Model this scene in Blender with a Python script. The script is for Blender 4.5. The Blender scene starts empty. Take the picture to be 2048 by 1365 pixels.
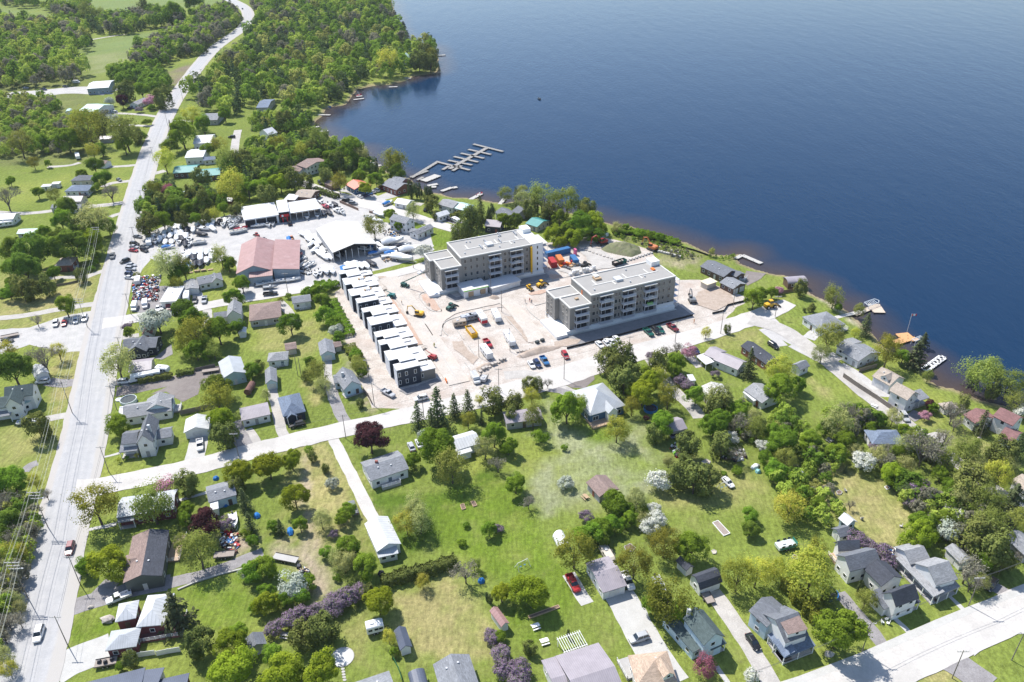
import bpy, math, random
import numpy as np
from mathutils import Vector, Matrix
rng = np.random.default_rng(7); random.seed(7)
SC = bpy.context.scene
COL = SC.collection

# ------------------------------------------------------------------ camera
CAM_H, FPX, PITCH, ROLL = 150.0, 1600.0, math.radians(31.0), math.radians(-1.0)
_fw = np.array([0, math.cos(PITCH), -math.sin(PITCH)]); _up = np.array([0, math.sin(PITCH), math.cos(PITCH)]); _rt = np.array([1., 0, 0])
CR = _rt*math.cos(ROLL)+_up*math.sin(ROLL); CU = -_rt*math.sin(ROLL)+_up*math.cos(ROLL); CF = _fw
CC = np.array([0, 0, CAM_H])
cam = bpy.data.cameras.new('camera'); camo = bpy.data.objects.new('camera', cam); COL.objects.link(camo)
cam.sensor_width = 36; cam.lens = 36*FPX/2048; cam.clip_start = 1; cam.clip_end = 20000
M = Matrix(((CR[0], CU[0], -CF[0], 0), (CR[1], CU[1], -CF[1], 0), (CR[2], CU[2], -CF[2], CAM_H), (0, 0, 0, 1)))
camo.matrix_world = M
SC.camera = camo

# ------------------------------------------------------------------ sky, sun, exposure
SUN_AZ = math.atan2(-0.68, 0.73)      # direction towards the sun, measured from +y towards +x
SUN_EL = math.radians(54)
w = bpy.data.worlds.new('World'); SC.world = w; w.use_nodes = True
nt = w.node_tree; bg = nt.nodes['Background']
sky = nt.nodes.new('ShaderNodeTexSky'); sky.sky_type = 'NISHITA'; sky.sun_disc = False
sky.sun_elevation = SUN_EL; sky.sun_rotation = SUN_AZ
sky.altitude = 200; sky.air_density = 1.0; sky.dust_density = 0.6; sky.ozone_density = 1.5
nt.links.new(sky.outputs[0], bg.inputs[0]); bg.inputs[1].default_value = 0.135
sl = bpy.data.lights.new('sun', 'SUN'); sl.energy = 4.6; sl.angle = math.radians(0.6); sl.color = (1.0, 0.955, 0.89)
so = bpy.data.objects.new('sun', sl); COL.objects.link(so)
sdir = Vector((math.sin(SUN_AZ)*math.cos(SUN_EL), math.cos(SUN_AZ)*math.cos(SUN_EL), math.sin(SUN_EL)))
so.rotation_euler = sdir.to_track_quat('Z', 'Y').to_euler(); so.location = (0, 0, 300)
vs = SC.view_settings
vs.view_transform = 'Standard'; vs.look = 'None'; vs.exposure = 0.62; vs.gamma = 1.0; vs.use_curve_mapping = False
SC.render.film_transparent = False
SC.cycles.max_bounces = 5; SC.cycles.diffuse_bounces = 2; SC.cycles.glossy_bounces = 2; SC.cycles.transmission_bounces = 3
SC.cycles.volume_bounces = 0; SC.cycles.transparent_max_bounces = 4
SC.cycles.caustics_reflective = False; SC.cycles.caustics_refractive = False
try:
    SC.cycles.use_denoising = True
except Exception: pass

# ------------------------------------------------------------------ photo pixel -> ground
REG = dict(A=(0, 0), B=(512, 0), C=(0, 342), D=(512, 342), E=(1024, 342), G=(1536, 342), H=(0, 684), I=(512, 684),
           J=(1024, 684), K=(1536, 684), L=(0, 1023), M=(512, 1023), N=(1024, 1023), O=(1536, 1023))
def full(r, x, y):
    if r == 'F': return (x, y)
    if r == 'Q': return (450+x/6.4, 380+y/6.4)        # marina
    if r == 'S': return (860+x/6.827, 590+y/6.827)    # building site yard
    if r == 'T': return (1080+x/8.533, 460+y/8.533)   # container yard
    if r == 'U': return (1090+x/6.594, 500+y/6.594)   # right apartment block
    if r == 'V': return (840+x/6.594, 430+y/6.594)    # left apartment block
    if r == 'X': return (660+x/8.533, 530+y/8.533)    # town houses, far half
    if r == 'Y': return (700+x/8.533, 660+y/8.533)    # town houses, near half
    a, b = REG[r]; return (a+x/3.992, b+y/3.992)
def P(x, y, z=0.0):
    d = (x-1024)*CR-(y-682.5)*CU+FPX*CF
    q = CC+d*((z-CAM_H)/d[2])
    return np.array([q[0], q[1], z])
def W(r, x, y, z=0.0): return P(*full(r, x, y), z)
def PX(q):
    d = np.asarray(q, float)-CC; k = d@CF
    return 1024+FPX*(d@CR)/k, 682.5-FPX*(d@CU)/k, k
def poly(r, s, z=0.0):
    out = []
    for t in s.split():
        v = t.split(',')
        if len(v) == 3: out.append(W(v[0], float(v[1]), float(v[2]), z)[:2])
        else: out.append(W(r, float(v[0]), float(v[1]), z)[:2])
    return np.array(out)

# ------------------------------------------------------------------ object helpers
def tag(o, label, cat, group=None, kind=None):
    o['label'] = label; o['category'] = cat
    if group: o['group'] = group
    if kind: o['kind'] = kind
    return o
def link(name, data, parent=None, loc=None, rot=None, scale=None):
    o = bpy.data.objects.new(name, data); COL.objects.link(o)
    if parent is not None: o.parent = parent
    if loc is not None: o.location = loc
    if rot is not None: o.rotation_euler = rot
    if scale is not None: o.scale = scale
    return o
def empty(name, loc, rz=0.0, scale=None):
    o = link(name, None, None, tuple(loc), (0, 0, rz), scale); o.empty_display_size = 0.5
    return o
def mesh(name, verts, faces, mats, fm=None, smooth=False):
    me = bpy.data.meshes.new(name)
    me.from_pydata([tuple(v) for v in verts], [], [tuple(f) for f in faces])
    for m in (mats if isinstance(mats, (list, tuple)) else [mats]): me.materials.append(m)
    if fm is not None: me.polygons.foreach_set('material_index', np.asarray(fm, np.int32))
    if smooth: me.polygons.foreach_set('use_smooth', np.ones(len(me.polygons), bool))
    me.update()
    return me
class MB:
    """collects shapes into one mesh"""
    def __init__(s): s.v = []; s.f = []; s.m = []
    def add(s, v, f, m=0):
        n = len(s.v); s.v += [tuple(map(float, p)) for p in v]; s.f += [tuple(i+n for i in q) for q in f]; s.m += [m]*len(f); return s
    def box(s, c, d, rz=0.0, m=0, taper=1.0):
        x, y, z = d[0]/2, d[1]/2, d[2]/2; t = taper
        v = [(-x, -y, -z), (x, -y, -z), (x, y, -z), (-x, y, -z), (-x*t, -y*t, z), (x*t, -y*t, z), (x*t, y*t, z), (-x*t, y*t, z)]
        cs, sn = math.cos(rz), math.sin(rz)
        v = [(c[0]+a*cs-b*sn, c[1]+a*sn+b*cs, c[2]+e) for a, b, e in v]
        return s.add(v, [(0, 3, 2, 1), (4, 5, 6, 7), (0, 1, 5, 4), (1, 2, 6, 5), (2, 3, 7, 6), (3, 0, 4, 7)], m)
    def prism(s, pts, z0, z1, m=0, mt=None):
        n = len(pts); v = [(p[0], p[1], z0) for p in pts]+[(p[0], p[1], z1) for p in pts]
        s.add(v, [tuple(range(n-1, -1, -1))]+[(i, (i+1) % n, n+(i+1) % n, n+i) for i in range(n)], m)
        k = len(s.v)-2*n; s.f.append(tuple(range(k+n, k+2*n))); s.m.append(m if mt is None else mt); return s
    def tube(s, a, b, r, n=6, m=0, r2=None):
        a = np.array(a, float); b = np.array(b, float); d = b-a; L = np.linalg.norm(d); d = d/max(L, 1e-6)
        u = np.cross(d, [0, 0, 1.]);
        if np.linalg.norm(u) < 1e-3: u = np.array([1., 0, 0])
        u /= np.linalg.norm(u); w_ = np.cross(d, u); r2 = r if r2 is None else r2
        an = [2*math.pi*i/n for i in range(n)]
        v = [a+(u*math.cos(t)+w_*math.sin(t))*r for t in an]+[b+(u*math.cos(t)+w_*math.sin(t))*r2 for t in an]
        return s.add(v, [(i, (i+1) % n, n+(i+1) % n, n+i) for i in range(n)]+[tuple(range(n-1, -1, -1)), tuple(range(n, 2*n))], m)
    def loft(s, rings, m=0, caps=True):
        n = len(rings[0]); v = [p for r in rings for p in r]; f = []
        for k in range(len(rings)-1):
            for i in range(n): f.append((k*n+i, k*n+(i+1) % n, (k+1)*n+(i+1) % n, (k+1)*n+i))
        if caps: f += [tuple(range(n-1, -1, -1)), tuple(range((len(rings)-1)*n, len(rings)*n))]
        return s.add(v, f, m)
    def mesh(s, name, mats, smooth=False): return mesh(name, s.v, s.f, mats, s.m, smooth)
    def obj(s, name, mats, parent=None, smooth=False, **k): return link(name, s.mesh(name, mats, smooth), parent, **k)

# ------------------------------------------------------------------ materials
MATS = {}
def _mix(nt, a, b, fac, blend='MIX'):
    n = nt.nodes.new('ShaderNodeMix'); n.data_type = 'RGBA'; n.blend_type = blend
    for s, v in ((n.inputs[0], fac), (n.inputs[6], a), (n.inputs[7], b)):
        if hasattr(v, 'links') or hasattr(v, 'is_linked'): nt.links.new(v, s)
        elif isinstance(v, (tuple, list)): s.default_value = (*v[:3], 1)
        else: s.default_value = v
    return n.outputs[2]
def _noise(nt, scale, detail=4, rough=0.6, vec=None, stretch=None, dist=0.0):
    n = nt.nodes.new('ShaderNodeTexNoise'); n.inputs['Scale'].default_value = scale; n.inputs['Detail'].default_value = detail
    n.inputs['Roughness'].default_value = rough; n.inputs['Distortion'].default_value = dist
    if vec is None:
        tc = nt.nodes.new('ShaderNodeTexCoord'); vec = tc.outputs['Object']
    if stretch:
        mp = nt.nodes.new('ShaderNodeMapping'); mp.inputs['Scale'].default_value = stretch[:3]
        if len(stretch) > 3: mp.inputs['Rotation'].default_value = (0, 0, stretch[3])
        nt.links.new(vec, mp.inputs[0]); vec = mp.outputs[0]
    nt.links.new(vec, n.inputs['Vector']); return n.outputs[0]
def _ramp(nt, x, a, b):
    n = nt.nodes.new('ShaderNodeMapRange'); n.inputs[1].default_value = a; n.inputs[2].default_value = b
    nt.links.new(x, n.inputs[0]); return n.outputs[0]
def _geo(nt): return nt.nodes.new('ShaderNodeNewGeometry').outputs['Position']
def _bump(nt, bsdf, h, strength, dist=0.05):
    b = nt.nodes.new('ShaderNodeBump'); b.inputs['Strength'].default_value = strength; b.inputs['Distance'].default_value = dist
    nt.links.new(h, b.inputs['Height']); nt.links.new(b.outputs[0], bsdf.inputs['Normal'])
def new_mat(name):
    m = bpy.data.materials.new(name); m.use_nodes = True; return m, m.node_tree, m.node_tree.nodes['Principled BSDF']
def plain(name, c, rough=0.7, metal=0.0, var=0.12, scale=1.2, spec=0.3, c2=None):
    """painted or plain surface with wear: two scales of noise in colour"""
    if name in MATS: return MATS[name]
    m, nt, b = new_mat(name); n1 = _noise(nt, scale, 5, 0.65, _geo(nt)); n2 = _noise(nt, scale*9, 3, 0.6, _geo(nt))
    lo = tuple(x*(1-var) for x in c) if c2 is None else c2; hi = tuple(min(1, x*(1+var)) for x in c)
    k = _mix(nt, lo, hi, _ramp(nt, n1, .3, .7)); k = _mix(nt, k, tuple(x*(1-var) for x in c), _mathmul(nt, _ramp(nt, n2, .45, .8), .5))
    nt.links.new(k, b.inputs['Base Color']); b.inputs['Roughness'].default_value = rough; b.inputs['Metallic'].default_value = metal
    b.inputs['Specular IOR Level'].default_value = spec
    MATS[name] = m; return m
def _mathmul(nt, x, k):
    n = nt.nodes.new('ShaderNodeMath'); n.operation = 'MULTIPLY'; nt.links.new(x, n.inputs[0]); n.inputs[1].default_value = k; return n.outputs[0]
def shingle(name, c, var=0.22):
    if name in MATS: return MATS[name]
    m, nt, b = new_mat(name); tc = nt.nodes.new('ShaderNodeTexCoord')
    br = nt.nodes.new('ShaderNodeTexBrick'); br.inputs['Scale'].default_value = 1.0
    br.inputs['Brick Width'].default_value = .55; br.inputs['Row Height'].default_value = .22; br.inputs['Mortar Size'].default_value = .012
    br.inputs['Color1'].default_value = (*[x*(1-var) for x in c], 1); br.inputs['Color2'].default_value = (*[min(1, x*(1+var)) for x in c], 1)
    br.inputs['Mortar'].default_value = (*[x*.55 for x in c], 1)
    nt.links.new(tc.outputs['UV'], br.inputs['Vector'])
    n1 = _noise(nt, .35, 5, .6, _geo(nt)); n2 = _noise(nt, 3.0, 4, .7, _geo(nt))
    k = _mix(nt, br.outputs[0], tuple(x*.72 for x in c), _mathmul(nt, _ramp(nt, n1, .4, .7), .6))
    k = _mix(nt, k, tuple(min(1, x*1.3) for x in c), _mathmul(nt, _ramp(nt, n2, .5, .8), .5))
    nt.links.new(k, b.inputs['Base Color']); b.inputs['Roughness'].default_value = .85; b.inputs['Specular IOR Level'].default_value = .25
    _bump(nt, b, br.outputs['Fac'], .4, -.02)
    MATS[name] = m; return m
def ribbed(name, c, pitch=.45, rough=.5, var=.12, rust=None):
    """standing seam or ribbed sheet; ribs run down the slope (uv v)"""
    if name in MATS: return MATS[name]
    m, nt, b = new_mat(name); tc = nt.nodes.new('ShaderNodeTexCoord')
    wv = nt.nodes.new('ShaderNodeTexWave'); wv.wave_type = 'BANDS'; wv.bands_direction = 'X'; wv.inputs['Scale'].default_value = .314/pitch
    nt.links.new(tc.outputs['UV'], wv.inputs['Vector'])
    rib = _ramp(nt, wv.outputs['Fac'], .8, 1.0)
    n1 = _noise(nt, .5, 5, .65, _geo(nt)); n2 = _noise(nt, .22, 3, .6, _geo(nt))
    k = _mix(nt, tuple(x*(1-var) for x in c), tuple(min(1, x*(1+var)) for x in c), _ramp(nt, n1, .3, .7))
    if rust: k = _mix(nt, k, rust, _mathmul(nt, _ramp(nt, n2, .52, .72), .6))
    k = _mix(nt, k, tuple(x*.6 for x in c), _mathmul(nt, rib, .5))
    nt.links.new(k, b.inputs['Base Color']); b.inputs['Roughness'].default_value = rough; b.inputs['Specular IOR Level'].default_value = .4
    _bump(nt, b, wv.outputs['Fac'], .3, .03)
    MATS[name] = m; return m
def siding(name, c, var=.08, row=.18, vertical=False):
    if name in MATS: return MATS[name]
    m, nt, b = new_mat(name); g = _geo(nt)
    sx = nt.nodes.new('ShaderNodeSeparateXYZ'); nt.links.new(g, sx.inputs[0])
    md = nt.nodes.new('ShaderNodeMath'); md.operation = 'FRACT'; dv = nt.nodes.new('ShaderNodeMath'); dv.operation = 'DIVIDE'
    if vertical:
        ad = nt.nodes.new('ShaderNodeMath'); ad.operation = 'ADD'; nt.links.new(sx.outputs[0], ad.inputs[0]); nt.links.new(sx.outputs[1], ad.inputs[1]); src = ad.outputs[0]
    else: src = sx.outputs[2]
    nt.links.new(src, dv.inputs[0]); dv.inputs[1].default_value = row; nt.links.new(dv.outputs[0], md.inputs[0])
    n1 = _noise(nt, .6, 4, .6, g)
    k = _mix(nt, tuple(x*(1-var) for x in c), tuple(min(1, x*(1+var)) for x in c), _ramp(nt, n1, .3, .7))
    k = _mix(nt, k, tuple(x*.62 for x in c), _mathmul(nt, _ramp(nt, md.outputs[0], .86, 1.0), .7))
    nt.links.new(k, b.inputs['Base Color']); b.inputs['Roughness'].default_value = .65
    _bump(nt, b, md.outputs[0], .25, .02)
    MATS[name] = m; return m
def glass(name='window_glass', c=(.02, .028, .036)):
    if name in MATS: return MATS[name]
    m, nt, b = new_mat(name); b.inputs['Base Color'].default_value = (*c, 1); b.inputs['Roughness'].default_value = .08; b.inputs['Specular IOR Level'].default_value = .7
    MATS[name] = m; return m
def paint(name, c, rough=.3):
    if name in MATS: return MATS[name]
    m, nt, b = new_mat(name); n1 = _noise(nt, 2.0, 3, .6)
    k = _mix(nt, tuple(x*.9 for x in c), c, _ramp(nt, n1, .35, .65)); nt.links.new(k, b.inputs['Base Color'])
    b.inputs['Roughness'].default_value = rough; b.inputs['Specular IOR Level'].default_value = .5; b.inputs['Coat Weight'].default_value = .25
    MATS[name] = m; return m
def foliage(name, c, c2, trans=.48, hue=.03, val=.22, flower=None, ffac=.0):
    """leaf material: colour differs from plant to plant and from clump to clump"""
    if name in MATS: return MATS[name]
    m = bpy.data.materials.new(name); m.use_nodes = True; nt = m.node_tree; nt.nodes.clear()
    out = nt.nodes.new('ShaderNodeOutputMaterial'); oi = nt.nodes.new('ShaderNodeObjectInfo')
    n1 = _noise(nt, 2.6, 2, .6); n2 = _noise(nt, 14.0, 2, .6)
    k = _mix(nt, c, c2, _ramp(nt, n1, .35, .65))
    k = _mix(nt, k, tuple(x*1.35 for x in c2), _mathmul(nt, _ramp(nt, n2, .5, .75), .25))
    hs = nt.nodes.new('ShaderNodeHueSaturation'); nt.links.new(k, hs.inputs['Color'])
    r1 = nt.nodes.new('ShaderNodeMapRange'); nt.links.new(oi.outputs['Random'], r1.inputs[0]); r1.inputs[3].default_value = .5-hue*.9; r1.inputs[4].default_value = .5+hue*.15; nt.links.new(r1.outputs[0], hs.inputs['Hue'])
    fr = nt.nodes.new('ShaderNodeMath'); fr.operation = 'MULTIPLY'; fr.inputs[1].default_value = 7.31; nt.links.new(oi.outputs['Random'], fr.inputs[0])
    ff = nt.nodes.new('ShaderNodeMath'); ff.operation = 'FRACT'; nt.links.new(fr.outputs[0], ff.inputs[0])
    r2 = nt.nodes.new('ShaderNodeMapRange'); nt.links.new(ff.outputs[0], r2.inputs[0]); r2.inputs[3].default_value = 1-val; r2.inputs[4].default_value = 1+val; nt.links.new(r2.outputs[0], hs.inputs['Value'])
    k = hs.outputs[0]
    if flower:
        n3 = _noise(nt, 9.0, 3, .7); k = _mix(nt, k, flower, _ramp(nt, n3, .62-ffac*.4, .70-ffac*.4))
    d = nt.nodes.new('ShaderNodeBsdfDiffuse'); t = nt.nodes.new('ShaderNodeBsdfTranslucent'); mx = nt.nodes.new('ShaderNodeMixShader'); mx.inputs[0].default_value = trans
    nt.links.new(k, d.inputs[0]); nt.links.new(k, t.inputs[0]); nt.links.new(d.outputs[0], mx.inputs[1]); nt.links.new(t.outputs[0], mx.inputs[2]); nt.links.new(mx.outputs[0], out.inputs[0])
    MATS[name] = m; return m
WHITE = plain('white_trim', (.78, .78, .76), .6, var=.06)
GLASS = glass()
# ------------------------------------------------------------------ terrain and lake
SHORE = ('780,-4 788,25 800,60 812,85 835,90 850,86 868,96 877,120 877,138 868,147 830,150 815,160 790,166 765,171 735,173 712,180 703,193 690,211 660,214 650,219 645,232 632,241 '
 '624,254 640,263 660,275 670,290 692,297 722,301 737,318 757,330 772,345 800,352 820,358 832,373 852,386 880,389 905,396 950,397 985,405 1010,408 1036,403 1062,405 1092,417 1130,427 1178,432 '
 '1205,445 1235,452 1260,453 1290,465 1330,475 1375,489 1400,499 1422,509 1452,512 1482,509 1484,512 1470,519 1478,527 1494,532 1512,541 1536,547 1570,553 1586,560 1612,566 1620,584 1627,592 1652,603 1682,616 1700,629 1716,645 1731,661 '
 '1748,673 1761,691 1780,702 1802,709 1822,722 1841,736 1856,750 1863,765 1881,775 1911,780 1935,793 1962,804 2000,814 2048,826 2200,868 2600,985')
shore = poly('F', SHORE, -0.8)
lake = np.vstack([[[-60, 5200.], [-150, 2600.], [-230, 1500.]], shore, [[900, 330.], [2500, 500.], [6500, 1400.], [6500, 5200.]]])
def inpoly(pts, pg):
    x, y = pts[:, 0], pts[:, 1]; ins = np.zeros(len(pts), bool); n = len(pg)
    for i in range(n):
        (x1, y1), (x2, y2) = pg[i], pg[(i+1) % n]
        c = ((y1 > y) != (y2 > y))
        if y1 != y2: ins ^= c & (x < (x2-x1)*(y-y1)/(y2-y1)+x1)
    return ins
def segdist(pts, pg, closed=True):
    d = np.full(len(pts), 1e9); n = len(pg)
    for i in range(n if closed else n-1):
        a = pg[i]; b = pg[(i+1) % n]; ab = b-a; t = np.clip(((pts-a)@ab)/max(ab@ab, 1e-9), 0, 1)
        d = np.minimum(d, np.hypot(*(pts-a-t[:, None]*ab).T))
    return d
def sdf(pts, pg): return np.where(inpoly(pts, pg), -1, 1)*segdist(pts, pg)
def vnoise(pts, s, seed=0):
    """cheap smooth value noise, -1..1"""
    p = pts/s; i = np.floor(p).astype(np.int64); f = p-i; f = f*f*(3-2*f)
    def h(a, b):
        k = (a*374761393+b*668265263+seed*974634777) & 0x7fffffff; k = ((k ^ (k >> 13))*1274126177) & 0x7fffffff; return ((k ^ (k >> 16)) & 0xffff)/32768.-1
    a, b = i[:, 0], i[:, 1]
    return (h(a, b)*(1-f[:, 0])+h(a+1, b)*f[:, 0])*(1-f[:, 1])+(h(a, b+1)*(1-f[:, 0])+h(a+1, b+1)*f[:, 0])*f[:, 1]
def axis(lo, hi, step, far_lo, far_hi, g=1.06):
    a = list(np.arange(lo, hi+.01, step)); s = step; x = a[-1]
    while x < far_hi: s *= g; x += s; a.append(x)
    s = step; x = a[0]; pre = []
    while x > far_lo: s *= g; x -= s; pre.append(x)
    return np.array(pre[::-1]+a)
gx = axis(-190, 190, 1.25, -4200, 6500); gy = axis(100, 400, 1.25, -300, 5200, 1.035)
GX, GY = np.meshgrid(gx, gy); gp = np.stack([GX.ravel(), GY.ravel()], 1)
wob = gp+np.stack([vnoise(gp, 5, 1), vnoise(gp, 5, 2)], 1)*.8
ds = sdf(wob, lake)                        # >0 on land
gz = np.where(ds > 0, -0.8+np.clip(ds/5.0, 0, 1)**.6*.8, np.clip(-0.8+ds*.07, -4.5, 0))
# surface cover: short grass of several conditions, bare soil, gravel; the edge of each patch wanders
LUSH = (.118, .176, .020); GREEN = (.158, .202, .040); PALE = (.245, .240, .085); DRY = (.300, .265, .115); SOIL = (.36, .29, .22); SAND = (.56, .48, .40)
WEED = (.245, .262, .145); ROUGH = (.13, .145, .05); DARK = (.075, .125, .014); FIELD = (.155, .205, .070); MUD = (.20, .15, .13); HAY = (.22, .235, .105)
PATCH = [  # colour, edge softness in m, region, outline
 (PALE, 8, 'F', '-60,560 200,520 205,640 180,700 60,680 -60,660'), (DRY, 4, 'C', '20,1040 420,1000 460,940 640,880 700,900 660,1030 440,1090 0,1160'),
 (ROUGH, 10, 'F', '-300,60 170,130 210,230 190,330 -300,340'), (FIELD, 8, 'A', '560,450 720,330 1500,220 1480,300 1100,390 1060,520 760,600 720,520'),
 (HAY, 6, 'A', '690,460 1000,400 1060,520 760,600 720,520'), (FIELD, 10, 'A', '-900,-60 560,150 380,210 200,120 -300,110'), (FIELD, 10, 'A', '240,-60 1330,-60 1300,90 700,160 560,150'),
 (FIELD, 8, 'A', '1170,-40 1800,-20 1750,60 1500,60 1320,100'), (MUD, 4, 'A', '1300,600 1560,500 1600,550 1420,700 1390,650'), (FIELD, 8, 'A', '1710,560 2010,250 2044,250 2044,330 1760,600'),
 (DARK, 3, 'F', '735,985 870,985 985,935 1050,960 1068,1020 1000,1060 760,1120 735,1020'), (LUSH, 4, 'F', '880,1000 1050,960 1080,1060 1160,1180 1060,1330 960,1120 880,1100'),
 (DRY, 4, 'M', '1080,680 1560,500 1720,620 1920,950 1870,1150 1250,1190 1130,940'), (PALE, 5, 'M', '640,860 860,800 930,960 960,1180 880,1250 660,1120'),
 (LUSH, 4, 'L', '1420,680 1950,500 2030,800 1800,960 1560,900 1500,720'), (LUSH, 3, 'L', '580,860 920,790 940,940 860,1010 540,1070'),
 (PALE, 6, 'I', '400,870 560,810 720,1100 850,1365 440,1365 390,1050'), (DRY, 9, 'F', '590,905 640,890 690,960 730,1040 720,1090 650,1110 590,1080 570,1010'), (SOIL, 3, 'I', '360,900 410,930 410,1100 430,1365 380,1365 370,1000'),
 (SOIL, 5, 'M', '400,0 480,10 470,150 500,300 560,400 660,560 600,680 420,620 330,400 150,330 140,290 330,280 390,140'), (SOIL, 4, 'L', '1780,200 2000,190 2044,290 1900,400 1800,330'),
 (WEED, 6, 'J', '200,740 420,700 620,720 760,780 1010,640 1120,830 1240,980 1100,1080 1100,1190 840,1280 300,1365 200,1250 120,1040 340,880'), (LUSH, 4, 'J', '560,690 780,690 860,800 640,830'),
 (GREEN, 4, 'J', '760,880 1000,900 1230,1000 1000,1060 860,980'), (WEED, 5, 'J', '230,1210 330,1230 330,1365 240,1365'), (WEED, 4, 'J', '240,460 330,470 440,700 400,830 340,740 280,620'),
 (PALE, 6, 'J', '1200,860 1500,980 1900,1040 2044,1100 2044,1365 1150,1365 1200,1200 1650,1230 1500,950'), (GREEN, 6, 'N', '1040,0 2044,-20 2044,420 1700,420 1560,300 1200,120'),
 (GREEN, 6, 'K', '-20,430 200,280 400,260 760,500 620,700 330,740 200,640 0,660'), (DRY, 3, 'K', '330,300 400,330 520,440 440,460 380,380'),
 (DRY, 6, 'K', '320,1060 560,980 700,1040 900,1100 1200,1365 700,1500 480,1365 300,1200'), (DRY, 6, 'O', '650,0 1160,0 1080,290 960,300 740,140'), (GREEN, 4, 'K', '1060,950 1500,900 1480,1100 1300,1120'),
 (PALE, 5, 'K', '1200,650 1330,600 1380,730 1260,720'), (PALE, 5, 'K', '1540,700 1820,830 1650,1000 1450,830'),
 (LUSH, 4, 'D', '1240,400 1570,490 1560,620 1380,600 1180,540'), (PALE, 5, 'F', '515,640 640,640 660,690 600,720 520,700'), (DRY, 4, 'I', '370,320 450,320 520,420 480,500'),
 (GREEN, 4, 'G', '40,1170 330,1020 620,1140 560,1180 300,1320 240,1330'), (GREEN, 3, 'F', '1430,520 1482,509 1500,535 1540,548 1500,548 1450,525'), (SOIL, 8, 'E', '1180,640 1350,640 1480,690 1400,760 1280,760 1180,700'), (ROUGH, 4, 'E', '800,510 1000,540 1330,610 1500,680 1400,720 1280,720 1040,600'),
 (SOIL, 6, 'F', '655,600 672,585 745,795 740,820 715,800 690,690'), (WEED, 5, 'F', '640,590 668,600 700,690 745,780 725,790 680,700'), (DRY, 6, 'F', '95,700 190,640 170,760 110,840'),
 (PALE, 8, 'H', '-60,690 230,680 560,640 520,830 420,1200 330,1330 330,960 0,960'), (DRY, 3, 'O', '1280,1260 1480,1240 1560,1365 1100,1400'), (ROUGH, 6, 'F', '-60,1000 40,1010 100,1010 90,1130 20,1330 -60,1365'),
 (PALE, 3, 'F', '1480,660 1520,660 1530,700 1450,700 1400,690'), (SAND, 3, 'F', '1620,586 1655,602 1712,640 1722,652 1705,648 1660,612'),
]
gc = np.tile(np.array(GREEN), (len(gp), 1))
big = vnoise(gp, 30, 3)*.6+vnoise(gp, 9, 4)*.4
gc = gc*(1+.16*big[:, None]) + np.clip(big, 0, 1)[:, None]*np.array([.05, .02, .01])
for col, soft, r, s in PATCH:
    pg = poly(r, s); lo, hi = pg.min(0)-soft*2, pg.max(0)+soft*2
    k = np.where((gp[:, 0] > lo[0]) & (gp[:, 0] < hi[0]) & (gp[:, 1] > lo[1]) & (gp[:, 1] < hi[1]))[0]
    if not len(k): continue
    q = gp[k]; d = sdf(q, pg)+vnoise(q, 4, 5)*soft*.35+vnoise(q, 1.7, 6)*soft*.25
    a = (np.clip(.5-d/(soft), 0, 1)*np.clip(.80+.42*vnoise(q, 3.2, 41)+.25*vnoise(q, 1.5, 42), .25, 1))[:, None]*.95; gc[k] = gc[k]*(1-a)+np.array(col)*a*(1+.10*vnoise(q, 6, 8)[:, None])
bank = np.clip(1-ds/3.0, 0, 1)[:, None]*(ds > -60)[:, None]
gc = gc*(1-bank*.8)+np.array([.27, .20, .14])*bank*.8
nx, ny = len(gx), len(gy)
me = bpy.data.meshes.new('ground')
idx = (np.arange(ny-1)[:, None]*nx+np.arange(nx-1)[None, :]).ravel()
quads = np.stack([idx, idx+1, idx+nx+1, idx+nx], 1)
me.vertices.add(len(gp)); me.vertices.foreach_set('co', np.column_stack([gp, gz]).astype(np.float32).ravel())
me.loops.add(quads.size); me.loops.foreach_set('vertex_index', quads.ravel().astype(np.int32))
me.polygons.add(len(quads)); me.polygons.foreach_set('loop_start', np.arange(0, quads.size, 4, dtype=np.int32)); me.polygons.foreach_set('use_smooth', np.ones(len(quads), bool))
me.update(calc_edges=True)
at = me.color_attributes.new('cover', 'FLOAT_COLOR', 'POINT'); at.data.foreach_set('color', np.column_stack([gc, np.ones(len(gp))]).astype(np.float32).ravel())
m, nt, b = new_mat('turf'); g = _geo(nt)
va = nt.nodes.new('ShaderNodeVertexColor'); va.layer_name = 'cover'
n1 = _noise(nt, .9, 6, .7, g); n2 = _noise(nt, 3.2, 4, .75, g); n3 = _noise(nt, .12, 4, .6, g); n4 = _noise(nt, 1.3, 3, .6, g, (1, .16, 1, .55))
def _bright(nt, c, lo, hi, f):
    x = nt.nodes.new('ShaderNodeMapRange'); nt.links.new(f, x.inputs[0]); x.inputs[1].default_value = .3; x.inputs[2].default_value = .7; x.inputs[3].default_value = lo; x.inputs[4].default_value = hi
    h = nt.nodes.new('ShaderNodeHueSaturation'); nt.links.new(c, h.inputs['Color']); nt.links.new(x.outputs[0], h.inputs['Value']); return h.outputs[0]
k = _bright(nt, va.outputs[0], .66, 1.34, n1); k = _bright(nt, k, .78, 1.22, n2); k = _bright(nt, k, .80, 1.20, n4)
k = _mix(nt, k, (.30, .27, .12), _mathmul(nt, _ramp(nt, n3, .55, .75), .30))
k = _mix(nt, k, (.42, .42, .26), _mathmul(nt, _ramp(nt, n2, .66, .78), .28))
wv = nt.nodes.new('ShaderNodeTexWave'); wv.inputs['Scale'].default_value = .13; wv.inputs['Distortion'].default_value = 1.2; wv.inputs['Detail Scale'].default_value = .6; mpw = nt.nodes.new('ShaderNodeMapping'); mpw.inputs['Rotation'].default_value = (0, 0, .45); nt.links.new(g, mpw.inputs[0]); nt.links.new(mpw.outputs[0], wv.inputs[0])
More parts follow.
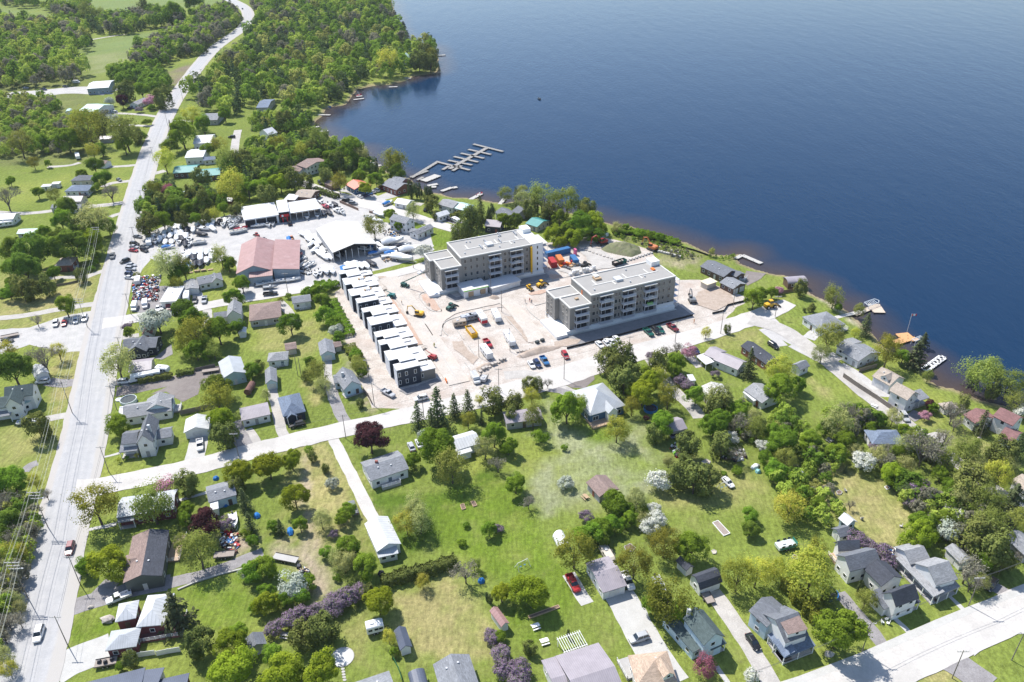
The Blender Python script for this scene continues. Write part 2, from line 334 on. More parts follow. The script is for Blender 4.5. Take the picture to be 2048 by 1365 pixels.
k = _bright(nt, k, .965, 1.035, wv.outputs['Fac'])
nt.links.new(k, b.inputs['Base Color']); b.inputs['Roughness'].default_value = .95; b.inputs['Specular IOR Level'].default_value = .1
_bump(nt, b, n2, .6, .25)
me.materials.append(m)
ground = link('ground', me); ground['kind'] = 'structure'
# water sheet: colour from the real depth of the lake bed under it
wx = axis(-200, 420, 4.0, -700, 6500, 1.08); wy = axis(100, 620, 4.0, 60, 5200, 1.05)
WX, WY = np.meshgrid(wx, wy); wp = np.stack([WX.ravel(), WY.ravel()], 1); dw = -sdf(wp, lake)
keep = dw > -14
idx = (np.arange(len(wy)-1)[:, None]*len(wx)+np.arange(len(wx)-1)[None, :]).ravel(); nx2 = len(wx)
quads = np.stack([idx, idx+1, idx+nx2+1, idx+nx2], 1); quads = quads[keep[quads].any(1)]
used = np.unique(quads); remap = np.full(len(wp), -1); remap[used] = np.arange(len(used)); quads = remap[quads]
me = mesh('lake', np.column_stack([wp[used], np.full(len(used), -0.8)]), quads, [])
at = me.attributes.new('depth', 'FLOAT', 'POINT'); at.data.foreach_set('value', np.clip(dw[used]*.07, 0, 4).astype(np.float32))
m, nt, b = new_mat('lake_water'); g = _geo(nt); av = nt.nodes.new('ShaderNodeAttribute'); av.attribute_name = 'depth'
d = _noise(nt, .03, 4, .6, g); dd = nt.nodes.new('ShaderNodeMath'); dd.operation = 'MULTIPLY_ADD'; nt.links.new(d, dd.inputs[0]); dd.inputs[1].default_value = .9; nt.links.new(av.outputs['Fac'], dd.inputs[2])
k = _mix(nt, (.058, .042, .036), (.0045, .024, .062), _ramp(nt, dd.outputs[0], .45, 1.75))
nt.links.new(k, b.inputs['Base Color']); b.inputs['Roughness'].default_value = .12; b.inputs['IOR'].default_value = 1.333; b.inputs['Specular IOR Level'].default_value = .19
n1 = _noise(nt, .55, 3, .6, g, (1, .45, 1, .35)); n2 = _noise(nt, .09, 3, .5, g, (1, .35, 1, .5))
ad = nt.nodes.new('ShaderNodeMath'); ad.operation = 'MULTIPLY_ADD'; nt.links.new(n2, ad.inputs[0]); ad.inputs[1].default_value = 1.6; nt.links.new(n1, ad.inputs[2])
_bump(nt, b, ad.outputs[0], .5, .3)
me.materials.append(m)
lk = link('lake', me); lk['kind'] = 'structure'

# ------------------------------------------------------------------ roads, yards, drives
def ground_mat(name, c, c2, sc=.5, track=None, fine=.22, stain=None):
    m, nt, b = new_mat(name); g = _geo(nt); n1 = _noise(nt, sc, 6, .65, g); n2 = _noise(nt, sc*8, 4, .7, g); n3 = _noise(nt, .09, 3, .6, g)
    k = _mix(nt, c, c2, _ramp(nt, n1, .35, .65)); k = _bright(nt, k, 1-fine, 1+fine, n2)
    if stain: k = _mix(nt, k, stain, _mathmul(nt, _ramp(nt, n3, .52, .68), .55))
    if track:
        uv = nt.nodes.new('ShaderNodeTexCoord'); sx = nt.nodes.new('ShaderNodeSeparateXYZ'); nt.links.new(uv.outputs['UV'], sx.inputs[0])
        k = track(nt, k, sx.outputs[0], n1)
    nt.links.new(k, b.inputs['Base Color']); b.inputs['Roughness'].default_value = .9; b.inputs['Specular IOR Level'].default_value = .2; _bump(nt, b, n2, .5, .06)
    MATS[name] = m; return m
def _band(nt, x, c, w_, soft):
    a = nt.nodes.new('ShaderNodeMath'); a.operation = 'SUBTRACT'; nt.links.new(x, a.inputs[0]); a.inputs[1].default_value = c
    q = nt.nodes.new('ShaderNodeMath'); q.operation = 'ABSOLUTE'; nt.links.new(a.outputs[0], q.inputs[0])
    r = nt.nodes.new('ShaderNodeMapRange'); nt.links.new(q.outputs[0], r.inputs[0]); r.inputs[1].default_value = w_; r.inputs[2].default_value = w_+soft; r.inputs[3].default_value = 1; r.inputs[4].default_value = 0; return r.outputs[0]
def hw_track(nt, k, u, n1):
    k = _mix(nt, k, (.41, .385, .36), _mathmul(nt, _band(nt, u, .0, .10, .05), .9)); k = _mix(nt, k, (.40, .38, .355), _mathmul(nt, _band(nt, u, 1.0, .17, .05), .9))
    for c in (.24, .37, .54, .68): k = _mix(nt, k, (.27, .275, .285), _mathmul(nt, _band(nt, u, c, .02, .05), .22))
    return k
def two_track(nt, k, u, n1):
    return _mix(nt, k, (.20, .20, .09), _mathmul(nt, _band(nt, u, .5, .09, .12), .65))
HWY = ground_mat('pale_asphalt', (0.359, 0.359, 0.366), (0.417, 0.412, 0.410), .3, hw_track, .06)
STREET = ground_mat('chip_sealed_street', (0.451, 0.431, 0.406), (0.511, 0.489, 0.461), .25, None, .08, (0.375, 0.360, 0.337))
GRAVEL = ground_mat('pale_gravel', (0.364, 0.343, 0.321), (0.449, 0.427, 0.399), .4, None, .16, (0.294, 0.281, 0.266))
DIRTROAD = ground_mat('gravel_track', (0.292, 0.267, 0.236), (0.356, 0.331, 0.292), .5, two_track, .16)
GREYDRIVE = ground_mat('grey_gravel', (0.217, 0.204, 0.204), (0.280, 0.267, 0.267), .5, None, .18)
BROWNDRIVE = ground_mat('brown_gravel', (0.172, 0.150, 0.140), (0.217, 0.191, 0.178), .5, None, .18, (0.255, 0.229, 0.210))
YARD = ground_mat('yard_gravel', (0.377, 0.368, 0.358), (0.461, 0.446, 0.431), .22, None, .10, (0.363, 0.352, 0.344))
SITE = ground_mat('site_sand', (.38, .335, .295), (.50, .46, .42), .22, None, .24, (.38, .30, .25))
CONC = ground_mat('concrete_slab', (0.413, 0.406, 0.384), (0.468, 0.461, 0.441), .4, None, .07)
PAD = ground_mat('grey_backfill', (0.191, 0.185, 0.191), (0.242, 0.236, 0.236), .4, None, .15)
_z = [0.004]
def sheet(name, mat, pg, jag=.25, lift=None, step=2.0):
    """flat sheet over an outline; the edge is cut finely and wanders a little"""
    if isinstance(pg, str): raise TypeError
    out = []; n = len(pg)
    for i in range(n):
        a, b = pg[i], pg[(i+1) % n]; L = np.hypot(*(b-a)); k = max(1, int(L/step))
        for j in range(k): out.append(a+(b-a)*j/k)
    out = np.array(out)
    if jag: out = out+np.stack([vnoise(out, 2.5, 11), vnoise(out, 2.5, 12)], 1)*jag
    if lift is None: _z[0] += .004; lift = _z[0]
    import bmesh
    bm = bmesh.new(); vv = [bm.verts.new((p[0], p[1], lift)) for p in out]; f = bm.faces.new(vv)
    if f.normal.z < 0: f.normal_flip()
    bmesh.ops.triangulate(bm, faces=[f]); me = bpy.data.meshes.new(name); bm.to_mesh(me); bm.free()
    for q in me.polygons:
        if q.normal.z < 0: q.flip()
    me.materials.append(mat); o = link(name, me); o['kind'] = 'structure'; return o
def smooth_line(p, n=3):
    p = np.asarray(p, float)
    for _ in range(n):
        q = np.empty((2*len(p), 2)); q[0] = p[0]; q[-1] = p[-1]; q[1:-1:2] = p[:-1]*.75+p[1:]*.25; q[2::2] = p[:-1]*.25+p[1:]*.75; p = q
    return p
def strip(name, mat, line, width, jag=.2, n=3, lift=None):
    p = smooth_line(line, n) if n else np.asarray(line, float)
    t = np.gradient(p, axis=0); t /= np.linalg.norm(t, axis=1)[:, None]+1e-9; nn = np.stack([t[:, 1], -t[:, 0]], 1)
    wd = np.interp(np.linspace(0, 1, len(p)), np.linspace(0, 1, len(np.atleast_1d(width))), np.atleast_1d(width))/2
    if lift is None: _z[0] += .004; lift = _z[0]
    l = p-nn*(wd+vnoise(p, 3, 21)*jag)[:, None]; r = p+nn*(wd+vnoise(p, 3, 22)*jag)[:, None]
    k = len(p); v = [(*q, lift) for q in l]+[(*q, lift) for q in r]
    me = mesh(name, v, [(i, k+i, k+i+1, i+1) for i in range(k-1)], mat)
    uv = me.uv_layers.new(name='UVMap'); s = np.concatenate([[0], np.cumsum(np.hypot(*np.diff(p, axis=0).T))])
    for li, l_ in enumerate(me.loops): i = l_.vertex_index; uv.data[li].uv = (0 if i < k else 1, s[i % k])
    o = link(name, me); o['kind'] = 'structure'; return o
def lines(r, s): return poly(r, s)
sheet('construction_site', SITE, poly('F', '668,585 700,560 780,545 850,528 872,520 905,500 1050,470 1092,486 1190,472 1240,482 1300,500 1340,560 1400,560 1480,590 1500,600 1470,618 1440,650 1370,672 1320,690 1150,738 1010,782 940,802 850,822 745,815 720,760 690,680'), .5)
sheet('boat_yard', YARD, poly('F', '262,480 330,452 430,437 480,425 640,395 655,378 720,400 760,420 752,440 860,470 868,500 848,515 760,540 690,560 480,600 470,520 390,530 330,530 270,505'), .5)
sheet('dealer_forecourt', YARD, poly('F', '238,505 268,470 285,470 300,520 270,560 262,570 240,560'), .3)
sheet('roadside_lot', YARD, poly('F', '-60,665 60,655 130,632 195,620 190,700 130,706 60,690 0,712 -60,720'), .4)
sheet('scrap_yard', GREYDRIVE, poly('C', '1060,880 1290,850 1270,920 1400,920 1420,1060 1350,1150 1060,1130'), .3)
sheet('resort_car_park', YARD, poly('F', '640,372 690,395 715,385 740,398 790,380 800,392 770,400 800,420 850,455 790,420 730,415 690,410 640,385'), .3)
DRV = [(STREET, 3.4, 'F', '665,875 700,945 735,1015 765,1075'), (GREYDRIVE, 3.8, 'F', '657,765 680,830 700,855'), (GRAVEL, 3.0, 'F', '655,705 655,745 665,800'),
 (GRAVEL, 3.2, 'I', '130,380 170,560 200,700 240,770'), (GRAVEL, 3.2, 'I', '-70,700 0,790 20,860 20,920'), (CONC, 5.6, 'H', '1590,760 1560,900 1545,1000 1530,1050'), (GREYDRIVE, 5, 'H', '1860,640 1900,740 1970,860'),
 (GREYDRIVE, 5, 'H', '380,320 500,335 640,320 720,300'), (GRAVEL, 3.5, 'H', '240,650 400,610 560,580 640,600'), (BROWNDRIVE, 6, 'H', '930,400 1150,360 1400,310 1650,240 1800,220'), (GREYDRIVE, 4, 'H', '860,340 950,320 1050,330'),
 (GREYDRIVE, 5.2, 'L', '560,770 740,720 900,670 1100,610 1350,570'), (GREYDRIVE, 3.6, 'L', '1330,580 1550,530 1800,450 1990,370 2100,330'), (CONC, 8.2, 'L', '420,1300 560,1200 700,1150 880,1080'), (GREYDRIVE, 4.2, 'L', '900,560 840,620 760,700'),
 (CONC, 7.4, 'N', '850,650 950,820 1040,990 1130,1150 1300,1380'), (CONC, 3.4, 'N', '450,500 600,740'), (GRAVEL, 4.2, 'N', '1600,640 1800,920 1960,1180 2080,1400'), (GREYDRIVE, 3.2, 'O', '570,650 680,780 800,920 920,1080'),
 (GREYDRIVE, 3.6, 'O', '1780,590 1870,640 1960,690'), (CONC, 1.2, 'O', '1000,840 1080,920 1160,1010'), (CONC, 1.2, 'O', '1440,670 1510,740 1590,820'), (CONC, 1.0, 'H', '770,935 860,915 955,890'), (CONC, 1.0, 'H', '1380,1280 1500,1250 1650,1205'),
 (CONC, 1.2, 'L', '690,150 800,130 930,100'), (CONC, 1.2, 'N', '1630,1240 1740,1400'), (GRAVEL, 4.5, 'J', '1060,80 1150,200 1260,360 1390,480 1470,550 1500,610'), (GRAVEL, 5, 'J', '-60,270 150,250 330,340 480,420 570,440'),
 (YARD, 6, 'K', '560,190 700,270 800,350 880,400 960,400'), (YARD, 6, 'G', '-40,1150 30,1220 150,1330 300,1400'), (YARD, 5, 'K', '200,20 330,90 440,150 560,110'), (CONC, 4.5, 'G', '320,1340 380,1290 430,1300'), (YARD, 4, 'G', '-40,1260 40,1320 120,1400'),
 (STREET, 2.0, 'G', '540,1170 640,1150 770,1110'), (GRAVEL, 3.5, 'C', '660,860 760,820 850,790 890,780'), (GRAVEL, 3.0, 'C', '380,860 500,850 620,850 700,840'), (GRAVEL, 4, 'C', '-60,1180 150,1165 450,1110 700,1070 800,1060'),
 (GRAVEL, 5, 'C', '650,290 780,280 880,270 980,255'), (GRAVEL, 4, 'C', '820,130 880,100 960,90 1050,80'), (GRAVEL, 3.5, 'C', '880,370 930,350 980,340'), (GRAVEL, 4, 'C', '-60,330 200,345 420,320'), (GRAVEL, 3.5, 'A', '380,1335 560,1325 640,1300'), (GRAVEL, 3.5, 'A', '830,1335 980,1330 1090,1320'),
 (GRAVEL, 4, 'A', '880,905 1040,910 1160,920 1270,935'), (GRAVEL, 4, 'A', '870,1010 1010,1000 1220,1010'), (GRAVEL, 4.5, 'A', '1370,970 1450,965 1540,970'), (GRAVEL, 5, 'A', '1870,1230 1880,1130 1900,1040'), (GRAVEL, 5, 'C', '1100,60 1180,30 1240,20 1320,0'), (GRAVEL, 4, 'C', '1080,290 1120,270 1190,260'),
 (YARD, 4, 'C', '1560,960 1600,1040 1660,1090 1700,1060'), (GRAVEL, 3.4, 'C', '1650,1100 1660,1180 1640,1250'), (GRAVEL, 3.2, 'C', '930,1340 1020,1330 1110,1310'), (GRAVEL, 4.5, 'C', '1090,270 1080,330 1070,440'), (GRAVEL, 5, 'A', '1880,370 1930,385 1990,380'), (GRAVEL, 6, 'A', '1390,760 1420,745 1480,720'),
 (GRAVEL, 3.4, 'D', '180,1040 230,1090 280,1150 330,1230'), (GRAVEL, 3.6, 'D', '1180,300 1270,260 1330,270'), (YARD, 9, 'D', '690,140 780,150 870,200 920,220'), (GREYDRIVE, 6, 'D', '1500,380 1580,400 1640,420'), (GRAVEL, 3.2, 'F', '1360,690 1380,715 1400,735'),
 (GRAVEL, 4, 'A', '0,750 300,745 600,740 900,750'), (YARD, 22, 'A', '60,765 350,745 600,715 900,735'), (GRAVEL, 4, 'A', '720,320 900,290 1010,275'), (GRAVEL, 4, 'A', '1270,225 1400,215 1510,222'), (MATS['grey_gravel'], 3, 'H', '190,1040 230,990 300,965')]
for i_, (mt, wd, r, s) in enumerate(DRV): strip('driveway', mt, lines(r, s), wd, .22, lift=.036+.003*(i_ % 8))
_z[0] = .06
for mt, r, s in [(BROWNDRIVE, 'H', '1200,420 1400,330 1740,235 1790,280 1600,340 1580,420 1460,480 1400,450 1330,400'), (GREYDRIVE, 'H', '1230,130 1370,20 1380,100 1290,145'), (BROWNDRIVE, 'J', '345,290 480,240 640,200 660,300 580,370 480,370 400,330'),
        (GREYDRIVE, 'J', '250,390 330,350 500,400 600,380 600,470 420,420'), (CONC, 'K', '690,330 760,310 880,380 800,420'), (GREYDRIVE, 'K', '1090,590 1160,540 1260,590 1170,640'), (PAD, 'U', '220,1150 1680,780 1760,730 1950,870 1560,970 700,1200 300,1280'),
        (PAD, 'V', '480,1090 880,960 1330,850 1640,760 1700,800 1720,850 1380,940 900,1030 480,1150 340,1090 380,1030'), (CONC, 'A', '1100,1330 1110,1330 1105,1325'), (SOIL and MATS['brown_gravel'], 'E', '1870,800 2030,820 1990,860 1880,920 1840,880'),
        (GRAVEL, 'K', '1250,740 1330,720 1420,740 1400,810 1320,800')]:
    sheet('gravel_apron' if mt not in (CONC,) else 'concrete_pad', mt, poly(r, s), .2)
strip('side_lane', GREYDRIVE, lines('O', '1380,1130 1540,1240 1760,1400'), [9, 7, 7], .2)
strip('highway', HWY, lines('F', '-40,1700 12,1480 70,1290 108,1110 165,900 200,700 232,560 262,440 292,330 330,230 368,170 418,105 455,78 486,58 498,38 494,18 470,4 430,-12 380,-30'), [15.0, 15.0, 14.2, 13.5, 13, 13, 13.5, 14, 14, 14], .25, 4)
strip('side_street', STREET, lines('F', '150,985 230,968 400,932 560,888 740,848 860,822 960,800 1080,768 1200,727 1330,690 1440,660 1545,622 1580,606'), [12, 8, 7.6, 7.8, 8, 9, 10, 11, 10, 9, 8.5, 6], .35)
strip('back_lane', STREET, lines('F', '205,648 300,632 400,614 480,600 560,587 670,568 780,552 862,528 870,520'), [9, 7, 6.5, 6.5, 6.5, 7], .35)
strip('shore_road', STREET, lines('F', '500,362 560,352 620,372 680,395 740,410 800,428 850,442 905,458 925,462'), [6, 6, 7, 10, 10, 8, 7, 7], .3)
strip('front_street', STREET, lines('F', '1540,1450 1690,1378 1790,1330 1920,1270 2060,1210 2250,1130'), [10, 10, 10, 10], .2)
sheet('street_corner', STREET, poly('O', '1640,1160 1680,1050 1900,960 2100,880 2100,1000 1960,950 1760,1060'), .2)
strip('lakeside_lane', GRAVEL, lines('F', '1500,640 1560,655 1610,690 1665,730 1740,795 1800,840 1850,880 1900,915 1960,960 2060,1030 2120,1080'), [8, 7, 6.5, 6, 5, 4.5, 4.5], .25)
strip('footpath', CONC, lines('O', '-20,1440 340,1320 900,1100 1500,830 2100,610'), [1.8], .1, 1)
# ------------------------------------------------------------------ buildings
ROOFS = dict(sl=shingle('slate_grey_shingles', (.155, .165, .185)), dk=shingle('charcoal_shingles', (.062, .068, .085)), lg=shingle('light_grey_shingles', (.29, .295, .305)),
 gr=shingle('grey_shingles', (.235, .245, .265)), bl=shingle('blue_grey_shingles', (.165, .205, .275)), br=shingle('brown_shingles', (.25, .185, .165)), tn=shingle('tan_shingles', (.46, .35, .265)),
 bg=shingle('beige_shingles', (.40, .34, .285)), mr=shingle('maroon_shingles', (.23, .125, .12)), gn=shingle('dark_green_shingles', (.085, .115, .115)),
 wm=ribbed('white_sheet_roof', (.55, .56, .57), .9), om=ribbed('weathered_white_sheet', (.52, .51, .485), .9, .6, .1, (.50, .44, .36)), rm=ribbed('faded_red_sheet', (.33, .195, .185), .9, .6, .14, (.42, .29, .28)), tm=ribbed('teal_sheet_roof', (.05, .24, .23), .5),
 pt=ribbed('pale_teal_sheet', (.36, .50, .48), .5), lm=ribbed('mauve_grey_sheet', (.30, .27, .295), .45), lgm=ribbed('pale_grey_sheet', (.40, .42, .44), .5), om2=ribbed('orange_red_sheet', (.58, .17, .11), .5), dm=ribbed('dark_slate_sheet', (.085, .10, .14), .4),
 wmem=plain('white_membrane', (.58, .58, .585), .7, var=.05), gmem=plain('grey_membrane', (.40, .40, .41), .8, var=.07, scale=.4), tar=plain('brown_roll_roofing', (.33, .25, .22), .9), pl=plain('pale_tarp', (.60, .66, .72), .5))
WALLS = dict(w=siding('white_siding', (.70, .70, .70)), lb=siding('pale_blue_siding', (.50, .62, .70)), gy=siding('grey_siding', (.36, .36, .37)), nv=siding('navy_siding', (.022, .030, .048)), tl=siding('pale_teal_panel', (.38, .50, .53), vertical=True, row=.6),
 rd=siding('red_brown_siding', (.20, .07, .05)), mb=plain('maroon_brick', (.16, .05, .055), .9, var=.2, scale=3), gd=siding('dark_green_siding', (.085, .10, .095)), bu=siding('blue_siding', (.05, .12, .22)), bn=siding('brown_boards', (.12, .07, .05), vertical=True), be=siding('beige_siding', (.52, .47, .40)),
 gp=siding('grey_blue_panel', (.26, .32, .38), vertical=True, row=.7, var=.14), bk=plain('black_cladding', (.012, .014, .018), .6))
FOUND = plain('concrete_footing', (.40, .39, .37), .9)
DECKW = siding('deck_boards', (.42, .30, .20), vertical=True, row=.3); GDECK = siding('grey_deck_boards', (.36, .35, .34), vertical=True, row=.3)
BRICK = plain('chimney_brick', (.30, .11, .09), .9, var=.2, scale=4); VENT = plain('vent_metal', (.50, .51, .53), .5)
def set_uv(me):
    uv = me.uv_layers.new(name='UVMap'); co = [v.co for v in me.vertices]
    for p in me.polygons:
        n = p.normal; h = Vector((-n.y, n.x, 0))
        h = h.normalized() if h.length > .05 else Vector((1, 0, 0)); s = n.cross(h)
        for li in p.loop_indices:
            c = co[me.loops[li].vertex_index]; uv.data[li].uv = (c.dot(h), c.dot(s))
_win = {}
def win_meshes(wd, ht):
    k = (wd, ht)
    if k not in _win:
        b = MB(); t = .1
        b.box((0, .02, ht/2-t/2), (wd, .1, t)).box((0, .02, -ht/2+t/2), (wd, .14, t)).box((-wd/2+t/2, .02, 0), (t, .1, ht-2*t)).box((wd/2-t/2, .02, 0), (t, .1, ht-2*t))
        if wd > 1.5: b.box((0, .02, 0), (.07, .08, ht-2*t))
        f = b.mesh('window_frame', [WHITE]); p = MB().box((0, .0, 0), (wd-2*t, .05, ht-2*t)).mesh('pane', [GLASS]); _win[k] = (f, p)
    return _win[k]
_doors = [MB().box((0, .03, 1.05), (1.0, .09, 2.1)).mesh('door', [plain('door_paint_%d' % i, c, .5)]) for i, c in enumerate([(.55, .55, .54), (.30, .30, .31), (.10, .07, .06), (.25, .08, .06), (.6, .6, .58), (.12, .16, .2)])]
_gdoor = MB(); _gdoor.box((0, .03, 1.1), (2.6, .06, 2.2))
for _i in range(4): _gdoor.box((0, .07, .3+.55*_i), (2.5, .03, .46))
_gdoor = _gdoor.mesh('garage_door', [plain('garage_door_paint', (.62, .62, .61), .5)])
_vent = MB().box((0, 0, .18), (.4, .4, .36), m=0).mesh('roof_vent', [VENT])
def frame_of(reg, s, h):
    if isinstance(reg, tuple): return reg
    t = s.split(); pts = []
    for q in t[:2]: pts.append(np.array(W(reg, *map(float, q.split(',')), h)[:2]))
    A, B = pts; u = B-A; Lu = np.hypot(*u); u = u/Lu; v = np.array([-u[1], u[0]])
    if ',' in t[2]:
        Cc = W(reg, *map(float, t[2].split(',')), h)[:2]; wv = (Cc-B)@v
    else:
        wv = float(t[2]);
        if v[1] < 0: wv = -wv
    if wv < 0: v = -v; wv = -wv
    return A, u, v, Lu, wv
def wall_quads(A, u, v, Lu, Lv, ins):
    a = A+u*ins+v*ins; return [a, a+u*(Lu-2*ins), a+u*(Lu-2*ins)+v*(Lv-2*ins), a+v*(Lv-2*ins)]
LANDMARKS = []
OCC = []
def in_rect(q, fr, ins=.2):
    A, u, v, Lu, Lv = fr; d = q-A; s, t = d@u, d@v; return ins < s < Lu-ins and ins < t < Lv-ins
def roof_mesh(fr, typ, h, rise, mat, th=.2, base=(0, 0), mat2=None):
    A, u, v, Lu, Lv = fr
    if typ[1:] == '2': a, b, La, Lb = v, u, Lv, Lu
    else: a, b, La, Lb = u, v, Lu, Lv
    def p(s, t, z): q = A+a*s+b*t; return (q[0]-base[0], q[1]-base[1], z)
    k = typ[0]
    if k == 'g':
        sec = [(0, h), (Lb/2, h+rise), (Lb, h)]
    elif k == 'b':
        sec = [(0, h), (Lb*.2, h+rise*.65), (Lb/2, h+rise), (Lb*.8, h+rise*.65), (Lb, h)]
    elif k == 's': sec = [(0, h), (Lb, h+rise)]
    elif k == 'f': sec = [(0, h), (Lb, h)]
    elif k == 'r':
        sec = [(Lb/2-Lb/2*math.cos(math.pi*i/10), h+rise*math.sin(math.pi*i/10)) for i in range(11)]
    mb = MB()
    if k == 'h':
        rl = max(La-Lb, .2); e = (La-rl)/2
        lo = [p(0, 0, h), p(La, 0, h), p(La, Lb, h), p(0, Lb, h)]; ri = [p(e, Lb/2, h+rise), p(La-e, Lb/2, h+rise)]
        mb.add(lo+ri+[(x, y, z-th) for x, y, z in lo], [(0, 1, 5, 4), (1, 2, 5), (2, 3, 4, 5), (3, 0, 4), (0, 6, 7, 1), (1, 7, 8, 2), (2, 8, 9, 3), (3, 9, 6, 0), (9, 8, 7, 6)])
    else:
        n = len(sec); r1 = [p(0, t, z) for t, z in sec]+[p(0, t, z-th) for t, z in sec[::-1]]; r2 = [p(La, t, z) for t, z in sec]+[p(La, t, z-th) for t, z in sec[::-1]]
        mb.loft([r1, r2])
    me = mb.mesh('roof', [mat]); 
    import bmesh
    bm = bmesh.new(); bm.from_mesh(me); bmesh.ops.recalc_face_normals(bm, faces=bm.faces); bm.to_mesh(me); bm.free()
    set_uv(me)
    if mat2:
        me.materials.append(mat2)
        for p_ in me.polygons:
            if p_.normal.x < -.1 and p_.normal.z > .2: p_.material_index = 1
    return me
def wall_mesh(fr, typ, h, rise, mat, ins=.35, base=(0, 0), z0=0.0):
    A, u, v, Lu, Lv = fr; ins = min(ins, Lu*.12, Lv*.12)
    if typ[1:] == '2': a, b, La, Lb = v, u, Lv, Lu
    else: a, b, La, Lb = u, v, Lu, Lv
    def p(s, t, z): q = A+a*s+b*t; return (q[0]-base[0], q[1]-base[1], z)
    def zt(t):
        x = t/Lb
        if typ[0] in 'g': return h+rise*(1-abs(2*x-1))-.12
        if typ[0] == 'b': return h+(rise*.65*min(x, 1-x)/.2 if min(x, 1-x) < .2 else rise*(.65+.35*(min(x, 1-x)-.2)/.3))-.12
        if typ[0] == 's': return h+rise*x-.12
        if typ[0] == 'r': return h+rise*math.sqrt(max(0, 1-(2*x-1)**2))-.12
        return h-.12
    ts = [ins, Lb-ins] if typ[0] in 'hsf' else ([ins, Lb/2, Lb-ins] if typ[0] == 'g' else ([ins, Lb*.2, Lb/2, Lb*.8, Lb-ins] if typ[0] == 'b' else [ins+(Lb-2*ins)*i/8 for i in range(9)]))
    end = lambda s: [p(s, ts[0], z0)]+[p(s, t, zt(t)) for t in ts]+[p(s, ts[-1], z0)]
    mb = MB(); mb.loft([end(ins), end(La-ins)]); me = mb.mesh('wall', [mat])
    import bmesh
    bm = bmesh.new(); bm.from_mesh(me); bmesh.ops.recalc_face_normals(bm, faces=bm.faces); bm.to_mesh(me); bm.free(); return me
def put_on_wall(root, base, c, d, outw, z, name, me, **k):
    rz = math.atan2(-d[1], -d[0]) if (d[0]*outw[1]-d[1]*outw[0]) < 0 else math.atan2(d[1], d[0])
    return link(name, me, root, (c[0]-base[0], c[1]-base[1], z), (0, 0, rz))
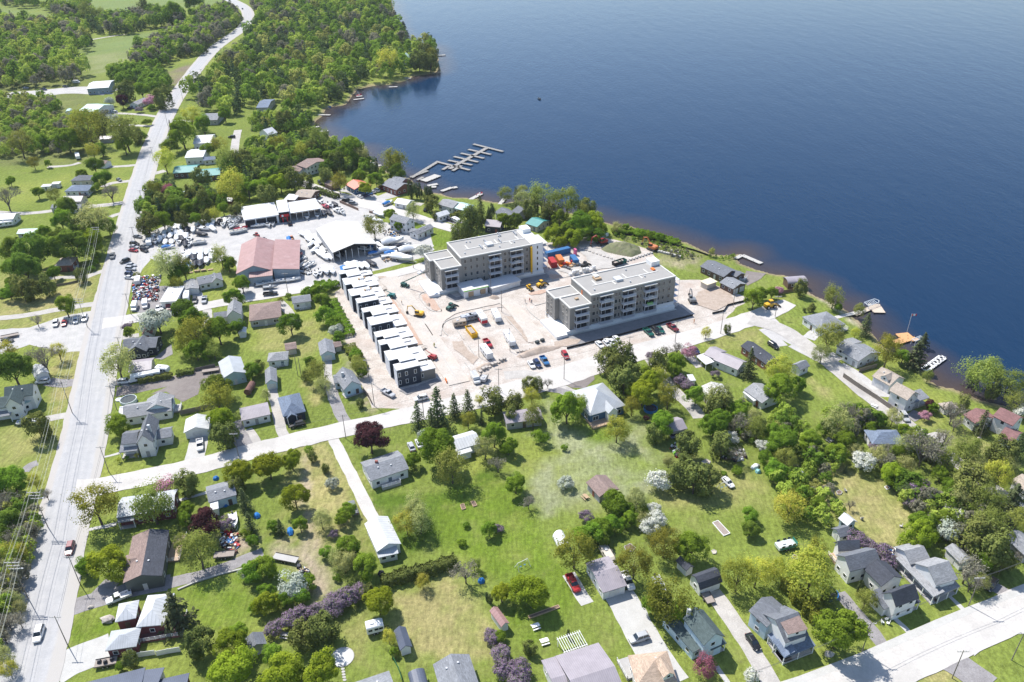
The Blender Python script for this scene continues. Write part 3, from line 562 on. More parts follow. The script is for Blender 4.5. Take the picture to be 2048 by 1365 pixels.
def house(name, label, cat, wings, short=None, extra=()):
    frs = []
    for wg in wings:
        fr = frame_of(wg[0], wg[1], wg[3]); frs.append(fr)
    c0 = np.mean([f[0]+f[1]*f[3]/2+f[2]*f[4]/2 for f in frs[:1]], axis=0)
    root = empty(name, (c0[0], c0[1], 0)); tag(root, label, cat)
    for i, wg in enumerate(wings):
        reg, s, typ, h, rise, rm, wm = wg[:7]; op = wg[7] if len(wg) > 7 else {}
        A, u, v, Lu, Lv = frs[i]; rmat = ROOFS[rm] if isinstance(rm, str) else rm; OCC.append((frs[i], h+rise))
        ro = link('roof', roof_mesh(frs[i], typ, h, rise, rmat, op.get('th', .2), c0, ROOFS.get(op.get('roof2'))), root)
        if op.get('open'):
            q = wall_quads(A, u, v, Lu, Lv, .25)
            es = op['open'] if isinstance(op['open'], (list, tuple)) else (0, 1, 2, 3); done = set()
            for e in es:
                a, b = q[e], q[(e+1) % 4]; n = max(2, int(np.hypot(*(b-a))/2.6)+1)
                for j in range(n):
                    x = a+(b-a)*j/(n-1); key = (round(x[0], 1), round(x[1], 1))
                    if key in done: continue
                    done.add(key); link('post', _post(h), root, (x[0]-c0[0], x[1]-c0[1], 0))
            if op.get('floor'):
                fm = MB(); fm.prism([(z[0]-c0[0], z[1]-c0[1]) for z in q], 0.0, op['floor']); fm.obj('porch_floor', [GDECK], root)
            if 'back' not in op: continue
            # side walls of an open-fronted shed
            mbw = MB()
            for e in op['back']:
                a, b = q[e], q[(e+1) % 4]; d = (b-a); L = np.hypot(*d); m_ = (a+b)/2-c0; mbw.box((m_[0], m_[1], (h-.1)/2), (L-.3, .15, h-.1), math.atan2(d[1], d[0]))
            mbw.obj('wall', [WALLS[wm]], root); continue
        link('wall', wall_mesh(frs[i], typ, h, rise, WALLS[wm], .35, c0, op.get('z0', 0)), root)
        q = wall_quads(A, u, v, Lu, Lv, min(.35, Lu*.12, Lv*.12)); ctr = sum(q)/4
        st = op.get('st', 2 if h > 4.6 else 1); wins = op.get('win', (0, 1, 2, 3)); gd = op.get('gar', ()); dr = op.get('door', 0 if i == 0 else None)
        for e in range(4):
            a, b = q[e], q[(e+1) % 4]; d = b-a; L = np.hypot(*d); d = d/L; o = np.array([d[1], -d[0]])
            if o@(ctr-(a+b)/2) > 0: o = -o
            if e in gd:
                n = max(1, int(L/3.4))
                for j in range(n): c = a+d*L*(j+.5)/n+o*.0; put_on_wall(root, c0, c, d, o, 0, 'garage_door', _gdoor)
                continue
            if e not in wins or L < 2.2: continue
            step = op.get('step', 2.9); n = max(1, int(L/step)); wd, ht = op.get('ws', (1.15, 1.2))
            for j in range(n):
                c = a+d*L*(j+.5)/n
                if any(in_rect(c+o*.3, frs[k]) for k in range(len(frs)) if k != i): continue
                if dr == e and j == n//2:
                    put_on_wall(root, c0, c, d, o, 0, 'door', _doors[len(OCC)*7 % 6]); lo = 1
                else: lo = 0
                for k in range(lo, st):
                    z = op.get('wz', 1.55)+k*2.8
                    if z+ht/2 > h-.15: z = h-.2-ht/2
                    f, pn = win_meshes(wd, ht); fo = put_on_wall(root, c0, c, d, o, z, 'window', f); link('pane', pn, fo)
        for vx, vy in op.get('vents', ((.3, .35), (.62, .3)) if rm in ('sl', 'dk', 'gr', 'lg', 'bl', 'br', 'tn', 'bg', 'mr', 'gn') and Lu*Lv > 50 else ()):
            g_ = A+u*Lu*vx+v*Lv*vy; t = abs(2*(vy if typ[1:] != '2' else vx)-1); zz = h+rise*(1-t) if typ[0] in 'gh' else h
            if typ[0] == 'h': zz -= rise*.25
            link('roof_vent', _vent, ro, (g_[0]-c0[0], g_[1]-c0[1], zz-.12))
        if 'chim' in op:
            vx, vy, hh = op['chim']; g_ = A+u*Lu*vx+v*Lv*vy
            MB().box((g_[0]-c0[0], g_[1]-c0[1], (h+rise+hh)/2), (.8, .6, h+rise+hh)).obj('chimney', [BRICK if op.get('chm') is None else op['chm']], ro)
    for ex in extra:
        if ex[0] == 'deck':
            _, reg, s, z, mt, rail = ex[:6]; fr = frame_of(reg, s, z); q = wall_quads(*fr, 0); dk = MB().prism([(p_[0]-c0[0], p_[1]-c0[1]) for p_ in q], 0, z); do = dk.obj('deck', [mt], root)
            for e in rail:
                a, b = q[e]-c0, q[(e+1) % 4]-c0; r = MB(); L = np.hypot(*(b-a)); n = max(2, int(L/1.2)+1)
                for j in range(n): x = a+(b-a)*j/(n-1); r.box((x[0], x[1], z+.5), (.09, .09, 1.0))
                for zz in (z+.95, z+.55, z+.2): r.tube((*a, zz), (*b, zz), .045, 4)
                r.obj('railing', [ex[6] if len(ex) > 6 else WHITE], do)
        elif ex[0] == 'dormer':
            _, reg, s, typ, h, rise, rm, wm, z0 = ex; fr = frame_of(reg, s, h); d_ = link('dormer', wall_mesh(fr, typ, h, rise, WALLS[wm], .2, c0, z0), root); link('dormer_roof', roof_mesh(fr, typ, h, rise, ROOFS[rm], .12, c0), d_)
            A, u, v, Lu, Lv = fr; c = A+u*Lu/2+v*.2; f, pn = win_meshes(.9, .9); fo = put_on_wall(root, c0, c, u, -v, (z0+h)/2+.5, 'window', f); link('pane', pn, fo)
        elif ex[0] == 'solar':
            _, reg, s, h, rise = ex; fr = frame_of(reg, s, h); link('solar_panel', roof_mesh(fr, 's1', h, rise, glass('solar_glass', (.01, .012, .03)), .06, c0), root)
    if short: LANDMARKS.append((short, c0))
    return root
_pm = {}
def _post(h):
    k = round(h, 1)
    if k not in _pm: _pm[k] = MB().box((0, 0, k/2-.05), (.16, .16, k-.1)).mesh('post', [WHITE])
    return _pm[k]
g1, g2, h1, h2, f1 = 'g1', 'g2', 'h1', 'h2', 'f1'
HOUSES = [
 # --- along the highway, left middle
 ('house', 'black house with slate roof and white-framed front gable beside the highway', 'house', [('H', '968,62 1245,45 8', g1, 3.4, 1.8, 'sl', 'nv'), ('H', '1018,82 1168,76 8', g2, 3.6, 2.2, 'sl', 'nv', dict(step=1.8, door=None))], 'black gabled house'),
 ('house', 'low grey-roofed house between the black house and the long white camper', 'house', [('H', '1022,243 1207,220 1200,130', g1, 3.0, 1.3, 'lm', 'be')], 'low grey-roofed house'),
 ('house', 'large white farmhouse with green-grey roofs at the left edge of the picture', 'house', [('H', '30,455 262,425 250,345', g1, 5.4, 2.4, 'gn', 'w'), ('H', '35,522 168,500 8', g2, 5.4, 2.8, 'gn', 'w', dict(step=2.4, door=None)), ('H', '-90,545 70,520 7', g1, 4.6, 1.8, 'gn', 'w', dict(door=None)), ('H', '165,510 250,470 4', 's1', 3.2, .9, 'pt', 'w', dict(win=(0,))), ('H', '-60,610 85,585 3', 's1', 2.7, .7, 'gr', 'w', dict(open=(0,)))], 'white farmhouse'),
 ('garage', 'open white carport garage with two dark bays left of the highway', 'garage', [('H', '280,285 395,245 7', g2, 2.8, 1.2, 'wm', 'w', dict(win=(), door=None, gar=()))], 'white carport garage'),
 ('house', 'long grey-roofed white house beside the round swimming pool', 'house', [('H', '980,615 1372,550 985,505', g1, 3.0, 1.9, 'lg', 'w'), ('H', '1145,562 1370,532 1362,432', g2, 3.3, 2.2, 'lg', 'lb', dict(door=None)), ('H', '942,600 990,592 5', 's1', 2.6, .5, 'wm', 'w', dict(win=()))], 'house by the round pool', (('deck', 'H', '1370,560 1440,550 4', .5, GDECK, (0, 1)),)),
 ('house', 'white corner house with steep slate roofs and an upper front gable', 'house', [('H', '1085,818 1222,800 11', g2, 5.4, 3.0, 'sl', 'w', dict(chim=(.75, .35, .6), chm=VENT)), ('H', '964,822 1090,808 1100,702', g1, 4.4, 1.5, 'sl', 'w', dict(door=None)), ('H', '1215,785 1372,758 1362,678', g1, 3.0, 1.4, 'gr', 'w', dict(door=None)), ('H', '950,885 1095,868 3', 's1', 2.7, .8, 'gr', 'w', dict(open=(0, 1, 3), floor=.4))], 'white corner house'),
 ('garage', 'white garage with pale gable roof at the head of a concrete drive', 'garage', [('H', '1465,728 1667,697 1660,592', g2, 2.7, 1.5, 'wm', 'w', dict(gar=(0,), win=(1,)))], 'white garage'),
 ('workshop', 'pale teal workshop with grey metal gable roof by the brown gravel yard', 'workshop', [('H', '1780,292 1967,247 1945,115', g2, 3.8, 1.6, 'lgm', 'tl', dict(win=(0,), step=1.8, ws=(.5, .9)))], 'teal workshop'),
 ('house', 'small white bungalow with mauve-grey roof beside the double-track drive', 'house', [('F', '483,842 541,829 533,805', g1, 2.9, 1.2, 'lm', 'w', dict(step=2.2))], 'white bungalow with mauve roof'),
 ('house', 'grey-roofed pale blue house with blue tarps at its back door', 'house', [('H', '1665,1285 1890,1222 1845,1102', g1, 3.2, 1.2, 'gr', 'lb'), ('H', '1680,1345 1745,1330 4', 's1', 2.6, .5, 'wm', 'w', dict(win=()))], 'pale blue house with tarps'),
 ('house', 'dark red house with pale metal roof half hidden behind a light green tree', 'house', [('F', '233,1036 348,1018 345,980', g1, 3.6, 1.4, 'lgm', 'mb'), ('F', '234,1046 268,1041 3', 's1', 2.7, .8, 'gr', 'mb', dict(open=(0, 3), floor=.3))], 'dark red house'),
 ('house', 'dark green house whose roof is brown on one slope and black on the other', 'house', [('F', '245.5,1167 324.4,1152 335.7,1060.6', g2, 3.9, 1.5, 'dk', 'gd', dict(step=4.5, roof2='br')), ('L', '975,485 1010,350 4.5', g2, 3.6, 1.2, 'br', 'gd', dict(win=(), door=None))], 'dark green house with two-tone roof', (('deck', 'L', '1325,400 1430,390 9', .5, DECKW, (0, 1)),)),
 ('house', 'maroon brick house with white sheet hip roofs, attached garage and deck', 'house', [('L', '917,885 1085,852 1200,690', h2, 3.2, 1.5, 'wm', 'mb'), ('L', '1085,925 1310,905 1285,662', h2, 3.4, 1.9, 'wm', 'mb', dict(door=None)), ('L', '838,1115 1088,1078 1100,925', h1, 3.0, 1.3, 'lgm', 'mb', dict(gar=(3,), door=None))], 'maroon brick house', (('deck', 'L', '1105,1045 1465,985 6.5', .6, siding('maroon_deck', (.16, .07, .07), vertical=True, row=.3), (0, 1)),)),
 ('house', 'dark slate sheet-roofed house cut by the bottom edge at lower left', 'house', [('F', '168,1366 291,1335 -11', g1, 3.0, 1.6, 'dm', 'w', dict(vents=())), ('F', '291,1340 329,1335 -10', g1, 3.2, 1.2, 'dm', 'w', dict(door=None)), ('F', '306,1362 379,1346 -9', g1, 3.0, 1.4, 'dm', 'mb', dict(door=None))], 'dark slate roof at the bottom edge'),
 # --- block right of the highway
 ('house', 'navy house with blue-grey hip roof and a black car at its porch', 'house', [('I', '215,598 397,555 330,410', h2, 3.3, 2.2, 'bl', 'nv'), ('I', '245,612 330,592 2.5', g2, 2.8, 1.2, 'bl', 'bn', dict(open=(0,)))], 'navy house with blue-grey roof'),
 ('garage', 'grey-roofed pale garage at the end of the twin-track drive', 'garage', [('I', '75,338 172,322 152,215', g2, 2.7, 1.4, 'gr', 'lb', dict(gar=(0,), win=()))], 'pale garage on the twin-track drive'),
 ('cottage', 'small white cottage with pale grey hip roof in the wide green lawn', 'cottage', [('I', '88,158 252,142 236,75', h1, 2.8, 1.4, 'lg', 'w')], 'white cottage on the green lawn', (('deck', 'I', '160,205 262,180 3', .4, GDECK, (0, 1)),)),
 ('garage', 'grey-blue roofed garage at the top of the pale twin-track lane', 'garage', [('I', '512,112 636,92 620,-12', g2, 2.7, 1.5, 'gr', 'lb', dict(gar=(0,), win=(1,)))], 'grey-blue roofed garage'),
 ('shed', 'little brown-roofed shed attached beside the grey-blue roofed garage', 'shed', [('I', '628,45 688,32 4', g1, 2.3, .8, 'br', 'be', dict(win=()))]),
 ('house', 'pale blue house with grey steep roof beside the asphalt drive', 'house', [('I', '700,388 848,345 790,225', g2, 3.2, 2.6, 'gr', 'lb', dict(chim=(.3, .6, .4), chm=VENT, step=2.2)), ('I', '622,332 695,322 685,255', g1, 2.7, 1.2, 'gr', 'lb', dict(door=None))], 'pale blue house by the asphalt drive', (('deck', 'I', '715,450 862,398 3', .3, GDECK, ()),)),
 ('shed', 'beige shed with faded brown roof behind the small white cottage', 'shed', [('I', '235,68 328,52 308,0', g1, 2.4, .9, 'br', 'be', dict(win=()))]),
 ('house', 'white house with wide grey roof, red brick chimney and back deck', 'house', [('I', '915,1113 1222,1012 1160,858', g1, 3.3, 1.6, 'gr', 'w', dict(chim=(.32, .55, .6)))], 'white house with red chimney', (('deck', 'I', '1010,1170 1158,1125 3.5', .8, GDECK, (0, 1)),)),
 ('house', 'white sheet-roofed cottage half hidden by the big round maple', 'house', [('I', '1608,865 1797,808 1735,705', g1, 3.0, 1.4, 'wm', 'w'), ('I', '1615,905 1728,872 3', 's1', 2.5, .5, 'wm', 'w', dict(win=()))], 'cottage behind the big maple'),
 ('cottage', 'long low grey cottage with mauve-brown roof beside the weedy field', 'cottage', [('F', '1012,848 1086,838 1074,815', g1, 2.7, 1.1, 'lm', 'gy')], 'long low grey cottage'),
 ('barn', 'white metal drive shed with a small lean-to on the deep green lawn', 'barn', [('F', '728.7,1048 753.7,1104.4 803.8,1090.6', g1, 3.2, 1.5, 'wm', 'w', dict(win=())), ('M', '975,372 1138,335 3', 's1', 2.4, .6, 'lgm', 'w', dict(win=(0,), step=2))], 'white drive shed'),
 ('shed', 'dark grey shed beside the striped yellow-green lawn', 'shed', [('M', '1150,1112 1248,1080 1188,925', g2, 2.4, 1.0, 'dm', 'w', dict(win=()))], 'dark grey shed'),
 ('shed', 'slate shed at the foot of the purple lilac hedge', 'shed', [('F', '496,1304 534,1288 530,1262', g2, 2.6, 1.2, 'sl', 'gy', dict(win=()))]),
 ('house', 'blue-grey shingled house cut by the bottom edge under the striped lawn', 'house', [('M', '1412,1222 1702,1140 1790,1380', g2, 3.2, 1.8, 'gr', 'w')], 'blue-grey shingled house'),
 ('shed', 'dark grey arched shelter at the bottom edge left of the blue-grey house', 'shed', [('M', '1212,1300 1345,1262 1380,1400', 'r2', 1.8, 1.0, 'dm', 'gy', dict(win=(), door=None))]),
 ('house', 'pale roofed house at the bottom edge below the stepping stones', 'house', [('M', '765,1372 1062,1272 -8', g1, 3.0, 1.4, 'gr', 'w')], 'pale roof at the bottom edge'),
 ('shed', 'narrow white shed with faded red roof right of the striped lawn', 'shed', [('M', '1958,925 2024,892 1945,755', g2, 2.3, .8, 'rm', 'w', dict(win=(0,), step=1))], 'red-roofed garden shed'),
 # --- near right block
 ('garage', 'white double garage with mauve-brown roof above the wide concrete drive', 'garage', [('N', '725,652 920,592 762,357', g1, 2.9, 1.3, 'lm', 'w', dict(gar=(0,), win=(3,), door=None))], 'white double garage'),
 ('house', 'pale blue two-storey house with dark green roof and porch', 'house', [('N', '1532,1072 1702,1000 1540,782', g2, 5.6, 2.4, 'gn', 'lb', dict(chim=(.2, .95, .4), chm=VENT)), ('N', '1445,1130 1530,1085 11', 's2', 3.0, .2, 'gn', 'lb', dict(door=None)), ('N', '1590,1110 1715,1052 3', 's1', 2.7, .8, 'gn', 'lb', dict(open=(0, 1), floor=.4))], 'green-roofed house'),
 ('barn', 'small white gambrel barn with charcoal roof at the head of a gravel drive', 'barn', [('N', '1500,628 1682,562 1640,435', 'b1', 2.6, 2.0, 'dk', 'w', dict(gar=(0,), win=(3,)))], 'gambrel barn'),
 ('shed', 'white shed with charcoal roof behind the gambrel barn', 'shed', [('N', '1392,478 1458,445 1385,355', g2, 2.3, 1.0, 'dk', 'w', dict(win=()))]),
 ('house', 'large mauve-grey metal roof cut by the bottom edge beside the pergola', 'house', [('N', '345,1155 690,1048 -16', g1, 3.3, 2.2, 'lm', 'w', dict(vents=())), ('N', '232,1190 345,1158 -12', g1, 3.0, 1.6, 'lm', 'w', dict(door=None))], 'mauve-grey metal roof'),
 ('house', 'tan hip-roofed house cut by the bottom edge beside the concrete drive', 'house', [('N', '925,1150 1240,1115 1430,1345', h2, 3.8, 2.0, 'tn', 'w')], 'tan hip-roofed house', (('deck', 'N', '920,1340 1010,1310 5', .6, GDECK, (0, 3)), ('dormer', 'N', '1210,1330 1300,1300 4', g2, 5.2, 1.0, 'tn', 'w', 3.6))),
 ('house', 'slate-roofed house with brown dormer and wrap-around brick porch', 'house', [('O', '140,1052 326,985 8.5', g1, 5.4, 2.6, 'sl', 'w'), ('F', '1497,1222 1534,1255 1585,1228', g1, 4.8, 2.0, 'sl', 'lb', dict(door=None)), ('O', '130,1170 382,1072 4', 's1', 2.8, .9, 'bl', 'mb', dict(open=(0, 1, 3), floor=.5)), ('O', '-5,985 130,1165 3', 's1', 2.8, .9, 'bl', 'mb', dict(open=(0,), floor=.5))], 'slate house with brick porch', (('dormer', 'O', '160,985 320,940 4.2', 's1', 7.2, .5, 'br', 'w', 5.0),)),
 ('house', 'rambling white house with charcoal roofs in four wings near the front street', 'house', [('O', '1022,765 1210,692 1100,580', g1, 5.0, 2.4, 'dk', 'w', dict(door=None)), ('O', '540,347 655,482 878,388', g2, 4.6, 2.2, 'sl', 'w', dict(step=2.0, door=None)), ('O', '524,250 562,318 728,290', g2, 3.8, 2.0, 'sl', 'w', dict(door=None)), ('O', '765,462 905,600 1080,530', g1, 4.2, 2.0, 'dk', 'w', dict(door=None)), ('O', '1030,795 1222,722 3', 's1', 2.7, .7, 'dk', 'w', dict(open=(0, 1), floor=.4)), ('O', '928,785 1000,752 4.5', 's1', 2.8, 1.3, 'sl', 'w', dict(door=None))], 'rambling charcoal-roofed house', (('deck', 'O', '480,340 540,410 3', .8, DECKW, (0, 1)),)),
 ('house', 'white house with pale grey roofs and long side porch near the front street', 'house', [('O', '1345,594 1517,542 1398,345', g1, 4.8, 2.4, 'lg', 'w'), ('O', '1140,425 1300,385 6', g1, 4.0, 1.6, 'lg', 'w', dict(door=None)), ('O', '1020,372 1322,684 1395,650', 's1', 3.0, .8, 'lg', 'w', dict(open=(0,), back=(3,), floor=.3)), ('O', '1372,680 1537,598 3.4', 's1', 2.8, .7, 'lg', 'w', dict(open=(0, 1), floor=.3))], 'pale grey house with side porch'),
 ('garage', 'pale grey roofed garage beside the bright blue tarp', 'garage', [('O', '1410,292 1540,422 1572,325', g1, 2.6, 1.1, 'lg', 'w', dict(win=(0,), step=3))], 'garage by the blue tarp'),
 ('shed', 'light blue garden shed with white roof at the edge of the dry lawn', 'shed', [('O', '560,55 635,118 698,70', g1, 2.6, 1.3, 'wm', 'lb', dict(step=2))], 'light blue shed'),
 ('shed', 'grey-roofed shed between the light blue shed and the rambling house', 'shed', [('O', '505,135 575,210 658,168', g2, 2.4, 1.2, 'sl', 'w', dict(step=2))]),
 ('house', 'grey-roofed house at the right edge behind the brown cedars', 'house', [('F', '2006,1072 2050,1112 2068,1085', g1, 3.0, 1.4, 'gr', 'gy')]),
 # --- middle field
 ('house', 'dark blue house with broad pale metal roof and wooden back deck', 'house', [('J', '620,592 907,507 738,322', h2, 3.4, 3.6, 'lgm', 'bu', dict(ws=(2.0, 1.6), step=3.4))], 'broad pale-roofed house', (('deck', 'J', '650,690 795,648 5', .6, DECKW, (0, 1), DECKW), ('dormer', 'J', '770,575 850,552 5', g2, 3.6, 1.6, 'lgm', 'w', .2))),
 ('cottage', 'small grey cottage with faded brown gable roof in the weedy field', 'cottage', [('J', '590,1122 697,1240 863,1183', g1, 2.6, 1.4, 'br', 'gy', dict(win=(0,), step=4))], 'brown-roofed cottage in the field'),
 ('house', 'long pale house with mauve-grey roof beside the pink blossom bush', 'house', [('J', '1605,142 1802,225 1863,152', g1, 3.0, 1.6, 'lm', 'w'), ('J', '1528,98 1620,140 1700,70', g1, 3.0, 1.4, 'lm', 'w', dict(door=None)), ('J', '1468,112 1548,182 1600,152', 's1', 2.5, .3, 'wmem', 'w', dict(open=(0, 1)))], 'long pale house by the pink bush'),
 ('house', 'red-walled house with charcoal roof behind the spruce', 'house', [('F', '1481,692 1532,729 1546,712', g1, 3.0, 1.4, 'dk', 'rd')], 'red-walled house'),
 ('house', 'white house with cream metal roof behind the pale spring tree', 'house', [('J', '1492,362 1562,455 1728,395', g1, 2.9, 1.5, 'om', 'w')], 'cream-roofed house'),
 ('house', 'white house with pale shingle roof and side porch on the yellow lawn', 'house', [('F', '1487,780 1524,807 1557,790', g1, 2.8, 1.5, 'lg', 'w'), ('J', '1842,400 1930,475 2.6', 's1', 2.3, .4, 'wm', 'w', dict(open=(0,)))], 'white house on the yellow lawn'),
 ('house', 'brown-roofed cabin with dark solar panels at the end of the gravel lane', 'house', [('J', '1280,722 1402,692 1352,590', g1, 2.8, 1.4, 'lm', 'gy')], 'cabin with solar panels', (('solar', 'J', '1278,775 1372,748 4', 1.2, 1.4),)),
 ('shed', 'small flat white shed beside the lilacs of the gravel lane', 'shed', [('J', '1395,262 1422,312 1462,295', f1, 2.2, 0, 'wm', 'w', dict(win=(), door=None))]),
 # --- lakeside, right
 ('house', 'white lakeside house with grey roofs and white carport by the orange dock', 'house', [('K', '590,82 722,158 862,66', g1, 3.2, 1.7, 'gr', 'w'), ('K', '542,32 620,70 760,5', g1, 3.0, 1.2, 'lg', 'w', dict(door=None))], 'lakeside house by the orange dock', (('deck', 'K', '790,175 850,150 3', .8, DECKW, (0, 1)),)),
 ('garage', 'white garage with pale grey roof between the two tall spring trees', 'garage', [('K', '182,185 258,228 332,190', g2, 2.7, 1.4, 'gr', 'w', dict(win=(1,), step=3))], 'garage between the spring trees'),
 ('house', 'big white lakeside house with beige roofs in three wings', 'house', [('K', '830,272 972,352 1092,292', g1, 3.4, 2.2, 'bg', 'w', dict(gar=(0,), door=None)), ('K', '968,388 1112,468 1180,400', g1, 5.4, 2.0, 'bg', 'w'), ('K', '1108,465 1195,440 1090,340', g2, 5.2, 2.0, 'bg', 'w', dict(door=None)), ('K', '1145,492 1292,446 4', 's1', 3.0, .9, 'gr', 'w', dict(open=(0, 1), floor=.8))], 'big beige-roofed lakeside house', (('dormer', 'K', '895,275 960,310 3.5', g2, 4.6, 1.2, 'bg', 'w', 3.2),)),
 ('house', 'bungalow with wide blue-grey hip roof in the thicket by the lakeside lane', 'house', [('K', '765,702 832,817 1052,742', h2, 2.8, 1.8, 'bl', 'w')], 'blue-grey hip bungalow'),
 ('shed', 'small white shed with beige hip roof on the lakeside lawn', 'shed', [('K', '1358,490 1412,540 1492,500', h1, 2.3, 1.1, 'bg', 'w', dict(win=()))], 'beige lakeside shed'),
 ('house', 'white house with maroon roofs beside a dark spruce near the right edge', 'house', [('K', '1792,592 1955,672 2038,604', g1, 5.2, 1.8, 'mr', 'w'), ('K', '1558,580 1652,652 1772,568', g1, 3.2, 1.6, 'mr', 'w', dict(door=None)), ('K', '1840,752 1962,805 2060,735', g1, 3.0, 1.4, 'mr', 'w', dict(door=None, gar=(0,)))], 'maroon-roofed house'),
 ('house', 'white house with cream roof at the right edge below the lakeside lane', 'house', [('F', '2022,960 2052,985 2075,965', g1, 3.0, 1.5, 'bg', 'w')]),
 ('house', 'grey lakeside bungalow with hip roof and broad lawns near the small dock', 'house', [('G', '272,1165 420,1270 640,1238', h2, 3.0, 2.0, 'gr', 'w', dict(ws=(1.6, 1.2)))], 'grey lakeside bungalow', (('deck', 'G', '560,1290 640,1265 4', .5, GDECK, (0, 1)),)),
 ('boathouse', 'boathouse with curved mauve roof standing at the water edge', 'boathouse', [('G', '160,902 318,890 270,845', 'r1', 2.6, 1.2, 'lm', 'bn', dict(win=(0,), door=None))], 'curved-roof boathouse'),
 ('house', 'long dark timber lake lodge with slate-grey roof beside the breakwater', 'house', [('E', '1500,762 1690,850 1780,790', g1, 3.0, 1.6, 'sl', 'bn'), ('E', '1655,890 1765,945 1845,890', g1, 2.8, 1.3, 'gr', 'bn', dict(gar=(1,), door=None)), ('E', '1740,825 1790,850 1850,815', g1, 2.8, 1.0, 'sl', 'bn', dict(door=None))], 'timber lake lodge', (('deck', 'E', '1790,865 1850,880 4', .9, GDECK, (0, 1)),)),
 ('shed', 'pale yellow storage shed beside the timber lake lodge', 'shed', [('E', '1500,880 1560,912 1632,878', f1, 2.6, 0, plain('cream_panel', (.62, .55, .40)), 'be', dict(win=(), door=None))]),
 # --- far left of the highway
 ('house', 'small red-brown house with pale hip roof and white deck left of the highway', 'house', [('C', '430,762 572,752 590,685', h1, 3.2, 1.7, 'bg', 'rd')], 'red-brown house with pale roof', (('deck', 'C', '465,795 620,775 3', .8, GDECK, (0, 1)),)),
 ('house', 'white house with blue-grey hip roof left of the highway', 'house', [('C', '512,165 700,160 708,112', h1, 3.0, 1.6, 'bl', 'w')], 'blue-grey hip house'),
 ('house', 'stone house with dark grey hip roof left of the highway', 'house', [('C', '560,82 716,76 720,38', h1, 3.2, 1.8, 'sl', 'be')], 'dark grey hip house'),
 ('mobile_home', 'left white mobile home beside the dark grey hip house', 'mobile home', [('C', '322,128 400,124 4', f1, 2.6, 0, 'wm', 'w')], 'left mobile home'),
 ('mobile_home', 'right white mobile home beside the dark grey hip house', 'mobile home', [('C', '405,108 470,104 4', f1, 2.6, 0, 'wm', 'w')], 'right mobile home'),
 ('house', 'mauve-roofed house beside the dark round tree left of the highway', 'house', [('C', '488,248 645,245 632,202', g1, 3.0, 1.6, 'lm', 'be'), ('C', '400,300 640,300 5', g1, 2.8, 1.2, 'gr', 'gy', dict(door=None))], 'mauve-roofed roadside house'),
 ('barn', 'long white shed at the left edge above the teal-roofed cabin', 'barn', [('C', '-40,392 104,385 100,338', g1, 3.4, 1.2, 'wm', 'w')], 'long white shed'),
 ('cabin', 'cabin with pale teal roof left of the highway', 'cabin', [('C', '130,503 282,498 272,460', g1, 2.6, 1.0, 'pt', 'gy')], 'teal-roofed cabin'),
 ('house', 'brown house with teal metal roof among the trees right of the highway', 'house', [('F', '345,347 392,344 390,330', g1, 3.2, 1.5, 'tm', 'bn')], 'teal-roofed brown house'),
 ('house', 'long house with teal roof beside the wooded lane', 'house', [('F', '390,354 440,350 438,336', g1, 3.2, 1.5, 'tm', 'bn')], 'long teal-roofed house'),
 ('shed', 'red shed with white roof in the trees above the boat yard', 'shed', [('C', '1782,240 1850,245 5', g1, 2.6, 1.0, 'wm', 'rd', dict(win=()))]),
 ('shed', 'white shed with teal roof in the trees above the boat yard', 'shed', [('C', '1400,195 1475,190 5', g1, 2.5, 1.0, 'pt', 'w', dict(win=()))]),
 ('house', 'white bungalow with grey cross-gabled roof beside the red-roofed boat barn', 'house', [('C', '1585,912 1782,872 1762,812', g1, 2.9, 1.7, 'gr', 'w', dict(step=2.0)), ('C', '1690,895 1778,876 6', g2, 2.9, 1.7, 'gr', 'w', dict(door=None)), ('C', '1455,958 1588,940 1572,868', g2, 2.6, .8, 'lg', 'w', dict(door=None, win=()))], 'white cross-gabled bungalow'),
 ('shop', 'flat white workshop beside the motorcycle scrap yard', 'workshop', [('C', '1272,1048 1407,1040 1402,922', f1, 3.6, 0, 'wmem', 'w', dict(vents=((.45, .6),)))], 'flat white workshop'),
 ('house', 'white house with grey roof and tall front gable beside the back lane', 'house', [('C', '1808,1165 1927,1150 1890,1065', g2, 4.6, 2.4, 'lg', 'w'), ('C', '1706,1182 1825,1165 5', g1, 3.0, 1.3, 'gr', 'w', dict(door=None))], 'white house with tall gable'),
 ('cottage', 'cottage with plum-coloured roof half hidden by a pale willow', 'cottage', [('C', '1128,1310 1212,1302 1190,1225', g2, 2.8, 1.3, 'mr', 'w')], 'plum-roofed cottage'),
 ('house', 'brown hip-roofed house with open screened porch beside the back lane', 'house', [('F', '498,643 563,634 551,603', h1, 3.0, 1.9, 'br', 'gy', dict(ws=(2.0, 1.3)))], 'brown hip-roofed house'),
 ('shed', 'tiny white shed below the white house with the tall gable', 'shed', [('C', '1900,1300 1965,1292 4', g2, 2.2, .8, 'wm', 'w', dict(win=()))]),
 ('house', 'white cottage with grey roof beside the townhouse site', 'house', [('D', '290,1062 442,1040 425,985', g1, 2.9, 1.3, 'gr', 'w')], 'white cottage by the building site', (('deck', 'D', '350,1110 435,1095 2.5', .4, GDECK, (0, 1)),)),
 # --- marina and shore, middle
 ('house', 'white two-storey house with grey roof right of the big boat shed', 'house', [('D', '1060,388 1195,425 1245,380', g1, 5.2, 1.6, 'gr', 'w', dict(step=2.3))], 'two-storey house by the boat shed'),
 ('mobile_home', 'long white bungalow with grey roof on the lawn behind the left apartment block', 'bungalow', [('D', '1290,510 1422,452 1372,428', g1, 2.9, 1.2, 'gr', 'w'), ('D', '1218,490 1292,505 5', g1, 2.7, 1.0, 'gr', 'w', dict(door=None))], 'long white bungalow'),
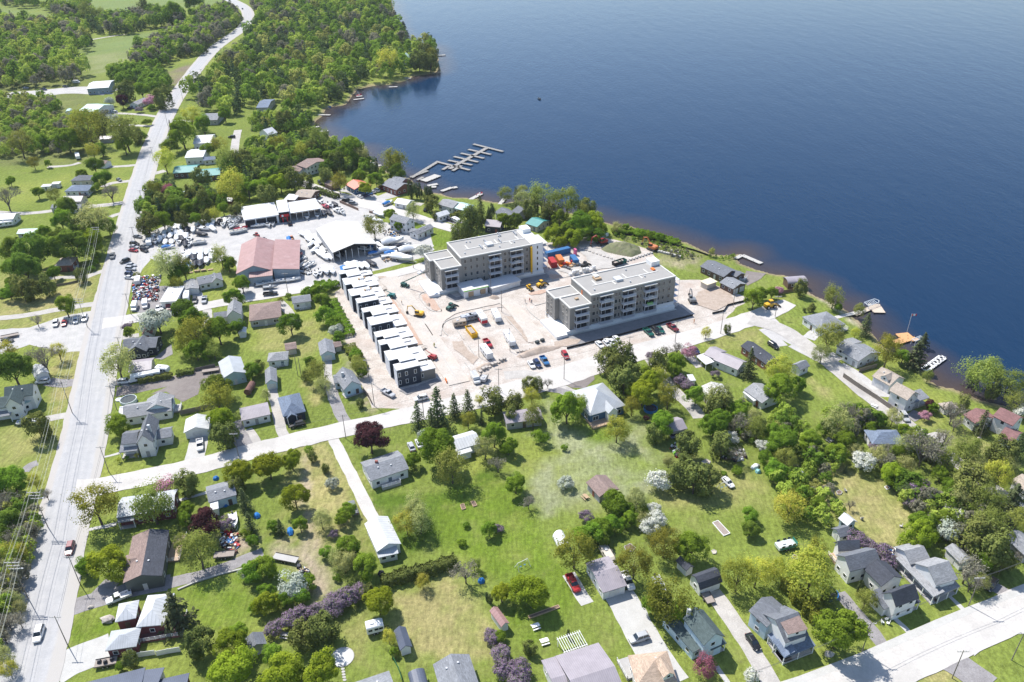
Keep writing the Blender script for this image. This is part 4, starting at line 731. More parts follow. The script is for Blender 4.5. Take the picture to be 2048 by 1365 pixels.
 ('cottage', 'white cottage with pale roof behind the row of dark cypress', 'cottage', [('D', '1450,268 1570,300 1610,245', g1, 3.0, 1.5, 'lg', 'w')], 'pale-roofed shore cottage'),
 ('cottage', 'shore cottage with pale teal roof', 'cottage', [('D', '1560,292 1660,318 1725,270', g1, 2.9, 1.4, 'pt', 'w')], 'pale teal shore cottage'),
 ('cottage', 'narrow white cottage beside the shore road', 'cottage', [('D', '1410,345 1460,370 1505,320', g2, 2.9, 1.2, 'wm', 'w', dict(step=2))], 'narrow white cottage'),
 ('garage', 'white garage on the corner of the shore road', 'garage', [('D', '1100,255 1205,275 1232,232', g1, 2.7, 1.2, 'wm', 'w', dict(gar=(1,)))], 'white corner garage'),
 ('cottage', 'dark grey roofed cottage behind the tall shore spruce', 'cottage', [('D', '1905,330 1990,385 2060,330', g1, 3.0, 1.8, 'sl', 'gy')], 'dark grey shore cottage'),
 ('house', 'navy house with brown-grey roof behind the left apartment block', 'house', [('D', '1822,440 1950,452 1978,400', g1, 3.4, 1.8, 'lm', 'nv')], 'navy house by the apartments'),
 ('house', 'large brown house with grey shingled roof at the shore parking lot', 'house', [('D', '1000,110 1120,155 1222,100', g1, 3.4, 2.0, 'gr', 'rd'), ('D', '1060,85 1150,110 1200,60', g1, 4.4, 2.0, 'gr', 'rd', dict(door=None))], 'large brown shore house'),
 ('house', 'blue house with orange-red roof beside the parked cars', 'house', [('D', '712,108 785,150 882,95', g1, 3.2, 1.6, 'om2', 'bu')], 'orange-roofed blue house'),
 ('shed', 'brown shed beside the orange-roofed house', 'shed', [('D', '540,98 600,125 625,85', g1, 2.6, 1.0, 'br', 'bn', dict(win=()))]),
 ('house', 'house with patched beige and white roof behind the boat showroom', 'house', [('D', '300,205 440,215 430,150', g1, 3.2, 1.4, 'bg', 'bn'), ('D', '222,228 310,235 6', 's1', 2.8, .8, 'wm', 'bn', dict(door=None))], 'patched-roof house'),
 ('cottage', 'grey-roofed cottage with white gable under the shore willows', 'cottage', [('E', '0,318 45,350 105,300', g1, 3.0, 2.0, 'sl', 'gy')], 'grey cottage under the willows'),
 ('cottage', 'cottage with bright teal roof behind the left apartment block', 'cottage', [('E', '105,420 200,450 262,385', g1, 2.8, 1.4, 'tm', 'be')], 'bright teal-roofed cottage'),
 # --- far
 ('barn', 'blue-grey steel barn with white roof in the far gravel lot', 'barn', [('A', '690,712 868,700 862,645', g1, 4.6, 1.4, 'wm', 'gp')], 'far steel barn'),
 ('house', 'large white house with pale green roof on the far lawn', 'house', [('A', '625,885 760,895 790,830', g1, 4.6, 2.2, 'pt', 'w')], 'large white far house'),
 ('cottage', 'small white cottage under the far maples by the highway', 'cottage', [('A', '1028,835 1100,838 1112,795', g2, 3.0, 1.6, 'lg', 'w')], 'small far white cottage'),
 ('shed', 'pale arched shelter beside the large white far house', 'shed', [('A', '520,905 575,900 7', 'r2', 1.6, 1.4, 'pt', 'w', dict(win=(), door=None))]),
 ('house', 'grey-roofed house behind the yellow-green tree right of the highway', 'house', [('A', '1575,965 1735,960 1725,905', g1, 3.4, 1.8, 'gr', 'gy')], 'grey house right of the far highway'),
 ('house', 'white house with split roof among the trees right of the highway', 'house', [('A', '1540,1150 1690,1140 1650,1078', g1, 4.4, 2.0, 'wm', 'w')], 'white split-roof house'),
 ('house', 'white flat-fronted house beside the blue-roofed annex', 'house', [('A', '1472,1262 1622,1255 1610,1190', g1, 4.4, 1.2, 'wm', 'w'), ('A', '1622,1285 1722,1275 6', g1, 2.8, 1.2, 'bl', 'w', dict(door=None))], 'white house with blue annex'),
 ('shed', 'mauve shed in the bushes left of the far highway', 'shed', [('A', '790,1115 890,1110 6', g1, 2.6, 1.2, 'lm', 'gy', dict(win=()))]),
 ('shed', 'brown-roofed shed beside the pale drive left of the highway', 'shed', [('A', '715,1305 840,1312 6', g1, 2.8, 1.2, 'br', 'w', dict(win=()))]),
 ('house', 'blue-grey roofed house in the woods by the bay', 'house', [('B', '0,862 95,860 85,795', g1, 3.6, 1.6, 'bl', 'gy')], 'blue-grey house in the woods'),
 ('house', 'white house with bright gable roof above the bay', 'house', [('B', '22,1058 100,1080 7', g2, 4.4, 2.6, 'wm', 'w', dict(door=None)), ('B', '95,1070 150,1060 6', g1, 3.4, 1.4, 'wm', 'w')], 'bright gabled house above the bay'),
 ('house', 'white house with brown-grey roof between the shore trees', 'house', [('B', '320,1318 400,1345 525,1270', g1, 4.8, 1.6, 'br', 'w', dict(step=2.4)), ('B', '260,1360 350,1372 8', g1, 3.0, 1.2, 'br', 'w', dict(door=None))], 'brown-grey shore house'),
 ('house', 'white house showing above the trees of the point', 'house', [('B', '910,318 1000,318 10', g1, 6.5, 1.6, 'wm', 'w')], 'white house on the point'),
 ('cottage', 'pale teal gabled cottage among the pines of the point', 'cottage', [('B', '1150,462 1222,462 8', g2, 6.0, 2.6, 'pt', 'w')], 'teal cottage on the point'),
 ('shed', 'white boat shelter at the water beside the pines of the point', 'boathouse', [('B', '1210,362 1262,362 8', f1, 2.6, 0, 'wm', 'w', dict(open=True))]),
]
for hspec in HOUSES: house(*hspec)
# ------------------------------------------------------------------ marina buildings
house('showroom', 'long white-roofed boat showroom with dark red entrance at the back of the yard', 'showroom', [('Q', '240,388 690,320 602,182', 's1', 4.2, .9, 'wm', 'w', dict(win=(), door=None)), ('Q', '682,292 824,274 776,140', 's1', 5.4, .7, 'wm', 'bk', dict(win=(), door=None)), ('Q', '824,302 1228,238 1182,125', 's1', 4.2, .9, 'wm', 'w', dict(open=(0,), back=(1, 2, 3)))], 'boat showroom')
_f = frame_of('Q', '140,1078 608,1030 455,672', 4.8); _fq = W('Q', 953, 1006, 4.4)[:2]; _L2 = (np.array(_fq)-_f[0])@_f[1]-_f[3]
_f2 = (_f[0]+_f[1]*(_f[3]-.05)-_f[2]*.2, _f[1], _f[2], _L2, _f[4]+.1); _f3 = (_f[0]+_f[1]*_f[3]*.36-_f[2]*3.2, _f[1], _f[2], _f[3]*.64, 3.3)
house('barn', 'large boat barn with faded red metal roof and grey-blue sheet walls', 'barn', [(_f, '', 'g2', 4.8, 3.0, 'rm', 'gp', dict(win=(), door=None)), (_f2, '', 's2', 5.6, -1.4, 'rm', 'gp', dict(win=(), door=None)), (_f3, '', 's1', 4.0, .9, 'rm', 'gp', dict(win=(), door=None))], 'red-roofed boat barn')
house('boat_shed', 'huge open-fronted boat shed with weathered white roof in the middle of the yard', 'boat shed', [('Q', '1376,806 1946,692 1682,402', 'g2', 4.8, 2.2, 'om', 'gy', dict(open=(0,), back=(1, 2, 3)))], 'open boat shed')
_sr = frame_of('Q', '682,292 824,274 776,140', 5.4); A_, u_, v_, Lu_, Lv_ = _sr
_root = [o for o in bpy.data.objects if o.get('label', '').startswith('long white-roofed boat showroom')][0]; _b = np.array(_root.location[:2])
_c = A_+u_*Lu_*.5+v_*.3-_b; _rz = math.atan2(u_[1], u_[0])
MB().box((_c[0], _c[1], 3.4), (Lu_*.8, .2, 1.3), _rz).obj('sign_board', [plain('red_sign', (.55, .02, .03), .5)], _root)
_p = A_+u_*Lu_*.32+v_*.15-_b; MB().box((_p[0], _p[1], 3.4), (.9, .3, .9), _rz).obj('sign_emblem', [WHITE], _root)
for _k in (.3, .7):
    _p = A_+u_*Lu_*_k+v_*.2-_b; MB().box((_p[0], _p[1], 1.2), (.5, .3, 2.4), _rz).obj('entrance_post', [MATS['red_sign']], _root)
_p = A_+u_*Lu_*.5+v_*.3-_b; MB().box((_p[0], _p[1], 1.2), (2.4, .1, 2.2), _rz).obj('entrance_door', [GLASS], _root)
_fr = frame_of('Q', '240,388 690,320 602,182', 4.2); A_, u_, v_, Lu_, Lv_ = _fr; _rz = math.atan2(u_[1], u_[0])
for _k in (.17, .48, .78):
    _p = A_+u_*Lu_*_k+v_*.3-_b; MB().box((_p[0], _p[1], 1.75), (4.6, .12, 3.5), _rz).obj('bay_shade', [plain('dark_bay', (.02, .022, .028), .7)], _root)  # dark panel painted for the shade inside each open bay

# ------------------------------------------------------------------ apartment blocks
BEIGE = siding('taupe_brick_cladding', (.225, .215, .20), row=.25); WWRAP = plain('white_board', (.68, .69, .70), .7, var=.05); PARA = plain('parapet_white', (.56, .55, .52), .7, var=.05)
ROOFM = plain('apartment_roof', (.31, .30, .285), .85, var=.06, scale=.3); RAIL = plain('balcony_rail', (.62, .63, .66), .5); DKP = glass('dark_door_glass', (.015, .018, .024)); PODM = plain('podium_white', (.80, .79, .77), .7, var=.06)
YEL = plain('yellow_plastic', (.75, .42, .01), .5); ORG = plain('orange_plastic', (.72, .18, .03), .5); TIMB = plain('raw_timber', (.42, .30, .19), .8); BLUEP = plain('blue_paint', (.02, .16, .42), .5); GREENP = plain('green_trim', (.25, .62, .08), .6)
def apartment(label, short, reg, A, B, BL, wA, wBL, hm, hw, balc, wbalc, wins, wwins, white_end=None):
    p = lambda t, z: np.array(W(reg, *t, z)[:2])
    a, b, bl = p(A, hm), p(B, hm), p(BL, hm); u = b-a; Lu = np.hypot(*u); u /= Lu; v = np.array([-u[1], u[0]])
    if (bl-a)@v < 0: v = -v
    Lv = (bl-a)@v; wa, wb = p(wA, hw), p(wBL, hw); s0 = (wa-a)@u; t1 = (wb-wa)@v; t0 = (wa-a)@v
    rz = math.atan2(u[1], u[0]); root = empty('apartment_building', (a[0], a[1], 0), rz); tag(root, label, 'building')
    # local frame: x along the front, y to the back, origin at the front left corner of the tall part
    yd = 1 if (np.array([-u[1], u[0]])@v) > 0 else -1
    bx = lambda x0, x1, y0, y1, z0, z1: (((x0+x1)/2, (y0+y1)/2*yd, (z0+z1)/2), (x1-x0, y1-y0, z1-z0))
    def box(name, mt, *q, parent=root):
        c, d = bx(*q); return MB().box(c, d).obj(name, [mt], parent)
    zb = 1.7; sh = (hm-.5-zb)/4
    xe = Lu if white_end is None else Lu*white_end
    box('wall', BEIGE, 0, xe, 0, Lv, zb, hm-.35)
    if white_end is not None: box('wall', WWRAP, xe, Lu, -.15, Lv, 0, hm-.2)
    box('wall', BEIGE, s0, 0, t0, t0+t1*.55, zb, hw-.35); box('wall', BEIGE, s0-1.6, 0, t0+t1*.55, t0+t1, zb, hw-.35)
    box('wall', BEIGE, s0+.9, -.1, t0+t1*.42, t0+t1*.62, zb, hw-.3)
    def roof(x0, x1, y0, y1, h):
        r = box('roof', ROOFM, x0, x1, y0, y1, h-.35, h-.28); w_ = .45
        for q in ((x0-.1, x1+.1, y0-.1, y0+w_), (x0-.1, x1+.1, y1-w_, y1+.1), (x0-.1, x0+w_, y0+w_, y1-w_), (x1-w_, x1+.1, y0+w_, y1-w_)): box('parapet', PARA, *q, h-.4, h+.05, parent=r)
        return r
    rm = roof(0, Lu, 0, Lv, hm); rw = roof(s0, -.02, t0, t0+t1*.55, hw); roof(s0-1.6, -.02, t0+t1*.55+.02, t0+t1, hw-.004)
    box('podium', PODM, s0-1.5, Lu+.2, -1.0, Lv+.8, 0, zb); box('podium', PODM, s0-6.0, s0-1.5, t0-1.5, t0+t1*.75, 0, zb-.5)
    box('podium_edge', PARA, s0-6.0, Lu+.6, -1.7, -1.2, 0, .35)
    def window(x, z, wd, ht, par=root, m=GLASS):
        f, pn = win_meshes_dark(wd, ht); fo = link('window', f, root, (x, -.05*yd, z), (0, 0, 0 if yd < 0 else math.pi)); link('pane', pn, fo)
    def balcony(xc, z, y=0.0, wdt=5.4, posts=True):
        s = box('balcony', RAIL, xc-wdt/2, xc+wdt/2, y-1.7, y, z-.12, z+.1); r = MB()
        for q in ((xc-wdt/2, y-1.68, xc+wdt/2, y-1.68), (xc-wdt/2, y-1.68, xc-wdt/2, y), (xc+wdt/2, y-1.68, xc+wdt/2, y)):
            for zz in (z+.25, z+.65, z+1.05): r.tube((q[0], q[1]*yd, zz), (q[2], q[3]*yd, zz), .045, 4)
            L = abs(q[2]-q[0])+abs(q[3]-q[1]); n = max(2, int(L/.45))
            for j in range(n+1): r.box((q[0]+(q[2]-q[0])*j/n, (q[1]+(q[3]-q[1])*j/n)*yd, z+.55), (.05, .05, 1.1))
        r.obj('railing', [RAIL], s)
        d = box('balcony_door', DKP, xc-wdt*.42, xc+wdt*.42, y-.06, y+.02, z+.1, z+2.3); box('door_frame', RAIL, xc-.06, xc+.06, y-.1, y-.06, z+.1, z+2.3, parent=d)
        if posts:
            for sx in (-1, 1): box('balcony_post', RAIL, xc+sx*(wdt/2-.1)-.07, xc+sx*(wdt/2-.1)+.07, y-1.62, y-1.48, z+.1, z+sh-.12, parent=s)
        if rng.random() < .35: box('stored_sheets', [PARA, GREENP, plain('foam_board', (.45, .55, .6), .6)][int(rng.integers(3))], xc-1, xc+1.3, y-1.3, y-.4, z+.1, z+.9, parent=s)
    for fx in balc:
        for k in range(4): balcony(Lu*fx, zb+sh*k, posts=k < 3)
        box('canopy', PARA, Lu*fx-2.8, Lu*fx+2.8, -1.0, 0, zb+sh*4-.65, zb+sh*4-.45)
    for fx in wbalc:
        for k in range(3): balcony(s0*(1-fx), zb+sh*k, t0, posts=k < 2)
        box('canopy', PARA, s0*(1-fx)-2.8, s0*(1-fx)+2.8, t0-1.0, t0, zb+sh*3-.65, zb+sh*3-.45)
    for fx, wd in wins:
        for k in range(4): window(Lu*fx, zb+sh*(k+.52), wd, 1.6)
    for fx, wd in wwins:
        for k in range(3): window(s0*(1-fx), zb+sh*(k+.52), wd, 1.6)
    # the windows of the left end wall
    for ty in (.15, .32, .72, .9):
        for k in range(3):
            f, pn = win_meshes_dark(1.1, 1.5); xx = s0 if ty < .55 else s0-1.6; fo = link('window', f, root, (xx-.05, (t0+t1*ty)*yd, zb+sh*(k+.52)), (0, 0, math.pi/2)); link('pane', pn, fo)
    # ribs and plant on the roof
    box('roof_curb', PARA, Lu*.12, Lu*.9, Lv*.42, Lv*.42+.5, hm-.28, hm-.12, parent=rm)
    for fx in (.16, .34, .52, .66, .78): box('roof_curb', PARA, Lu*fx, Lu*fx+.5, Lv*(.25 if fx in (.34, .66) else .42), Lv*(.42 if fx in (.34, .66) else .68), hm-.28, hm-.13, parent=rm)
    box('roof_hatch', VENT, Lu*.38, Lu*.46, Lv*.35, Lv*.55, hm-.28, hm+.6, parent=rm); box('stair_head', PODM, Lu*.9, Lu*1.0, Lv*.72, Lv*.98, hm-.3, hm+1.6, parent=rm)
    for fx, fy in ((.2, .8), (.24, .78), (.7, .3), (.08, .2), (.5, .2), (.6, .8)): box('roof_vent', VENT, Lu*fx, Lu*fx+.5, Lv*fy, Lv*fy+.5, hm-.28, hm+.3, parent=rm)
    LANDMARKS.append((short, a+u*Lu/2+v*Lv/2)); OCC.append(((a, u, v, Lu, Lv), hm))
    return root, box, Lu, Lv, s0, t0, t1, zb, sh, yd, rm, rw, hm, hw
_wd = {}
def win_meshes_dark(wd, ht):
    k = (wd, ht)
    if k not in _wd:
        fm = plain('taupe_frame', (.42, .40, .37), .6); b = MB(); t = .09
        b.box((0, .02, ht/2-t/2), (wd, .1, t)).box((0, .02, -ht/2+t/2), (wd, .12, t)).box((-wd/2+t/2, .02, 0), (t, .1, ht-2*t)).box((wd/2-t/2, .02, 0), (t, .1, ht-2*t))
        _wd[k] = (b.mesh('window_frame', [fm]), MB().box((0, .03, 0), (wd-2*t, .03, ht-2*t)).mesh('pane', [GLASS]))
    return _wd[k]
r2 = apartment('four-storey taupe apartment block with white balconies beside the side street', 'right apartment block', 'U', (610, 600), (1725, 345), (345, 370), (330, 770), (75, 520), 14.0, 11.0, (.17, .43, .69), (.52,),
    [(.035, 1.3), (.075, .8), (.29, 1.3), (.33, .8), (.545, 1.3), (.585, .8), (.80, 1.4), (.86, .9), (.93, 1.2)], [(.93, 1.3), (.86, .8), (.1, .9)])
root, box, Lu, Lv, s0, t0, t1, zb, sh, yd, rm, rw, hm, hw = r2
box('white_panel', WWRAP, Lu*.78, Lu+.05, -.25, -.1, 0, zb+1.6); box('timber_stack', TIMB, Lu*.2, Lu*.27, Lv*.62, Lv*.8, hm-.28, hm+.5, parent=rm); box('membrane_rolls', PARA, Lu*.21, Lu*.26, Lv*.7, Lv*.85, hm-.28, hm+.9, parent=rm)
box('orange_sheeting', ORG, Lu*.86, Lu*.89, Lv*.5, Lv*.62, hm-.28, hm+.3, parent=rm); box('timber_stack', TIMB, s0*.45, s0*.3, t0+t1*.3, t0+t1*.36, hw-.28, hw+.3, parent=rw); box('orange_sheeting', ORG, -.06, -.02, Lv*.42, Lv*.47, hw, hw+1.8)
def scaffold(root, x0, x1, y0, y1, h, yd):
    b = MB(); n = max(2, int(abs(y1-y0)/2.4)+1)
    for j in range(n):
        y = y0+(y1-y0)*j/(n-1)
        for x in (x0, x1): b.tube((x, y*yd, 0), (x, y*yd, h), .06, 4)
    so = b.obj('scaffold', [RAIL], root)
    for z in np.arange(2.2, h, 2.4): MB().box(((x0+x1)/2, (y0+y1)/2*yd, z), (x1-x0, abs(y1-y0), .08)).obj('scaffold_deck', [plain('scaffold_mesh', (.58, .60, .68), .6)], so)
scaffold(root, Lu+.4, Lu+2.4, .5, Lv*.6, hm-2, yd)
r1 = apartment('four-storey taupe apartment block with white wrapped end wall and yellow debris chute', 'left apartment block', 'V', (535, 570), (1618, 362), (350, 365), (275, 720), (95, 505), 14.0, 11.0, (.40, .665), (.48,),
    [(.05, 1.2), (.12, 1.0), (.19, 1.2), (.27, .9), (.53, 1.3), (.58, .9), (.80, 1.3)], [(.92, 1.3), (.85, .9)], .865)
root, box, Lu, Lv, s0, t0, t1, zb, sh, yd, rm, rw, hm, hw = r1
box('debris_chute', YEL, Lu*.84, Lu*.86, -1.0, -.25, 1.0, hm-.8)
for k in range(5): box('end_window', GLASS, Lu*.925, Lu*.94, -.19, -.14, 1.6+2.5*k, 2.9+2.5*k)
box('canopy', PARA, Lu-.1, Lu+2.6, .5, Lv*.6, hm-1.2, hm-.9); scaffold(root, Lu+.4, Lu+2.4, .5, Lv*.6, hm-1.3, yd)
for k, (fx, fy) in enumerate([(.4, .55), (.3, .3), (.56, .45), (.62, .8), (.8, .7)]):
    for j in range(5): box('roof_stack', VENT, Lu*fx+.1+(j % 2)*.3, Lu*fx+.5+(j % 2)*.3, Lv*fy+j*.7, Lv*fy+j*.7+.4, hm-.28, hm+.5, parent=rm)
# the low white annex in front of the left block
house('annex', 'low white annex with bright green fascia in front of the left apartment block', 'annex', [('V', '575,1010 905,937 832,828', f1, 3.6, 0, 'wmem', 'w', dict(win=(0,), ws=(1.8, 1.8), step=3.4, th=.35, door=None)), ('V', '945,975 1336,862 1272,748', f1, 2.6, 0, 'wmem', 'w', dict(win=(), door=None, th=.5))], 'white annex')
_fr = frame_of('V', '575,1010 905,937 832,828', 3.6); A_, u_, v_, Lu_, Lv_ = _fr; _root = [o for o in bpy.data.objects if o.get('label', '').startswith('low white annex')][0]; _b = np.array(_root.location[:2]); _rz = math.atan2(u_[1], u_[0])
_p = A_+u_*Lu_*.5-v_*.06-_b; MB().box((_p[0], _p[1], 3.42), (Lu_, .1, .4), _rz).obj('fascia', [GREENP], _root)
for _k in (.3, .78): _p = A_+u_*Lu_*_k+v_*.3-_b; MB().box((_p[0], _p[1], 1.4), (2.2, .14, 2.2), _rz).obj('plywood_panel', [TIMB], _root)

# ------------------------------------------------------------------ town houses, one per corner read from the photograph
NAVYC = siding('navy_metal_cladding', (.026, .036, .055), vertical=True, row=.5); TAUPE = siding('taupe_siding', (.20, .19, .17), row=.22); LITE = siding('sunlit_side_white', (.64, .66, .70), row=1.2)  # LITE: sunlit look of the left walls put into their colour
ua = np.array(W('Y', 800, 755, 7)[:2]); ub = np.array(W('Y', 1205, 660, 7)[:2]); tu = ub-ua; TL = np.hypot(*tu); tu /= TL; tv = np.array([-tu[1], tu[0]]); tv = tv if tv[1] > 0 else -tv
corners = [(684, 579), (695.2, 600.9), (706.9, 623.8), (719.8, 638.4), (730.9, 657.2), (746, 683.7), (757, 708), (764.5, 723.9), (782, 755.5), (796.7, 776)]
cw = [np.array(P(*c)[:2]) for c in corners]; cw = [cw[0]+tv*5.5]+cw; FULLF = (4, 6, 10)
ordn = ['farthest', 'second farthest', 'third farthest', 'fourth farthest', 'fifth farthest', 'fifth nearest', 'fourth nearest', 'third nearest', 'second nearest', 'nearest']
for i in range(1, len(cw)):
    c = cw[i]; dep = max(3.5, (cw[i-1]-c)@tv); rz = math.atan2(tu[1], tu[0]); root = empty('townhouse', (c[0], c[1], 0), rz)
    tag(root, f'{ordn[i-1]} of the ten navy flat-roofed townhouses on the building site', 'townhouse', 'new navy townhouses in a row')
    hh = 6.7; yd = 1 if np.array([-tu[1], tu[0]])@tv > 0 else -1; Lx = TL
    def bb(name, mt, x0, x1, y0, y1, z0, z1, par=root): return MB().box(((x0+x1)/2, (y0+y1)/2*yd, (z0+z1)/2), (x1-x0, y1-y0, z1-z0)).obj(name, [mt], par)
    d = dep*(.58 if i-1 not in FULLF else .42)
    bb('wall', NAVYC, .12, Lx, 0, d, 0, hh); bb('side_wall', LITE, 0, .12, .05, d-.05, 0, hh-.02)
    r = bb('roof', ROOFS['wmem'], -.1, Lx+.1, -.1, d+.02, hh, hh+.2)
    if i-1 not in FULLF:
        y1 = dep-.05; bb('wall', NAVYC, 2.6, Lx-.4, d+.03, y1, 0, hh+.55); r2_ = bb('roof', ROOFS['wmem'], 2.5, Lx-.3, d-.25, y1, hh+.55, hh+.75); bb('gutter', WHITE, 2.35, 2.5, d, y1, hh+.2, hh+.6, r2_)
    g = bb('garage_wall', TAUPE, Lx, Lx+5.2, .5, dep*.8, 0, 3.9); bb('garage_roof', ROOFS['wmem'], Lx+.02, Lx+5.4, .35, dep*.82, 3.9, 4.15, g); bb('entry_roof', ROOFS['wmem'], Lx+.6, Lx+3.6, dep*.45, dep*.8, 4.15, 4.5, g)
    if i in FULLF:
        for fx in (.1, .4, .78):
            for z in (1.9, 4.9):
                f, pn = win_meshes(.9, 1.6); fo = link('window', f, root, (Lx*(fx-(.06 if z < 3 and fx > .5 else 0)), -.03*yd, z), (0, 0, 0 if yd < 0 else math.pi)); link('pane', pn, fo)
        f, pn = win_meshes(.8, 1.5); fo = link('window', f, root, (Lx+.7, (.47)*yd, 2.2), (0, 0, 0 if yd < 0 else math.pi)); link('pane', pn, fo)
    if i in (2, 3):
        for q in range(4): bb('roof_material', [TIMB, WHITE, VENT][q % 3], Lx*.7+q*.8, Lx*.7+q*.8+.6, d*.3+.3*(q % 2), d*.5, hh+.2, hh+.7, r)
    OCC.append(((c, tu, tv, Lx+5, dep), hh))
LANDMARKS.append(('navy townhouses', sum(cw)/len(cw)+tu*6))
# ------------------------------------------------------------------ trees and shrubs
def leaf_quads(c, nrm, size, r, elong=1.5):
    """one small rhombic leaf clump per point"""
    n = len(c); t = r.normal(size=(n, 3)); t -= (t*nrm).sum(1)[:, None]*nrm; t /= np.linalg.norm(t, axis=1)[:, None]+1e-9; b = np.cross(nrm, t)
    s = size[:, None]
    bend = nrm*s*.25
    v = np.stack([c-t*s*elong*.5, c-b*s*.5+bend, c+t*s*elong*.5, c+b*s*.5+bend], 1).reshape(-1, 3)
    return v, np.arange(4*n).reshape(n, 4)
def crown_round(seed, nl=34, per=110, ls=.085, squash=.85, lobe=.36, ragged=.12, low=-.55):
    r = np.random.default_rng(seed); d = r.normal(size=(nl*3, 3)); d /= np.linalg.norm(d, axis=1)[:, None]; d = d[d[:, 2] > low][:nl]; nl = len(d)
    rad = r.uniform(.42, .86, nl); cen = d*rad[:, None]; lr = lobe*r.uniform(.55, 1.3, nl)
    C, N = [], []
    for k in range(nl):
        e = r.normal(size=(per, 3))+d[k]*.9+np.array([0, 0, .35]); e /= np.linalg.norm(e, axis=1)[:, None]
        p = cen[k]+e*lr[k]*(r.uniform(.55, 1.0, per)**.5)[:, None]*(1+ragged*r.normal(size=per))[:, None]
        C.append(p); q = e+np.array([0, 0, .25])+r.normal(size=(per, 3))*.24; N.append(q/np.linalg.norm(q, axis=1)[:, None])
    C = np.concatenate(C); N = np.concatenate(N); C[:, 2] *= squash
    return leaf_quads(C, N, ls*r.uniform(.6, 1.3, len(C)), r)
def crown_cone(seed, lv=15, br=9, per=9, ls=.10, droop=.25, top=0.0, width=1.0, height=3.0):
    """spruce: whorls of drooping boughs"""
    r = np.random.default_rng(seed); C, N = [], []
    for i in range(lv):
        f = i/(lv-1); z = height*(f**.95); R = width*(1-f)**.8*r.uniform(.85, 1.1)+.05; nb = max(4, int(br*(1-.5*f)))
        for j in range(nb):
            a = 2*math.pi*(j+r.random())/nb; L = R*r.uniform(.75, 1.1); n = max(3, int(per*(.4+L)))
            s = np.linspace(.15, 1, n); p = np.stack([np.cos(a)*L*s, np.sin(a)*L*s, z-droop*L*s**1.5+.05*r.normal(size=n)], 1)
            side = np.array([-math.sin(a), math.cos(a), 0]); p = p+side*(r.normal(size=n)*.13*(1-.5*s))[:, None]
            C.append(p); q = np.tile([math.cos(a)*.35, math.sin(a)*.35, .9], (n, 1))+r.normal(size=(n, 3))*.35; N.append(q/np.linalg.norm(q, axis=1)[:, None])
    C = np.concatenate(C); N = np.concatenate(N)
    return leaf_quads(C, N, ls*r.uniform(.7, 1.4, len(C)), r, 2.0)
def twig_mesh(seed, depth=4, spread=.55, leafs=0, ls=.05):
    """bare or just budding crown: forking twigs of square section, with a few leaves"""
    r = np.random.default_rng(seed); b = MB(); tips = []
    def grow(p, d, L, rad, k):
        q = p+d*L; b.tube(p, q, rad, 3, 0, rad*.6)
        if k == 0: tips.append(q); return
        for _ in range(int(r.integers(3, 5))):
            e = d+r.normal(size=3)*spread; e[2] += .12; e /= np.linalg.norm(e); grow(p+d*L*r.uniform(.55, 1.0), e, L*r.uniform(.6, .82), rad*.55, k-1)
        tips.append(q)
    for j in range(4):
        a = 2*math.pi*j/4+r.random(); e = np.array([math.cos(a)*.5, math.sin(a)*.5, 1]); e /= np.linalg.norm(e); grow(np.array([0, 0, -.9]), e, .75, .045, depth)
    v = np.array(b.v); f = [tuple(q) for q in b.f]; m = [0]*len(f)
    if leafs:
        t = np.array(tips); k = r.integers(0, len(t), leafs); c = t[k]+r.normal(size=(leafs, 3))*.10; nn = r.normal(size=(leafs, 3)); nn[:, 2] += .6; nn /= np.linalg.norm(nn, axis=1)[:, None]
        lv, lf = leaf_quads(c, nn, ls*r.uniform(.6, 1.4, leafs), r); n0 = len(v); v = np.concatenate([v, lv]); f += [tuple(q+n0) for q in lf]; m += [1]*len(lf)
    return v, f, m
FOL = dict(
 m=foliage('maple_leaves', (.122, .220, .024), (.245, .395, .046)), g=foliage('fresh_green_leaves', (.20, .285, .022), (.33, .425, .042)), d=foliage('deep_green_leaves', (0.107, 0.182, 0.029), (0.194, 0.291, 0.046)),
 y=foliage('yellow_green_leaves', (0.386, 0.461, 0.062), (0.516, 0.516, 0.100)), q=foliage('ochre_green_leaves', (.185, .205, .03), (.30, .315, .055)), o=foliage('olive_buds', (0.278, 0.316, 0.115), (0.448, 0.485, 0.189)),
 v=foliage('willow_leaves', (.21, .27, .055), (.34, .40, .10)), c=foliage('cedar_sprays', (0.100, 0.135, 0.033), (0.198, 0.237, 0.066), .2), s=foliage('spruce_needles', (0.061, 0.094, 0.036), (0.133, 0.174, 0.070), .15),
 p=foliage('purple_leaves', (0.043, 0.019, 0.022), (0.097, 0.039, 0.039), .3, .015), l=foliage('lilac_leaves', (0.151, 0.206, 0.103), (0.217, 0.217, 0.164), .3, .02, .2, (0.345, 0.207, 0.380), .38), w=foliage('white_blossom', (0.431, 0.475, 0.316), (0.598, 0.609, 0.529), .3, .02, .12, (0.759, 0.759, 0.713), .4),
 k=foliage('pink_blossom', (0.414, 0.196, 0.253), (0.598, 0.345, 0.414), .3, .02, .15), b=foliage('grey_buds', (0.230, 0.220, 0.150), (0.330, 0.320, 0.230), .2), t=foliage('redbud_leaves', (0.232, 0.072, 0.102), (0.377, 0.145, 0.189), .3), e=foliage('silver_leaves', (0.399, 0.453, 0.362), (0.517, 0.560, 0.475), .3))
BARK = plain('bark', (.13, .105, .085), .95, var=.3, scale=3); TWIG = plain('twigs', (.23, .205, .185), .95, var=.2, scale=3)
